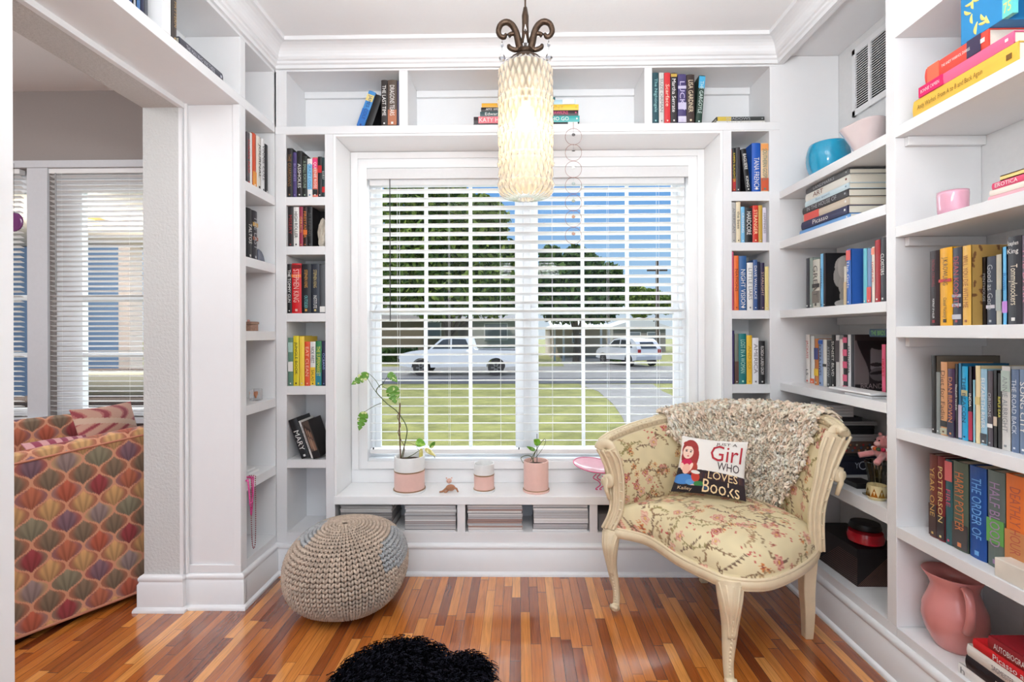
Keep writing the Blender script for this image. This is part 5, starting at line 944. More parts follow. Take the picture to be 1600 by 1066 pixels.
# ---------------------------------------------------------------- fabric patterns and fur
def floral(U, V, seed, area, dens=260, base=(222, 206, 164)):
    """scattered blossoms, sprigs and berries printed on cream cloth; U, V in metres"""
    C = np.tile(lina(base), U.shape+(1,)); rs = np.random.default_rng(seed); u0, u1, v0, v1 = U.min(), U.max(), V.min(), V.max(); n = int((u1-u0)*(v1-v0)*dens)
    n1 = .04*np.sin(U*90+3*np.sin(V*40))[..., None]; C = C*(1+n1*.6)
    OL = [(148, 132, 84), (134, 104, 72), (162, 130, 92), (120, 92, 70)]; PK_ = [(200, 110, 100), (184, 78, 76), (210, 140, 120), (214, 156, 134)]; OR_ = [(214, 150, 84), (206, 120, 60), (196, 130, 110)]
    for k in range(n):
        cu, cv = rs.uniform(u0, u1), rs.uniform(v0, v1); near = (abs(U-cu) < .06) & (abs(V-cv) < .06)
        if not near.any(): continue
        a = U[near]-cu; b = V[near]-cv; col = C[near]; th = rs.uniform(0, 6.28); kind = rs.integers(0, 10)
        x = a*math.cos(th)+b*math.sin(th); y = -a*math.sin(th)+b*math.cos(th)
        if kind < 5:     # curved sprig with leaves
            L = rs.uniform(.035, .058); c2 = rs.uniform(-9, 9); d = abs(y-c2*x*x); m = (d < .0016) & (abs(x) < L); oc = lina(OL[rs.integers(4)]); col[m] = oc
            for j in np.linspace(-.9, .9, 7):
                lx = L*j; ly = c2*lx*lx; s = 1 if rs.uniform() > .5 else -1; an = s*.9; xx_ = x-lx-.005*math.cos(an); yy_ = y-ly-.005*math.sin(an)
                q = ((xx_*math.cos(an)+yy_*math.sin(an))/.0085)**2+((-xx_*math.sin(an)+yy_*math.cos(an))/.003)**2; col[q < 1] = oc*(.8+.5*rs.uniform())
        elif kind < 7:   # blossom
            R = rs.uniform(.015, .027); r_ = np.hypot(x, y); t = np.arctan2(y, x); pr = R*(.62+.38*abs(np.cos(2.5*t))); pc = lina(PK_[rs.integers(4)])
            m = r_ < pr; col[m] = pc*1.0; m = r_ < pr*.78; col[m] = (pc*.45+lina((236, 206, 176))*.55); m = (r_ < pr*.5); col[m] = pc*.8; col[r_ < R*.2] = lina((226, 180, 90))
        elif kind < 9:   # small orange flower with thin rays
            R = rs.uniform(.011, .018); r_ = np.hypot(x, y); t = np.arctan2(y, x); oc = lina(OR_[rs.integers(3)]); col[(r_ < R) & (np.cos(7*t) > .2)] = oc; col[r_ < R*.35] = lina((150, 70, 50))
        else:
            for j in range(5): q = np.hypot(x-rs.uniform(-.02, .02), y-rs.uniform(-.02, .02)); col[q < .0035] = lina((190, 50, 60))
        C[near] = col
    return np.clip(C, 0, 1)
def fur(name, P, N, L, parent, cols, grav=.5, curl=.006, turns=2.5, rad=.0014, K=9, seed=1, tang=.6, label=None):
    rs = np.random.default_rng(seed); n = len(P); N = N/np.linalg.norm(N, axis=1)[:, None]
    T1 = np.cross(N, rs.normal(size=(n, 3))); T1 /= np.linalg.norm(T1, axis=1)[:, None]; T2 = np.cross(N, T1)
    D = N+T1*tang*rs.uniform(0, 1, n)[:, None]; D /= np.linalg.norm(D, axis=1)[:, None]; LL = L*rs.uniform(.65, 1.2, n); ph = rs.uniform(0, 6.28, n)
    pts = []
    for k in range(K):
        t = k/(K-1); c = curl*min(1, t*2)*(1-.2*t); an = ph+turns*6.28*t
        q = P+D*(LL*t)[:, None]*(1-grav*t*.55)+np.array([0, 0, -1.])*(LL*grav*t*t*.8)[:, None]+T1*(c*np.cos(an))[:, None]+T2*(c*np.sin(an))[:, None]; pts.append(q)
    pts = np.stack(pts, 1); tg = np.gradient(pts, axis=1); tg /= np.linalg.norm(tg, axis=2)[..., None]+1e-9
    A = np.cross(tg, np.array([.3, .2, .93])); A /= np.linalg.norm(A, axis=2)[..., None]+1e-9; B = np.cross(tg, A)
    rr = rad*(1-.75*np.linspace(0, 1, K)**2)[None, :, None]
    ring_ = np.stack([pts+(A*math.cos(a)+B*math.sin(a))*rr for a in (0, 2.094, 4.189)], 2)   # n,K,3,3
    V = ring_.reshape(-1, 3)-np.array(wloc(parent)); base = (np.arange(n)*K*3)[:, None, None, None]; k_ = np.arange(K-1)[None, :, None, None]*3; j = np.arange(3)[None, None, :, None]; j2 = (j+1) % 3
    q = np.concatenate([base+k_+j, base+k_+j2, base+k_+3+j2, base+k_+3+j], -1).reshape(-1, 4)
    cc = lina(np.array(cols))[rs.integers(0, len(cols), n)]*rs.uniform(.9, 1.1, n)[:, None]; CV = np.repeat(cc, K*3, 0)
    me = bpy.data.meshes.new(name); me.vertices.add(len(V)); me.vertices.foreach_set('co', V.astype(np.float32).ravel()); me.loops.add(q.size); me.loops.foreach_set('vertex_index', q.ravel().astype(np.int32))
    me.polygons.add(len(q)); me.polygons.foreach_set('loop_start', np.arange(0, q.size, 4, dtype=np.int32)); me.polygons.foreach_set('use_smooth', [True]*len(q))
    at = me.color_attributes.new('Col', 'FLOAT_COLOR', 'POINT'); at.data.foreach_set('color', np.concatenate([np.clip(CV, 0, 1), np.ones((len(V), 1))], 1).astype(np.float32).ravel())
    me.materials.append(woolmat('wool_light' if cols[0][0] > 100 else 'wool_dark', .08 if cols[0][0] > 100 else .05)); me.update(calc_edges=True); o = bpy.data.objects.new(name, me); COL.objects.link(o); o.parent = parent; return o
def catmull(pts, n, closed=False):
    P = np.array(pts, float); m = len(P); out = []
    tt = np.linspace(0, m if closed else m-1, n, endpoint=not closed)
    for t in tt:
        i = int(math.floor(t)); i = min(i, m-2) if not closed else i; f = t-i
        g = (lambda k: P[k % m]) if closed else (lambda k: P[min(max(k, 0), m-1)])
        a, b, c, d = g(i-1), g(i), g(i+1), g(i+2)
        out.append(.5*((2*b)+(-a+c)*f+(2*a-5*b+4*c-d)*f*f+(-a+3*b-3*c+d)*f**3))
    return np.array(out)
# ---------------------------------------------------------------- corner armchair
WOOD = mat('cream_painted_wood', (224, 206, 172), .38, bump=.25, scale=35, vary=.1, coat=.15)
chr_ = thing('armchair', 'cream carved corner armchair with floral upholstery in front of the window', 'chair', (.8, 1.95, 0))
q = lambda x, y: tuple(aZ(x, y, .35))[:2]
fr_ = [q(952, 828), q(1010, 842), q(1060, 873), q(1100, 893), q(1140, 908), q(1200, 910), q(1252, 887), q(1276, 862)]
bkp = [(1.118, 1.93), (1.085, 2.08), (1.0, 2.21), (.87, 2.28), (.72, 2.255), (.56, 2.18), (.44, 2.11)]
OUT = catmull(fr_+bkp, 360, True); cc_ = np.array([.80, 1.95])
S = np.concatenate([np.linspace(0, .864, 62), (1-np.linspace(.8, 0, 34)[1:]**2)**(1/7)]); Sp = np.concatenate([S, [1.0, 1.0]]); nU = 360
Pn = np.zeros((nU, len(S)+6, 3)); Uf = np.zeros((nU, len(S)+6)); Vf = np.zeros_like(Uf)
for j in range(len(S)+6):
    if j < len(S): s = S[j]; f = s; z = .372+.088*(1-s**7)**.5+.022*(1-s*s)
    else: k = (j-len(S)+1)/6; f = 1+.012*math.sin(k*math.pi); z = .372-.018*k
    f = f*1.0; ring2 = cc_+(OUT-cc_)*f
    Pn[:, j, 0] = ring2[:, 0]; Pn[:, j, 1] = ring2[:, 1]; Pn[:, j, 2] = z
    st = f+(.0 if j < len(S)-14 else (j-(len(S)-14))*.006); q2 = cc_+(OUT-cc_)*st; Uf[:, j], Vf[:, j] = q2[:, 0], q2[:, 1]
al = np.concatenate([np.zeros((nU, 1)), np.cumsum(np.linalg.norm(np.diff(Pn, axis=1), axis=2), 1)], 1); dr = OUT-cc_; dr /= np.linalg.norm(dr, axis=1)[:, None]; Uf = dr[:, 0:1]*al; Vf = dr[:, 1:2]*al
gridmesh('seat', Pn, floral(Uf, Vf, 3, 1, 560), colmat('floral_upholstery', .7, .1, .15, 900), chr_, closed_u=True)
def railtube(name, pts, r, n=10): return MB().tube(pts, r, n).build(name, WOOD, chr_, smooth=True)
ringp = [(p[0], p[1], .345) for p in cc_+(OUT-cc_)*1.0]; ringp = ringp+[ringp[0]]
b = MB(); b.tube(ringp, [(.013, .02)]*len(ringp), 10, cap=False, flat=(1, 0, 0)); 
r2 = [(p[0], p[1], .362) for p in cc_+(OUT-cc_)*1.014]; b.tube(r2+[r2[0]], .006, 8, cap=False); r3 = [(p[0], p[1], .33) for p in cc_+(OUT-cc_)*1.01]; b.tube(r3+[r3[0]], .006, 8, cap=False)
b.build('seat_rail', WOOD, chr_, smooth=True)
# back curve from right front post round to left front post
FLc = np.array(fr_[0]); Rc = np.array(fr_[-1])
BC = [tuple(Rc+np.array([.0, .0])), (1.125, 1.95), (1.092, 2.09), (1.0, 2.22), (.87, 2.285), (.72, 2.26), (.56, 2.185), (.44, 2.115), (FLc[0]+.01, FLc[1]+.015)]
NB = 260; BK = catmull(BC, NB); tg = np.gradient(BK, axis=0); tg /= np.linalg.norm(tg, axis=1)[:, None]; NO = np.stack([tg[:, 1], -tg[:, 0]], 1)
if (NO[NB//2]@np.array([.0, 1.0])) < 0: NO = -NO
tpar = np.linspace(0, 1, NB); TOPZ = np.interp(tpar, [0, .12, .3, .45, .6, .75, .9, 1], [.80, .815, .815, .80, .775, .745, .71, .685]); FLR = np.interp(tpar, [0, .15, .35, .5, .7, 1], [.085, .075, .04, .03, .045, .06])
def backpt(i, v, off=0.0):
    z = .385+(TOPZ[i]-.385)*v; d = FLR[i]*v**1.4+off; return (BK[i, 0]+NO[i, 0]*d, BK[i, 1]+NO[i, 1]*d, z)
i0, i1 = 10, NB-9; NV = 110; vv = np.linspace(.02, .965, NV); PI_ = np.zeros((i1-i0, NV, 3)); arc = np.concatenate([[0], np.cumsum(np.linalg.norm(np.diff(BK, axis=0), axis=1))]); Uf = np.zeros((i1-i0, NV)); Vf = np.zeros_like(Uf)
for a_, i in enumerate(range(i0, i1)):
    ed = min(1, (a_+1)/14, (i1-i0-a_)/14)**.5
    for j, v in enumerate(vv):
        puff = .006+.042*(math.sin(math.pi*min(1, max(0, (v+.05)/1.08))))**.55*ed; PI_[a_, j] = backpt(i, v, -puff); Uf[a_, j] = arc[i]; Vf[a_, j] = v*.4
PIF = PI_.copy(); gridmesh('back_cushion', PI_, floral(Uf, Vf, 9, 1, 560), colmat('floral_upholstery', .7), chr_)
PO = np.array([[backpt(i, v, .012) for v in (.0, .3, .6, .97)] for i in range(i0, i1, 3)]); gridmesh('back_outside', PO, np.tile(lina((206, 186, 140)), (PO.shape[0], 4, 1)), colmat('floral_upholstery', .7), chr_, flip=True)
# top rail with carved ridges and leaf bumps
def along(v, off, dz=0, s=2): return [tuple(np.array(backpt(i, v, off))+np.array([0, 0, dz])) for i in range(0, NB, s)]
b = MB(); b.tube(along(1, 0), [(.02, .024)]*len(along(1, 0)), 12, flat=(0, 0, 1)); b.build('top_rail', WOOD, chr_, smooth=True)
b = MB()
for off, dz in ((-.017, .012), (-.017, -.016), (.004, .021)): b.tube(along(1, off, dz), .0065, 8)
b.build('rail_moulding', WOOD, chr_, smooth=True)
b = MB()
for i in range(4, NB-3, 5):
    p = Vector(backpt(i, 1, -.012))+Vector((0, 0, .012)); n2 = Vector((NO[i, 0], NO[i, 1], 0)); b.tube([p-n2*.012+Vector((0, 0, -.012)), p-n2*.004+Vector((0, 0, .006)), p+n2*.018+Vector((0, 0, .009))], [.003, .0055, .002], 6)
b.build('carved_leaves', WOOD, chr_, smooth=True)
def post(name, path, hw, wd, knob, side):
    """carved front post: slab with raised edges, centre spine, rungs and a curled knob"""
    path = catmull(path, 40); wd = Vector(wd).normalized(); HWs = np.interp(np.linspace(0, 1, 40), np.linspace(0, 1, len(hw)), hw); m = 40
    b = MB(); b.tube([tuple(p) for p in path], [(h, .014) for h in HWs], 14, flat=wd); r = b.build(name, WOOD, chr_, smooth=True)
    b = MB(); fwd = wd.cross(Vector((0, 0, 1))).normalized(); fwd = fwd if fwd.y < 0 else -fwd
    for k in (-.88, -.36, .36, .88): b.tube([Vector(p)+wd*h*k+fwd*(.010 if abs(k) > .5 else .0125) for p, h in zip(path, HWs)], .0062, 7)
    for i in range(4, 22, 3): p = Vector(path[i]); h = HWs[i]; b.tube([p+wd*h*.36+fwd*.013, p+wd*h*.62+fwd*.016, p+wd*h*.88+fwd*.011], .0035, 6)
    b.build('post_carving', WOOD, r, smooth=True)
    kb = Vector(knob); sp_ = []; 
    for t in np.linspace(0, 1, 22): a = t*5.2; rr_ = .021*(1-.62*t); sp_.append(kb+wd*side*(rr_*math.cos(a+1.57)*1.0)+Vector((0, 0, rr_*math.sin(a+1.57))))
    b = MB(); b.tube([kb+Vector((0, 0, -.075))-wd*side*.012, kb+Vector((0, 0, -.03))+wd*side*.004]+sp_, [.007, .010]+[(.009*(1-.3*t), .016) for t in np.linspace(0, 1, 22)], 8, flat=fwd); b.build('post_scroll', WOOD, r, smooth=True)
    tp = Vector(path[-1])+Vector((0, 0, .0)); sp_ = []
    for t in np.linspace(0, 1, 26): a = t*6.5; rr_ = .03*(1-.7*t); sp_.append(tp+wd*side*(rr_*math.cos(a)*1.1)+Vector((0, 0, rr_*math.sin(a))))
    b = MB(); b.tube(sp_, [(.011*(1-.3*t), .022*(1-.2*t)) for t in np.linspace(0, 1, 26)], 8, flat=fwd); b.build('top_scroll', WOOD, r, smooth=True)
Rb = backpt(1, 0, 0); Rt = backpt(1, 1, 0)
P = lambda x, y, Y: tuple(aY(x, y, Y))
post('front_post', [(Rc[0]-.01, Rc[1]-.012, .36), P(1274, 800, Rc[1]-.015), P(1286, 745, Rc[1]-.015), P(1298, 705, Rc[1]-.012), P(1308, 682, Rc[1]-.008)], [.026, .028, .034, .046, .052], (1, .05, 0), P(1312, 742, Rc[1]-.02), 1)
post('front_post', [(FLc[0]-.004, FLc[1]-.006, .36), P(964, 795, FLc[1]-.008), P(964, 750, FLc[1]-.008), P(956, 718, FLc[1]-.012), P(948, 703, FLc[1]-.015)], [.026, .028, .034, .044, .042], (.84, -.5, 0), P(948, 752, FLc[1]-.012), -1)
# legs
def cab(pts, rad, fan):
    path = catmull(pts, 34); R_ = np.interp(np.linspace(0, 1, 34), np.linspace(0, 1, len(rad)), rad); b = MB(); b.tube([tuple(p) for p in path], list(R_), 16, flat=(1, 0, 0)); L = b.build('leg', WOOD, chr_, smooth=True)
    b = MB(); f = Vector(fan).normalized(); s = f.cross(Vector((0, 0, 1))).normalized()
    for k in (-1.1, -.55, 0, .55, 1.1):
        pp = [Vector(path[i])+ (f*math.cos(k*(1-i/22*.75))+s*math.sin(k*(1-i/22*.75)))*(R_[i]*.93) for i in range(0, 20)]; b.tube(pp, [.0055*(1-.02*i) for i in range(20)], 6)
    b.build('knee_carving', WOOD, L, smooth=True)
    b = MB()
    for i in range(12, 29, 1): p = Vector(path[i])+f*R_[i]*.95; b.ball(p, (.0042, .0042, .0055), 8, 6)
    b.build('bead_carving', WOOD, L, smooth=True)
    b = MB(); e_p = Vector(path[-1]); b.ball(e_p+f*.006+Vector((0, 0, .012)), (.019, .019, .016), 14, 8); b.tube([e_p+s*-.016+f*.02+Vector((0, 0, .02)), e_p+s*.016+f*.02+Vector((0, 0, .02))], .009, 10); b.build('foot', WOOD, L, smooth=True)
ff = aZ(962, 960, 0); cab([(FLc[0]+.012, FLc[1]+.005, .345), (FLc[0]+.002, FLc[1]-.01, .29), (FLc[0]+.01, FLc[1]+0, .2), (ff.x+.005, ff.y+.01, .09), (ff.x, ff.y, .02)], [.038, .034, .021, .0145, .0135], (-.5, -.85, 0))
fm = aZ(1140, 1078, 0); kx, ky = fr_[4]; cab([(kx+.006, ky+.018, .345), (kx+.002, ky+.002, .29), (kx+.004, ky+.008, .2), (fm.x+.0, fm.y+.01, .09), (fm.x, fm.y, .02)], [.046, .04, .027, .0175, .0145], (-.1, -1, 0))
def saber(pts, hs):
    path = catmull(pts, 16); H_ = np.interp(np.linspace(0, 1, 16), [0, 1], hs); b = MB(); V = []
    for p, h in zip(path, H_): V += [(p[0]-h, p[1]-h, p[2]), (p[0]+h, p[1]-h, p[2]), (p[0]+h, p[1]+h, p[2]), (p[0]-h, p[1]+h, p[2])]
    b.add(V, [(i*4+k, i*4+(k+1) % 4, i*4+4+(k+1) % 4, i*4+4+k) for i in range(15) for k in range(4)]+[(3, 2, 1, 0), (60, 61, 62, 63)]); b.build('leg', WOOD, chr_, bevel=.003, smooth='auto')
rf = aZ(1270, 1000, 0); saber([(Rc[0]-.028, Rc[1]+.005, .34), (Rc[0]-.034, Rc[1]+.005, .22), (Rc[0]-.022, Rc[1]+.02, .11), (rf.x-.012, rf.y+.015, 0)], (.025, .015))
bf = aZ(1100, 911, 0); saber([(.87, 2.25, .34), (.87, 2.255, .2), (bf.x, bf.y+.01, 0)], (.022, .016))
# throw pillow ------------------------------------------------------
cor = {k: np.array(v) for k, v in dict(BL=aY(1048, 768, 2.09), BR=aY(1166, 784, 1.975), TL=aY(1066, 681, 2.17), TR=aY(1169, 691, 2.06)).items()}
pr_ = thing('throw_pillow', 'small white and black printed pillow with a red-haired girl and lettering, on the armchair', 'pillow', tuple((cor['BL']+cor['BR'])/2))
nrm = np.cross(cor['BR']-cor['BL'], cor['TL']-cor['BL']); nrm /= np.linalg.norm(nrm); nrm = nrm if nrm[1] < 0 else -nrm
def pil(u, v, s=1):
    u = np.asarray(u, float); v = np.asarray(v, float); pinch = .05; uu = u+(u-.5)*(-pinch)*np.sin(np.pi*v)*0; 
    eu = .035*np.sin(np.pi*v); ev = .03*np.sin(np.pi*u); uu = .5+(u-.5)*(1-2*eu); v2 = .5+(v-.5)*(1-2*ev)
    B_ = cor['BL']*((1-uu)*(1-v2))[..., None]+cor['BR']*(uu*(1-v2))[..., None]+cor['TL']*((1-uu)*v2)[..., None]+cor['TR']*(uu*v2)[..., None]
    t = .042*(np.clip(np.sin(np.pi*u), 0, 1)**.55)*(np.clip(np.sin(np.pi*v), 0, 1)**.55); return B_+nrm*(t*s)[..., None]
U, V_ = np.meshgrid(np.linspace(0, 1, 260), np.linspace(0, 1, 220), indexing='ij'); C = np.tile(lina((238, 232, 224)), U.shape+(1,))
def put(m, c): C[m] = lina(c)
dk = (V_ < .42-.06*U) ; put(dk, (40, 26, 30)); sh_ = dk & (V_ > .22); 
for k in range(26): u0_ = .3+k*.027; put(sh_ & (U > u0_) & (U < u0_+.02) & (V_ < .36-.03*((k*7) % 3)/3) & (V_ > .24), [(70, 40, 44), (52, 34, 50), (86, 52, 40)][k % 3])
E = lambda cx, cy, rx, ry, rot=0: ell(U, V_, cx, cy, rx, ry, rot) < 1
put(E(.16, .74, .13, .2), (150, 44, 40)); put(E(.22, .55, .08, .24, -.15), (158, 50, 44)); put(E(.25, .42, .06, .1), (176, 66, 50)); put(E(.08, .62, .05, .12), (150, 44, 40))
put(E(.13, .7, .085, .12), (246, 210, 190)); put(E(.14, .86, .1, .05), (160, 50, 44)); put(E(.1, .72, .018, .012) | E(.17, .71, .018, .012), (40, 26, 30)); put(E(.1, .745, .025, .006, .2) | E(.175, .74, .025, .006, -.2), (70, 34, 30)); put(E(.135, .63, .018, .01), (196, 50, 60)); put(E(.135, .665, .008, .008), (226, 170, 150))
put(E(.13, .5, .09, .08), (206, 30, 80)); put(E(.07, .44, .035, .07, .4) | E(.2, .43, .03, .08, -.3), (244, 206, 186)); put(E(.14, .4, .06, .09), (236, 180, 160)); put(E(.13, .22, .15, .09), (70, 130, 196)); put(E(.25, .17, .08, .05, -.2), (90, 150, 206)); put(E(.3, .12, .05, .02), (240, 200, 180)); put(E(.3, .27, .06, .09, .3), (196, 60, 44)); put(E(.29, .35, .07, .03, -.2), (230, 226, 216)); put(E(.37, .15, .08, .05, -.1), (56, 130, 66)); put(E(.42, .1, .08, .03), (60, 90, 120)); put((V_ < .12) & (U < .42), (28, 20, 26))
gridmesh('pillow_cover', pil(U, V_), C, colmat('printed_cloth', .8, .1, .1, 900), pr_)
gridmesh('pillow_back', pil(U[::6, ::6], V_[::6, ::6], -1), np.tile(lina((230, 224, 214)), U[::6, ::6].shape+(1,)), colmat('printed_cloth', .8), pr_, flip=True)
def warp(p): return Vector(pil(np.array(p[0]), np.array(p[1]))+nrm*.0026)-wloc(pr_)
for s_, u0_, v0_, w_, h_, c_ in (('JUST A', .5, .87, .4, .07, (60, 44, 44)), ('Girl', .48, .58, .46, .3, (176, 40, 52)), ('WHO', .6, .43, .32, .14, (64, 46, 48)), ('LOVES', .48, .26, .42, .13, (240, 210, 160)), ('Books', .42, .03, .5, .22, (244, 216, 170)), ('Kailey', .08, .03, .2, .07, (230, 200, 160))):
    letters('lettering', s_, pr_, (u0_, v0_, 0), (1, -.06 if v0_ < .5 else 0, 0), (0, 1, 0), w_, h_, mat('pillow_ink_%d' % c_[0], c_, .8), keep=2.4, warp=warp)
# sheepskin ----------------------------------------------------------
th_ = thing('sheepskin_throw', 'long curly cream sheepskin draped over the back of the armchair', 'throw', tuple(backpt(NB*2//5, .9)))
iA, iB = int(NB*.13), int(NB*.66); rs = np.random.default_rng(11)
def lowv(f): return np.interp(f, [0, .12, .3, .5, .62, .75, 1], [.62, .3, .08, .06, .3, .62, .85])
n_s = 5000; fs = rs.uniform(0, 1, n_s*3); vs = rs.uniform(0, 1.4, n_s*3); ok = vs > lowv(fs)+rs.normal(0, .03, n_s*3); fs, vs = fs[ok][:n_s], vs[ok][:n_s]
Pp, Nn = [], []
for f, v in zip(fs, vs):
    i = int(iA+(iB-iA)*f)
    if v <= 1: 
        j = min(NV-1, int(v*(NV-1))); p = PIF[i-i0, j]+np.array([-NO[i, 0], -NO[i, 1], 0])*.006; n_ = np.array([-NO[i, 0], -NO[i, 1], .25+v*.5])
        if v > .93: n_ = np.array([-NO[i, 0]*.7, -NO[i, 1]*.7, 1.0]); pass
    else:
        w_ = (v-1)/.4; fi = -2.0+3.9*w_; n_ = np.array([NO[i, 0]*math.sin(fi), NO[i, 1]*math.sin(fi), math.cos(fi)]); p = np.array(backpt(i, 1, 0))+n_*.036; n_ = n_+np.array([0, 0, .35])
    Pp.append(p); Nn.append(n_)
g0 = [i for i in range(iA, iB+1)]; sk = np.array([[tuple(PIF[i-i0, min(NV-1, int(v*(NV-1)))]+np.array([-NO[i, 0], -NO[i, 1], 0])*.004) for v in np.linspace(lowv((i-iA)/(iB-iA))+.02, .97, 20)] for i in g0])
sk2 = np.array([[tuple(np.array(backpt(i, 1, o))+np.array([0, 0, z])) for o, z in ((-.034, -.012), (-.03, .018), (-.012, .034), (.012, .034), (.03, .016), (.034, -.03))] for i in g0])
gridmesh('hide', np.concatenate([sk, sk2], 1), np.tile(lina((248, 232, 214)), (len(g0), 26, 1)), colmat('hide_leather', .9), th_)
FC = [(255, 242, 222), (255, 236, 212), (255, 246, 232), (252, 226, 202), (255, 234, 212)]; Pp, Nn = np.array(Pp), np.array(Nn)
fur('fleece_locks', Pp[:3600], Nn[:3600], .052, th_, FC, grav=.55, curl=.0065, turns=1.9, rad=.0105, tang=2.2, seed=4)
fur('fleece_wisps', Pp[3600:], Nn[3600:], .06, th_, FC, grav=.5, curl=.006, turns=2.8, rad=.0034, tang=1.2, seed=5)
# ---------------------------------------------------------------- knitted pouf
pc_ = aY(546.5, 890, 2.13); pr0 = .262*1.0; pY = 2.105; pX = pc_.x; pZ = .178
r = thing('pouf', 'round chunky knitted beige pouf with pale grey patches, left of the window bench', 'pouf', (pX, pY, 0))
Rr, Rz = (aY(638, 890, pY).x-aY(448, 890, pY).x)/2*.92, .177
axis = Vector((-.03, -.07, 1)).normalized(); qr = Vector((0, 0, 1)).rotation_difference(axis)
def pf(th, ph, o=0.0):
    d = Vector((math.cos(ph)*math.cos(th), math.cos(ph)*math.sin(th), math.sin(ph))); d = qr @ d
    e = (abs(d.x)**2.3+abs(d.y)**2.3)/(Rr+o)**2.3+abs(d.z)**2.3/(Rz+o)**2.3; t = e**(-1/2.3); return Vector((pX+d.x*t, pY+d.y*t, pZ+.0+d.z*t)), d
Ug = np.array([[tuple(pf(th, ph, -.008)[0]) for ph in np.linspace(-1.56, 1.56, 40)] for th in np.linspace(0, 2*math.pi, 60, endpoint=False)])
gridmesh('inner_cover', Ug, np.tile(lina((112, 96, 84)), (60, 40, 1)), colmat('knit_yarn', .95), r, closed_u=True)
Ncol = 64; V = []; Fq = []; CV = []; rs = np.random.default_rng(2)
def stitch(pts, rad, c):
    o = len(V); b = MB(); b.tube(pts, rad, 6); V.extend(b.v); Fq.extend([tuple(i+o for i in f) for f in b.f]); CV.extend([c]*len(b.v))
for c_ in range(Ncol):
    rows = 40
    for k in range(rows):
        ph = -1.5+3.0*(k+.5)/rows; th0 = 2*math.pi*c_/Ncol; wdt = 2*math.pi/Ncol
        if math.cos(ph) < .42 and c_ % 2: continue
        mul = 2 if math.cos(ph) < .42 else 1
        if math.cos(ph) < .2 and c_ % 4: continue
        if math.cos(ph) < .2: mul = 4
        d = pf(th0, ph)[1]; grey = (d.x > .74 and d.z > .12 and d.z < .6 and d.y > -.6) or (d.x < -.5 and d.z > .55 and d.y < .3); base = np.array(lina((166, 167, 168) if grey else (190, 171, 154)))*rs.uniform(.84, 1.1)
        dp = 3.0/rows; rr_ = .0056*min(1.15, max(.5, math.cos(ph)*mul*1.0))
        for s in (-1, 1):
            A_ = pf(th0+s*wdt*mul*.37, ph+dp*.42, .000)[0]; B_ = pf(th0+s*wdt*mul*.22, ph, .0065)[0]; C_ = pf(th0+s*wdt*mul*.03, ph-dp*.6, -.001)[0]
            stitch([A_, B_, C_], [rr_*.75, rr_*1.1, rr_*.7], base)
wp = wloc(r); me = bpy.data.meshes.new('knitted_cover'); me.from_pydata([(a-wp.x, b-wp.y, max(.001, c)-wp.z) for a, b, c in V], [], Fq); me.polygons.foreach_set('use_smooth', [True]*len(Fq))
at = me.color_attributes.new('Col', 'FLOAT_COLOR', 'POINT'); at.data.foreach_set('color', np.concatenate([np.clip(np.array(CV), 0, 1), np.ones((len(V), 1))], 1).astype(np.float32).ravel()); me.materials.append(colmat('knit_yarn', .95)); o = bpy.data.objects.new('knitted_cover', me); COL.objects.link(o); o.parent = r
# ---------------------------------------------------------------- black sheepskin rug
r = thing('rug', 'shaggy black sheepskin rug on the wooden floor at the bottom of the photo', 'rug', (-.28, 1.5, 0)); rs = np.random.default_rng(3)
c1 = aZ(632, 1012, .04); c2 = aZ(735, 1030, .04)
EL = [((c1.x-.0, c1.y-.2), (.2, .26)), ((c1.x-.02, c1.y-.36), (.2, .28)), ((c2.x-.015, c2.y-.15), (.09, .19))]
n_ = 9500; pts_ = []
while len(pts_) < n_:
    (cx_, cy_), (rx_, ry_) = EL[rs.choice(3, p=[.4, .42, .18])]; a, b_ = rs.uniform(-1, 1, 2)
    if a*a+b_*b_ < 1 and cy_+b_*ry_ > .95: pts_.append((cx_+a*rx_, cy_+b_*ry_, .012, a, b_))
A_ = np.array(pts_); Nn = np.stack([A_[:, 3]*.9, A_[:, 4]*.9, np.full(len(A_), .9)], 1)
b = MB()
for (cx_, cy_), (rx_, ry_) in EL: b.prism([(cx_+rx_*.95*math.cos(t), cy_+ry_*.95*math.sin(t)) for t in np.linspace(0, 2*math.pi, 40)[:-1]], .001+.002*len(b.v)/400, .012+.001*len(b.v)/80)
b.build('hide', mat('black_hide', (16, 16, 18), .9), r)
fur('fleece', A_[:, :3], Nn, .08, r, [(20, 20, 25), (10, 10, 13), (30, 30, 38), (6, 6, 8), (46, 46, 56)], grav=.5, curl=.009, turns=1.8, rad=.0021, K=9, seed=8, tang=.7)
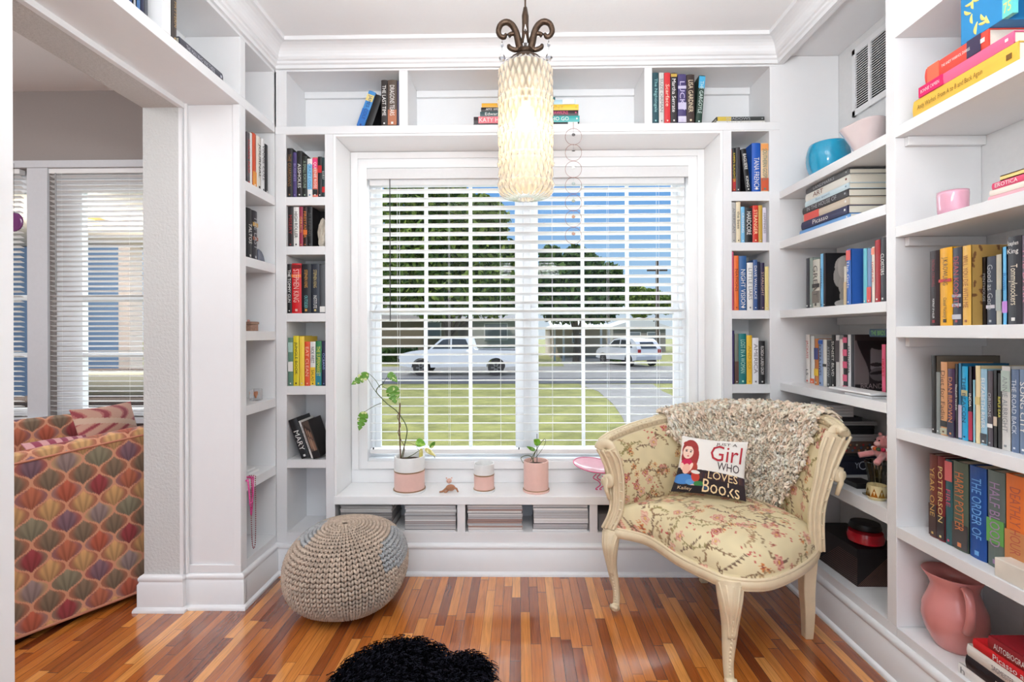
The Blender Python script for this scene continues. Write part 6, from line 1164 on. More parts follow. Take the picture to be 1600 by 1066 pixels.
# ---------------------------------------------------------------- pendant lamp
YP = 1.588; L0 = aY(821, 100, YP); r = thing('pendant_lamp', 'cylindrical patterned glass pendant lamp with bronze scroll crown, glowing warm', 'lamp', (L0.x, YP, ZC)); k_ = YP/F; px0 = lambda y: H-(y-521)*k_
BR = mat('aged_bronze', (66, 50, 38), .42, metal=.75, bump=.6, scale=120, vary=.4); gx = L0.x
zt_, zb_ = px0(100), px0(300); R_ = .0855; prof = []; 
nz = 150
for i in range(nz+1):
    t = i/nz; z = zt_+(zb_-zt_)*t; rr_ = R_
    if t < .07: rr_ = .058+(R_-.058)*math.sin(t/.07*math.pi/2)
    prof.append((rr_, z))
for t in np.linspace(0, 1, 10)[1:]: prof.append((R_*math.cos(t*1.25)*.98, zb_-.026*math.sin(t*1.25)))
bands_ = [.3, .355, .54, .59, .745, .79, .95]
def rel(rr_, z, a):
    t = (z-zt_)/(zb_-zt_); d = 0
    for bb in bands_: d += .0035*math.exp(-((t-bb)/.010)**2)
    q = (t*9) ; dm = abs(math.sin(13*a+20*t)); dz_ = abs(math.sin(13*a-20*t))
    return rr_*(1) + d + .0062*(dm*dz_) - .002
b = MB(); b.lathe(prof, (gx, YP, 0), 240, rel)
gm = bpy.data.materials.new('pressed_glass'); gm.use_nodes = True; n = gm.node_tree; n.nodes.clear()
o_ = n.nodes.new('ShaderNodeOutputMaterial'); t1 = n.nodes.new('ShaderNodeBsdfTransparent'); t1.inputs[0].default_value = (.97, .93, .86, 1); tl = n.nodes.new('ShaderNodeBsdfTranslucent'); tl.inputs[0].default_value = (.95, .82, .62, 1); df = n.nodes.new('ShaderNodeBsdfDiffuse'); df.inputs[0].default_value = (.85, .78, .68, 1); gl = n.nodes.new('ShaderNodeBsdfGlossy'); gl.inputs['Roughness'].default_value = .12
lw = n.nodes.new('ShaderNodeLayerWeight'); lw.inputs[0].default_value = .12; m1 = n.nodes.new('ShaderNodeMixShader'); m1.inputs[0].default_value = .62; m0 = n.nodes.new('ShaderNodeMixShader'); m0.inputs[0].default_value = .35; m2 = n.nodes.new('ShaderNodeMixShader')
n.links.new(tl.outputs[0], m0.inputs[1]); n.links.new(df.outputs[0], m0.inputs[2]); n.links.new(t1.outputs[0], m1.inputs[1]); n.links.new(m0.outputs[0], m1.inputs[2]); n.links.new(lw.outputs['Fresnel'], m2.inputs[0]); n.links.new(m1.outputs[0], m2.inputs[1]); n.links.new(gl.outputs[0], m2.inputs[2]); n.links.new(m2.outputs[0], o_.inputs[0])
sh_o = b.build('lamp_shade', gm, r, smooth=True); at = sh_o.data.color_attributes.new('Col', 'FLOAT_COLOR', 'POINT'); vals = []
for i_, (rr_, z_) in enumerate(prof):
    for k in range(240): a_ = 2*math.pi*k/240; v_ = min(1, max(0, (rel(rr_, z_, a_)-rr_+.002)/.0062)); vals += [v_, v_, v_, 1]
at.data.foreach_set('color', vals)
an_ = n.nodes.new('ShaderNodeAttribute'); an_.attribute_name = 'Col'; mr_ = n.nodes.new('ShaderNodeMapRange'); mr_.inputs[3].default_value = .3; mr_.inputs[4].default_value = .9; n.links.new(an_.outputs['Fac'], mr_.inputs[0]); n.links.new(mr_.outputs[0], m1.inputs[0])
zc = px0(100); b = MB(); b.lathe([(.001, .028), (.03, .028), (.034, .02), (.05, .012), (.056, .004), (.057, -.006), (.05, -.008), (.001, -.008)], (gx, YP, zc), 40); b.lathe([(.012, .058), (.02, .05), (.026, .04), (.022, .034), (.032, .027)], (gx, YP, zc), 30); b.build('collar', BR, r, smooth='auto')
b = MB(); zs_ = px0(92); b.tube([(gx, YP, zs_), (gx, YP, px0(60)), (gx, YP, px0(40)), (gx, YP, px0(26)), (gx, YP, px0(12))], [(.02, .012), (.013, .011), (.011, .010), (.0125, .010), (.006, .006)], 14); cr_ = b.build('crown_stem', BR, r, smooth=True)
ux = lambda x: (x-821)*k_
for s in (-1, 1):
    b = MB()
    big = [(4, 86), (10, 70), (14, 52), (20, 40), (29, 34.5), (38, 38), (42, 48), (39, 56), (33, 58), (30, 53)]; sm_ = [(6, 84), (10, 76), (14, 78), (20, 77), (25, 74), (26, 70)]; in_ = [(7, 74), (10, 60), (16, 54), (22, 53), (26, 56)]
    for pl_, ra in ((big, [.008, .009, .0085, .008, .0075, .007, .007, .006, .006, .004]), (sm_, [.007, .007, .006, .006, .006, .004]), (in_, [.006, .006, .005, .005, .006])):
        q_ = catmull([(gx+s*x*k_, YP, px0(y)) for x, y in pl_], 30); b.tube([tuple(p) for p in q_], list(np.interp(np.linspace(0, 1, 30), np.linspace(0, 1, len(ra)), np.array(ra)*1.3)), 9)
    b.ball((gx+s*29*k_, YP, px0(33)), (.006, .006, .005), 8, 6); b.build('scroll', BR, r, smooth=True)
CR = glassy('clear_crystal', (240, 244, 250), .6, .03)
def drop(x, y0, y1, w_, dy=-.012):
    b = MB(); zt, zb2 = px0(y0), px0(y1); h = zt-zb2; b.lathe([(.0005, 0), (.3*w_, -.18*h), (.75*w_, -.5*h), (w_, -.7*h), (.8*w_, -.88*h), (.0005, -h)], (gx+x*k_, YP+dy, zt), 12); return b
drop(0, 58, 81, .011, -.016).build('crystal', CR, r); drop(0, 42, 54, .005, -.013).build('crystal', CR, r)
for s in (-1, 1):
    drop(s*36.5, 79, 96, .0115, 0).build('crystal', CR, r); drop(s*36.5, 64, 74, .006, 0).build('crystal', CR, r)
    b = MB(); b.tube([(gx+s*36.5*k_, YP, px0(56)), (gx+s*36.5*k_, YP, px0(82))], .0006, 4); b.build('hook_wire', BR, r)
b = MB(); zz_ = px0(14)
for i in range(14):
    z = zz_+.004+i*.03; 
    if z > ZC-.01: break
    rot = i % 2; b.tube([(gx+(.008*math.cos(t) if rot else 0), YP+(0 if rot else .008*math.cos(t)), z+.015+.019*math.sin(t)) for t in np.linspace(0, 2*math.pi, 17)], .0028, 6, cap=False)
b.build('chain', BR, r, smooth=True); MB().lathe([(.001, -.03), (.05, -.022), (.06, 0), (.001, 0)], (gx, YP, ZC), 32).build('ceiling_canopy', BR, r, smooth='auto')
zb3 = px0(185); b = MB(); b.lathe([(.001, -.042), (.012, -.04), (.026, -.022), (.029, -.002), (.024, .02), (.014, .04), (.013, .055)], (gx, YP, zb3), 24); b.build('bulb', mat('lit_bulb', (255, 226, 160), .4, emit=3), r, smooth=True)
b = MB(); b.lathe([(.016, .05), (.018, .06), (.018, .1), (.008, .11), (.006, zt_-zb3)], (gx, YP, zb3), 20); b.build('socket', BR, r, smooth='auto')
light('pendant_bulb_glow', 'POINT', (gx, YP, zb3-.055), (0, 0, -1), .8, (1, .8, .56), shadow_soft_size=.03)
# ring garland --------------------------------------------------------
YG = D-.012; r = thing('ring_garland', 'hanging strand of seven thin copper rings with small stones before the window', 'ornament', tuple(aY(896, 192, YG))); CP = mat('copper_wire', (150, 96, 84), .35, metal=.7)
p0, p1 = aY(896, 191, YG), aY(896, 200.5, YG); b = MB(); b.tube([(p0.x, D-.001, p0.z), (p0.x, YG, p0.z), tuple(p1)], .0011, 6); b.build('hanger', CP, r)
for i, (yc_, sc) in enumerate(((213.5, (90, 88, 88)), (238.7, (70, 70, 72)), (264.6, (232, 230, 226)), (290, (176, 190, 190)), (316.8, (170, 178, 160)), (341.8, (196, 150, 120)), (368.4, (206, 160, 140)))):
    c = aY(896, yc_, YG); b = MB(); b.tube([(c.x+.0395*math.cos(t), YG, c.z+.0395*math.sin(t)) for t in np.linspace(0, 2*math.pi, 49)], .0009, 6, cap=False); rg = b.build('ring', CP, r, smooth=True)
    b = MB(); b.ball((c.x, YG, c.z+.009), (.009, .003, .0075 if i != 1 else .003), 9, 6); b.tube([(c.x, YG, c.z+.0395), (c.x, YG, c.z+.014)], .0005, 4); b.build('stone', mat('stone_%d' % sc[0], sc, .4), rg)
# ---------------------------------------------------------------- plants and pots on the bench
GLZ = mat('white_glaze', (236, 236, 234), .3, coat=.4); PKG = mat('blush_glaze', (238, 196, 184), .45); GLD = mat('gilt_line', (164, 128, 92), .35, metal=.5); SOIL = mat('potting_soil', (66, 50, 40), .95, bump=1, scale=200)
def potted(x0, x1, yt, yb_, label, twotone, soil, name, cat):
    w_ = (x1-x0); Y = D+.085; c = aY((x0+x1)/2, yb_, Y); R = w_/2*Y/F*.97; zt = aY((x0+x1)/2, yt, Y).z; h = zt-BZ
    r = thing(name, label, cat, (c.x, Y, BZ)); s_ = .011
    MB().lathe([(.001, 0), (R*1.03, 0), (R*1.06, .003), (R*1.06, s_), (R*1.0, s_), (R*.98, .006), (.001, .006)], (c.x, Y, BZ+.0003), 48).build('saucer', GLZ if twotone else PKG, r, smooth='auto')
    z0 = BZ+.0065; zm = z0+h*.56
    if twotone:
        MB().lathe([(.001, 0), (R*.97, 0), (R*.985, .004), (R*.985, zm-z0)], (c.x, Y, z0), 48).build('lower_pot', PKG, r, smooth='auto'); MB().lathe([(R*.987, -.003), (R*1.006, -.0025), (R*1.006, .0025), (R*.987, .003)], (c.x, Y, zm), 48).build('gilt_band', GLD, r)
        b = MB(); b.lathe([(R*.985, zm+.002), (R*.985, zt-.003), (R*.97, zt), (R*.9, zt), (R*.885, zt-.004), (R*.885, z0+.02), (.001, z0+.02)], (c.x, Y, 0), 48); b.build('upper_pot', GLZ, r, smooth='auto')
        MB().lathe([(R*1.01, s_+.0002), (R*1.055, s_+.0004), (R*1.05, s_+.0035), (R*1.0, s_+.0045)], (c.x, Y, BZ), 48).build('gilt_band', GLD, r)
    else:
        b = MB(); b.lathe([(.001, z0), (R*.97, z0), (R*.985, z0+.004), (R*.985, zt-.003), (R*.97, zt), (R*.9, zt), (R*.885, zt-.004), (R*.885, z0+.02), (.001, z0+.02)], (c.x, Y, 0), 48); b.build('pot', PKG, r, smooth='auto'); MB().lathe([(R*.99, s_+.0002), (R*1.045, s_+.001), (R*1.0, s_+.004)], (c.x, Y, BZ), 48).build('gilt_band', GLD, r)
    if soil: MB().lathe([(R*.884, -.001), (R*.6, .002), (.001, .003)], (c.x, Y, zt-.022), 32).build('soil', SOIL, r, smooth=True)
    return r, c, Y, R, zt
def leafmat(name, c1, c2, pos):
    m = bpy.data.materials.new(name); m.use_nodes = True; n = m.node_tree; b = n.nodes['Principled BSDF']; b.inputs['Roughness'].default_value = .35; t = n.nodes.new('ShaderNodeTexCoord'); z_ = n.nodes.new('ShaderNodeTexNoise'); z_.inputs['Scale'].default_value = 45; rp_ = n.nodes.new('ShaderNodeValToRGB')
    n.links.new(t.outputs['Object'], z_.inputs[0]); n.links.new(z_.outputs[0], rp_.inputs[0]); n.links.new(rp_.outputs[0], b.inputs['Base Color']); rp_.color_ramp.elements[0].color = (*lin(c1), 1); rp_.color_ramp.elements[1].color = (*lin(c2), 1); rp_.color_ramp.elements[0].position = pos; rp_.color_ramp.elements[1].position = pos+.06
    b.inputs['Subsurface Weight'].default_value = .0; return m
LF = leafmat('variegated_leaf', (96, 150, 44), (220, 228, 160), .56); LG = leafmat('green_leaf', (110, 170, 40), (150, 196, 60), .5); LY = leafmat('yellow_leaf', (210, 200, 110), (232, 226, 170), .5)
def leaf(r, px_c, py_c, px_t, py_t, wpx, Y, m, split=True, name='leaf', fold=.25):
    """leaf from base pixel to tip pixel, widest wpx pixels"""
    a, t = aY(px_c, py_c, Y), aY(px_t, py_t, Y-.012); ax = t-a; L = ax.length; ax = ax.normalized(); nrm_ = Vector((.15, -1, .25)); sd = ax.cross(nrm_).normalized(); nn = sd.cross(ax).normalized(); W = wpx*Y/F/2
    V = []; Fc = []; n = 25
    for i in range(n):
        s = i/(n-1); wd = math.sin(math.pi*min(1, s**.62))**.8*W; cut = split and i % 5 == 3 and 3 < i < n-3
        mid = a+ax*(s*L)+nn*(-.006*math.sin(math.pi*s)); V += [tuple(mid)]
        for sg in (-1, 1):
            e_ = mid+sd*sg*wd*(.45 if cut else 1)+nn*(fold*wd)-ax*(.15*wd if s > .2 else 0)*(0 if s > .9 else -1)*.5; V += [tuple(mid.lerp(e_, .5)+nn*.001), tuple(e_)]
    for i in range(n-1):
        o_ = i*5; p_ = o_+5; Fc += [(o_, o_+1, p_+1, p_), (o_+1, o_+2, p_+2, p_+1), (o_, p_, p_+3, o_+3), (o_+3, p_+3, p_+4, o_+4)]
    b = MB(); b.add(V, Fc); o = b.build(name, m, r, smooth=True); sm = o.modifiers.new('thick', 'SOLIDIFY'); sm.thickness = .0008; return o
def stem(r, px_pts, Y, rad, m, name='stem', dY=None):
    P_ = [tuple(aY(x, y, Y+(dY[i] if dY else 0))) for i, (x, y) in enumerate(px_pts)]; q_ = catmull(P_, max(12, len(P_)*6)); R2 = rad if hasattr(rad, '__len__') else [rad, rad]
    return MB().tube([tuple(p) for p in q_], list(np.interp(np.linspace(0, 1, len(q_)), np.linspace(0, 1, len(R2)), R2)), 8).build(name, m, r, smooth=True)
ST = mat('plant_stem', (86, 96, 56), .6); SB = mat('brown_stem', (110, 82, 60), .8, bump=.6, scale=100)
r, c, Y, R, zt = potted(615.5, 664.5, 712, 770, 'white and blush pot with a climbing variegated monstera, left end of the bench', True, True, 'potted_plant', 'plant')
stem(r, [(626, 716), (625, 690), (624, 660), (625, 630)], Y, .0035, SB, 'stake'); stem(r, [(629, 716), (632, 700), (627, 688), (622, 676), (626, 664), (621, 652), (625, 642)], Y-.004, .0018, SB, 'aerial_root')
stem(r, [(627, 716), (632, 696), (636, 676), (634, 664), (627, 652), (618, 641), (606, 632), (596, 622), (588, 612), (592, 604), (598, 600)], Y, [.0028, .0024], ST)
stem(r, [(597, 602), (603, 592), (608, 586)], Y, [.0018, .001], ST, 'petiole'); stem(r, [(594, 606), (588, 596), (581, 588), (575, 583)], Y, [.0018, .001], ST, 'petiole'); stem(r, [(592, 618), (584, 608), (577, 596), (573, 590)], Y, [.0016, .001], ST, 'petiole'); stem(r, [(596, 630), (586, 634), (574, 641), (570, 644)], Y, [.0016, .001], ST, 'petiole'); stem(r, [(598, 604), (606, 608), (611, 606)], Y, [.0016, .001], ST, 'petiole')
leaf(r, 576, 584, 549, 601, 15, Y, LF); leaf(r, 607, 583, 621, 597, 12, Y, LF); leaf(r, 612, 603, 618, 631, 21, Y, LF); leaf(r, 570, 643, 561, 673, 16, Y, LF)
stem(r, [(634, 716), (645, 711), (654, 705), (664, 701), (673, 706), (680, 716)], Y-.01, [.002, .0012], ST); leaf(r, 650, 690, 665, 695, 13, Y-.01, LG, False); leaf(r, 658, 700, 657, 731, 6, Y-.012, LY, False); leaf(r, 664, 701, 681, 713, 7, Y-.012, LY, False); leaf(r, 672, 700, 680, 690, 7, Y-.01, LF, False); stem(r, [(650, 692), (652, 700), (656, 706)], Y-.01, .001, ST, 'petiole'); stem(r, [(632, 692), (642, 693), (650, 697)], Y, .001, SB, 'aerial_root')
potted(740, 773, 723.5, 767, 'small empty white and blush pot in the middle of the bench', True, False, 'plant_pot', 'pot')
r, c, Y, R, zt = potted(817.5, 858, 719.5, 769, 'plain blush pink pot with a small vine, right of the empty pot', False, True, 'potted_plant', 'plant')
stem(r, [(839, 722), (839, 700), (839, 678)], Y, .0016, mat('dark_stake', (50, 46, 44), .6), 'stake'); stem(r, [(834, 722), (830, 714), (822, 712), (814, 716), (818, 724)], Y-.012, [.0022, .0014], ST); stem(r, [(832, 722), (836, 708), (844, 694), (851, 686), (852, 692), (846, 704), (836, 716)], Y, [.0018, .0012], ST); stem(r, [(829, 720), (835, 708), (840, 700)], Y, .0018, ST)
leaf(r, 843, 694, 834, 687, 11, Y-.006, LG, False); leaf(r, 836, 704, 823, 698, 6, Y-.006, LF, False)
# figurine --------------------------------------------------------------
Y = D+.06; c = aY(702, 770, Y); r = thing('figurine', 'tiny blush and brown sitting animal figurine between the pots', 'figurine', (c.x, Y, BZ)); FG = mat('blush_resin', (222, 176, 158), .45, vary=.15, scale=40); FB = mat('brown_resin', (170, 116, 84), .5, vary=.2, scale=60)
k2 = Y/F; g = lambda x, y, dy=0: (c.x+(x-702)*k2, Y+dy, BZ+max(.003, (770-y)*k2))
MB().ball(g(704, 763), (.024, .016, .016), 18, 10).build('body', FB, r, smooth=True); h_ = MB().ball(g(702, 752, -.004), (.0135, .012, .0125), 16, 10).build('head', FG, r, smooth=True)
for s in (-1, 1): MB().ball(g(702+s*4, 747.5, -.004), (.004, .003, .004), 8, 6).build('ear', FG, h_, smooth=True)
for s in (-1, 1): MB().ball(g(702+s*1.7, 752, -.0155), (.0012, .001, .0014), 6, 5).build('eye', mat('toy_eye', (20, 18, 18), .2), h_)
for pt in ([(698, 763), (692, 768), (687, 769)], [(709, 762), (714, 764), (716, 769)], [(700, 766), (697, 769), (694, 770)]): MB().tube([g(*p, dy=-.008) for p in pt], [.006, .005, .0035], 8).build('leg', FB, r, smooth=True)
# pink dish on a wire stand ------------------------------------------------
Y = D+.05; r = thing('glass_dish', 'tilted pink glass dish on a curled pink stand, behind the armchair arm', 'dish', tuple(aY(935, 770, Y))); PGs = mat('rose_glass', (248, 196, 214), .12, coat=.5)
cdx = aY(930, 733, Y); b = MB(); n = 48; prof = [(.001, .0), (.05, .002), (.085, .008), (.105, .02), (.1065, .022), (.1, .021), (.083, .011), (.05, .005), (.001, .003)]
b.lathe(prof, (0, 0, 0), n); M_ = Matrix.Rotation(math.radians(7), 3, 'Y') @ Matrix.Rotation(math.radians(10), 3, 'X'); b.v = [tuple(M_ @ Vector((p[0], p[1]*.8, p[2]))+Vector((cdx.x, D+.095, cdx.z-.012))) for p in b.v]; b.build('dish', PGs, r, smooth=True)
PW = mat('hot_pink_wire', (222, 84, 136), .35)
rim = [tuple(M_ @ Vector((.1065*math.cos(t), .1065*.8*math.sin(t), .022))+Vector((cdx.x, D+.095, cdx.z-.012))) for t in np.linspace(0, 2*math.pi, 49)]; MB().tube(rim, .0022, 6, cap=False).build('rim', PW, r, smooth=True)
for x0_, s in ((932, -1), (946, 1), (938, -1)):
    q_ = catmull([tuple(aY(x, y, D+.095)) for x, y in ((x0_, 741), (x0_-5, 747), (x0_+3, 752), (x0_+6, 758), (x0_-1, 764), (x0_+2, 771.5-2.5))], 24); q_[:, 2] = np.maximum(q_[:, 2], BZ+.003); q_[-1, 2] = BZ+.003
    MB().tube([tuple(p) for p in q_], .0028, 7).build('stand_leg', PW, r, smooth=True)
# ---------------------------------------------------------------- left shelf objects
q_ = aX(410, 400, LX-.05); r = None
b = MB(); rr_ = .062; yb0 = aX(404, 400, LX-.03).y+.006; V = [(0, 0, 0)]
pts_ = [(rr_*math.cos(a), rr_*math.sin(a)) for a in np.linspace(0, math.pi/2, 16)]; n = len(pts_)+1; poly = [(0, 0)]+pts_
b.add([(LX-.035, yb0+y, lz[1]+.0005+z) for y, z in poly]+[(LX-.10, yb0+y*.95, lz[1]+.0005+z*.95) for y, z in poly], [tuple(range(n)), tuple(range(n, 2*n))[::-1]]+[(i, n+i, n+(i+1) % n, (i+1) % n) for i in range(n)])
tag(b.build('agate_bookend', mat('agate_grey', (84, 88, 104), .15, vary=.5, scale=30, coat=.5), bevel=.002), 'quarter-round grey agate bookend on the left wall shelf', 'bookend')
c = aX(390, 510, LX-.04); r = thing('trinket_box', 'tiny patterned trinket box on the left wall middle shelf', 'box', (LX-.045, c.y, lz[2])); PT = mat('trinket_brown', (150, 116, 98), .6, vary=.6, scale=120)
MB().box(LX-.075, LX-.015, c.y-.03, c.y+.03, lz[2]+.0005, lz[2]+.03).build('body', PT, r, bevel=.003); MB().box(LX-.078, LX-.012, c.y-.033, c.y+.033, lz[2]+.0305, lz[2]+.043).build('lid', PT, r, bevel=.004); MB().ball((LX-.045, c.y, lz[2]+.047), (.006, .006, .006), 10, 8).build('knob', mat('trinket_pink', (206, 150, 140), .5), r, smooth=True)
c = aX(400, 612, LX-.05); r = thing('glass_block', 'small clear glass block with an orange heart on the left wall shelf', 'ornament', (LX-.05, c.y, lz[3]))
MB().box(LX-.07, LX-.03, c.y-.022, c.y+.022, lz[3]+.0005, lz[3]+.055).build('block', glassy('clear_block', (250, 250, 250), .9, .02), r, bevel=.003)
b = MB(); hp = []; 
for t in np.linspace(0, 2*math.pi, 30)[:-1]: hp.append((16*math.sin(t)**3, 13*math.cos(t)-5*math.cos(2*t)-2*math.cos(3*t)-math.cos(4*t)))
m = len(hp); b.add([(LX-.048, c.y+y*.0009, lz[3]+.03+z*.0011) for y, z in hp]+[(LX-.054, c.y+y*.0009, lz[3]+.03+z*.0011) for y, z in hp], [tuple(range(m)), tuple(range(m, 2*m))[::-1]]+[(i, (i+1) % m, m+(i+1) % m, m+i) for i in range(m)]); b.build('heart', mat('orange_heart', (226, 140, 90), .3), r)
ya_, yb_ = aX(388, 730, LX-.03).y, aX(405, 730, LX-.03).y; r = thing('white_tray', 'flat white lidded tray on the left wall shelf above the beads', 'tray', (LX-.1, (ya_+yb_)/2, lz[4])); WT = mat('white_tray_lacquer', (228, 228, 228), .4)
MB().box(LX-.2, LX-.03, ya_, yb_, lz[4]+.0005, lz[4]+.014).build('tray', WT, r, bevel=.004); MB().box(LX-.19, LX-.04, ya_+.01, yb_-.01, lz[4]+.0145, lz[4]+.026).build('lid', WT, r, bevel=.005)
# beads hanging over the shelf edge
def beads(name, label, path, rad, m, sp, grp=None):
    P_ = catmull(path, 900); seg = np.concatenate([[0], np.cumsum(np.linalg.norm(np.diff(P_, axis=0), axis=1))]); r = thing(name, label, 'necklace', tuple(P_[0]), group=grp); nb = int(seg[-1]/sp); b = MB()
    for k in range(nb): s = k*sp; b.ball([np.interp(s, seg, P_[:, j]) for j in range(3)], (rad,)*3, 8, 6)
    o = b.build('bead_string', m, r, smooth=True); o['kind'] = 'stuff'; return r
XB = LX+.006
def LP(x, y, dx=0): p = aX(x, y, XB+dx); return (XB+dx, p.y, p.z)
top = lz[4]+.008
def over(x): p = aX(x, 745, XB); return [(LX-.03, p.y, top), (LX-.004, p.y, top+.001), (LX+.006, p.y, top-.002)]
beads('bead_necklace', 'long thin dark red bead necklace hanging lowest from the left shelf', over(394)+[LP(393, 752), LP(392.6, 800), LP(394, 845), LP(396.5, 857), LP(399, 845), LP(399.5, 800), LP(399, 755)]+over(399)[::-1], .0026, mat('dark_red_bead', (150, 26, 46), .25), .0095)
beads('bead_necklace', 'magenta bead necklace in several loops over the left shelf', over(387)+[LP(388, 752, .004), LP(391, 785, .004), LP(392.5, 805, .004), LP(394.5, 785, .004), LP(393.5, 752, .004)]+over(393)[::-1], .0032, mat('magenta_bead', (214, 40, 130), .2), .0066)
beads('bead_necklace', 'pink bead necklace in a shorter loop behind the magenta one', over(385.5)+[LP(387, 752, .011), LP(389.5, 775, .011), LP(391, 790, .011), LP(395.5, 775, .011), LP(396, 752, .011)]+over(396)[::-1], .0032, mat('pink_bead', (226, 90, 160), .2), .0066)
# white stone in the left column second cubby
c = aY(497, 384, D+.0); b = MB(); b.ball((0, 0, 0), (1, 1, 1), 22, 14); rs = np.random.default_rng(6); V = []
zq = Z(384.9, 480); hgt = (384.9-336)*D/F
for p in b.v:
    v = Vector(p); n_ = mnoise.noise(v*1.7+Vector((3, 1, 2)))*.45+mnoise.noise(v*4)*.15; f = 1+n_; zf = (v.z+1)/2; sq = 1-.45*zf
    V.append((v.x*.026*f*sq+.004*zf, v.y*.035*f*sq, max(0, zf*hgt*(1+.1*n_))))
b.v = V; o = b.build('quartz_stone', mat('white_quartz', (206, 196, 180), .5, bump=1, scale=60, vary=.2), None); o.location = (aY(497.5, 384, D).x, D+.05, zq+.0005); tag(o, 'rough white and tan quartz stone in the left column second cubby', 'stone')
# ---------------------------------------------------------------- patterned loveseat in the left room
p0 = aZ(20, 1003, .02); p1 = aZ(212, 930, .02); u_ = (p1-p0).normalized(); v_ = Vector((-u_.y, u_.x, 0)); r = thing('loveseat', 'loveseat with multicoloured ogee leaf upholstery in the left room', 'sofa', tuple(p0)); r.location.z = 0
SCOL = [(226, 178, 122), (146, 124, 102), (206, 108, 82), (172, 74, 78), (204, 120, 90), (168, 146, 142), (156, 148, 122), (146, 112, 124)]
def ogee(a, b_):
    a = np.asarray(a)/.052; b_ = np.asarray(b_)/.119; C = np.zeros(a.shape+(3,)); done = np.zeros(a.shape, bool); i0_ = np.floor(a+.0).astype(int)
    for di in (0, 1):
        ci = i0_+di; off = (ci % 2)*.5; bc = np.round(b_-off)+off; t = b_-bc; x = a-ci; cs = np.cos(2*np.pi*t); hw = .5+.5*np.sign(cs)*abs(cs)**.78; ins_ = (abs(x) <= hw) & ~done
        row = np.round(bc-off).astype(int); k = np.where(ci % 2 == 0, np.where(row % 2 == 0, 0, 1), np.where(row % 2 == 0, 2+((ci//2+row//2) % 3), 5+((ci//2+row//2) % 3))); col = lina(np.array(SCOL))[k]
        ang = np.arctan2(abs(x), (t+.5)); q_ = ang*7; ray = .84+.3*(.5+.5*np.sin(q_*1.6+.6)); edge = (hw-abs(x)); col = col*ray[..., None]; fade = np.clip(.75+.6*(t), .6, 1.15); col = col*fade[..., None]
        alt = lina(np.array(SCOL))[(k+3) % 8]; mix_ = np.clip((abs(x)/np.maximum(hw, .05)-.45)*1.6, 0, .6)[..., None]; col = col*(1-mix_)+alt*mix_
        outl = edge < .1; col[outl] = lina((220, 160, 128)); C[ins_] = col[ins_]; done |= ins_
    return np.clip(C*1.0, 0, 1)
CM = colmat('ogee_upholstery', .85, .1, .1, 900); p0v = np.array(p0); uv = np.array(u_); vv_ = np.array(v_)
def top_z(s): return np.interp(s, [-.4, 0, .2, .4, .7, 1.3], [.712, .716, .735, .752, .765, .77])
def ribbon(name, s0, s1, prof, off0, ns=520, flip=False):   # prof(s)-> list of (v offset, z)
    S_ = np.linspace(s0, s1, ns); rows = []; UV = []
    for s in S_:
        pr__ = prof(s); P_ = []; L_ = 0; last = None
        dens = []
        for (a, z), (a2, z2) in zip(pr__[:-1], pr__[1:]):
            m_ = max(2, 1+int(round(math.hypot(a2-a, z2-z)/.0045))) if not hasattr(ribbon, 'm') or ribbon.m is None else ribbon.m[len(dens)]
            dens.append(m_)
            for k in range(m_): f = k/m_; P_.append((a+(a2-a)*f, z+(z2-z)*f))
        P_.append(pr__[-1]); ribbon.m = dens; rows.append([p0v[:2]+uv[:2]*s+vv_[:2]*a for a, z in P_]); UV.append([z for a, z in P_])
        LL = [0]
        for i in range(1, len(P_)): LL.append(LL[-1]+math.hypot(P_[i][0]-P_[i-1][0], P_[i][1]-P_[i-1][1]))
        UV[-1] = list(zip([z for a, z in P_], LL))
    ribbon.m = None
    A = np.array(rows); Q = np.array(UV); P3 = np.concatenate([A, Q[..., :1]], -1); SS = np.repeat(S_[:, None], A.shape[1], 1); C = ogee(SS+off0, Q[..., 1]+.02)
    return gridmesh(name, P3, C, CM, r, flip=flip)
ribbon.m = None
S0, S1 = -.42, .55
ribbon('back_panel', S0, S1, lambda s: [(0, .025), (-.002, .3), (0, top_z(s)-.035), (.012, top_z(s)-.008), (.045, top_z(s)), (.085, top_z(s)-.006), (.105, top_z(s)-.03), (.11, .4)], 0, flip=True)
b = MB(); S_ = np.linspace(S0, S1, 60); b.tube([tuple(p0v+uv*s+vv_*(-.002)+np.array([0, 0, top_z(s)-.034-.02])) for s in S_], .0045, 8); b.build('piping', mat('sofa_piping', (196, 130, 104), .8), r, smooth=True); b = MB(); b.tube([tuple(p0v+uv*s+vv_*(.001)+np.array([0, 0, .0])+np.array([0, 0, .008])) for s in S_], .006, 8); b.build('piping', mat('sofa_piping', (196, 130, 104), .8), r, smooth=True)
b = MB(); b.add([tuple(p0v[:2]+uv[:2]*s+vv_[:2]*a)+(z,) for z in (.02, .41) for s, a in ((S0, .004), (S1, .004), (S1, .69), (S0, .69))], [(3, 2, 1, 0), (4, 5, 6, 7), (0, 1, 5, 4), (1, 2, 6, 5), (2, 3, 7, 6), (3, 0, 4, 7)]); b.build('base', mat('sofa_base', (120, 84, 72), .9), r)
ribbon('far_panel', S0, S1, lambda s: [(.70, .4), (.702, .70), (.71, .745), (.73, .758), (.76, .75), (.772, .72), (.775, .3)], .3, flip=True)
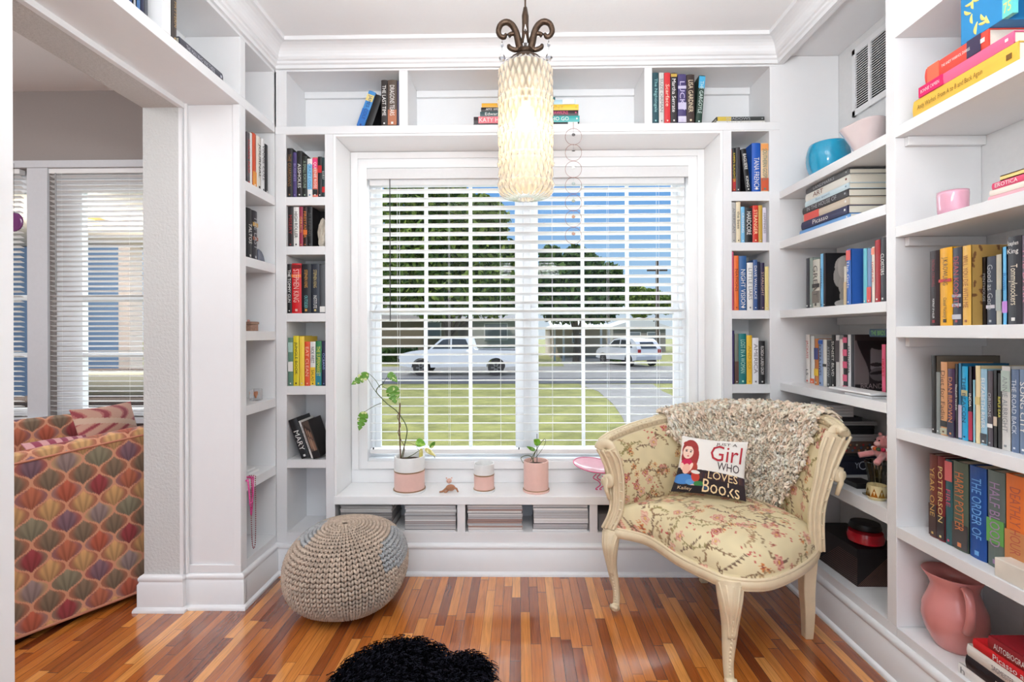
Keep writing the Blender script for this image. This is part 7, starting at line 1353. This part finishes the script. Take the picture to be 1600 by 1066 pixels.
ribbon('seat_cushion', S0, S1, lambda s: [(.112, .41), (.118, .5), (.14, .52), (.42, .535), (.67, .52), (.69, .5), (.695, .41)], .5, flip=True)
def cushion(label, px_, py_, Y, w_, h_, th, rz, tilt, cfun, name='throw_pillow'):
    c = aY(px_, py_, Y); rt_ = thing(name, label, 'pillow', tuple(c)); Ug, Vg = np.meshgrid(np.linspace(0, 1, 70), np.linspace(0, 1, 60), indexing='ij'); R3 = np.array(Matrix.Rotation(rz, 3, 'Z') @ Matrix.Rotation(tilt, 3, 'X'))
    for s, nm_ in ((1, 'cushion_front'), (-1, 'cushion_back')):
        t = th*(np.sin(np.pi*Ug)**.6)*(np.sin(np.pi*Vg)**.6)*s; L_ = np.stack([(Ug-.5)*w_*(1-.07*np.sin(np.pi*Vg)), -t, (Vg-.5)*h_*(1-.07*np.sin(np.pi*Ug))], -1); gridmesh(nm_, L_ @ R3.T+np.array(c), cfun(Ug*w_, Vg*h_), CM, rt_, flip=(s < 0))
    pts_ = [( (u-.5)*w_, 0, (v-.5)*h_) for u, v in [(t, 0) for t in np.linspace(0, 1, 12)]+[(1, t) for t in np.linspace(0, 1, 12)[1:]]+[(1-t, 1) for t in np.linspace(0, 1, 12)[1:]]+[(0, 1-t) for t in np.linspace(0, 1, 12)[1:]]]
    return rt_
def wav(U_, V_):
    C = np.tile(lina((206, 160, 140)), U_.shape+(1,)); w_ = np.sin(U_*60+6*np.sin(V_*22)); C[w_ > .2] = lina((190, 116, 110)); C[w_ > .75] = lina((156, 70, 78)); C[(np.sin(V_*40+U_*9) > .8)] = lina((214, 182, 160)); return C
pc2 = p0+u_*.56+v_*.27
cushion('pink and rust wavy patterned pillow standing on the loveseat', 170, 672, pc2.y, .3, .26, .065, math.atan2(u_.y, u_.x)+.35, -.35, wav)
pc3 = p0+u_*.16+v_*.3
cushion('small striped pink pillow lying on the loveseat seat', 96, 706, pc3.y+.02, .22, .2, .045, math.atan2(u_.y, u_.x), -1.1, lambda a, b_: np.where((np.sin(a*140) > 0)[..., None], lina((214, 160, 160)), lina((150, 60, 84))))
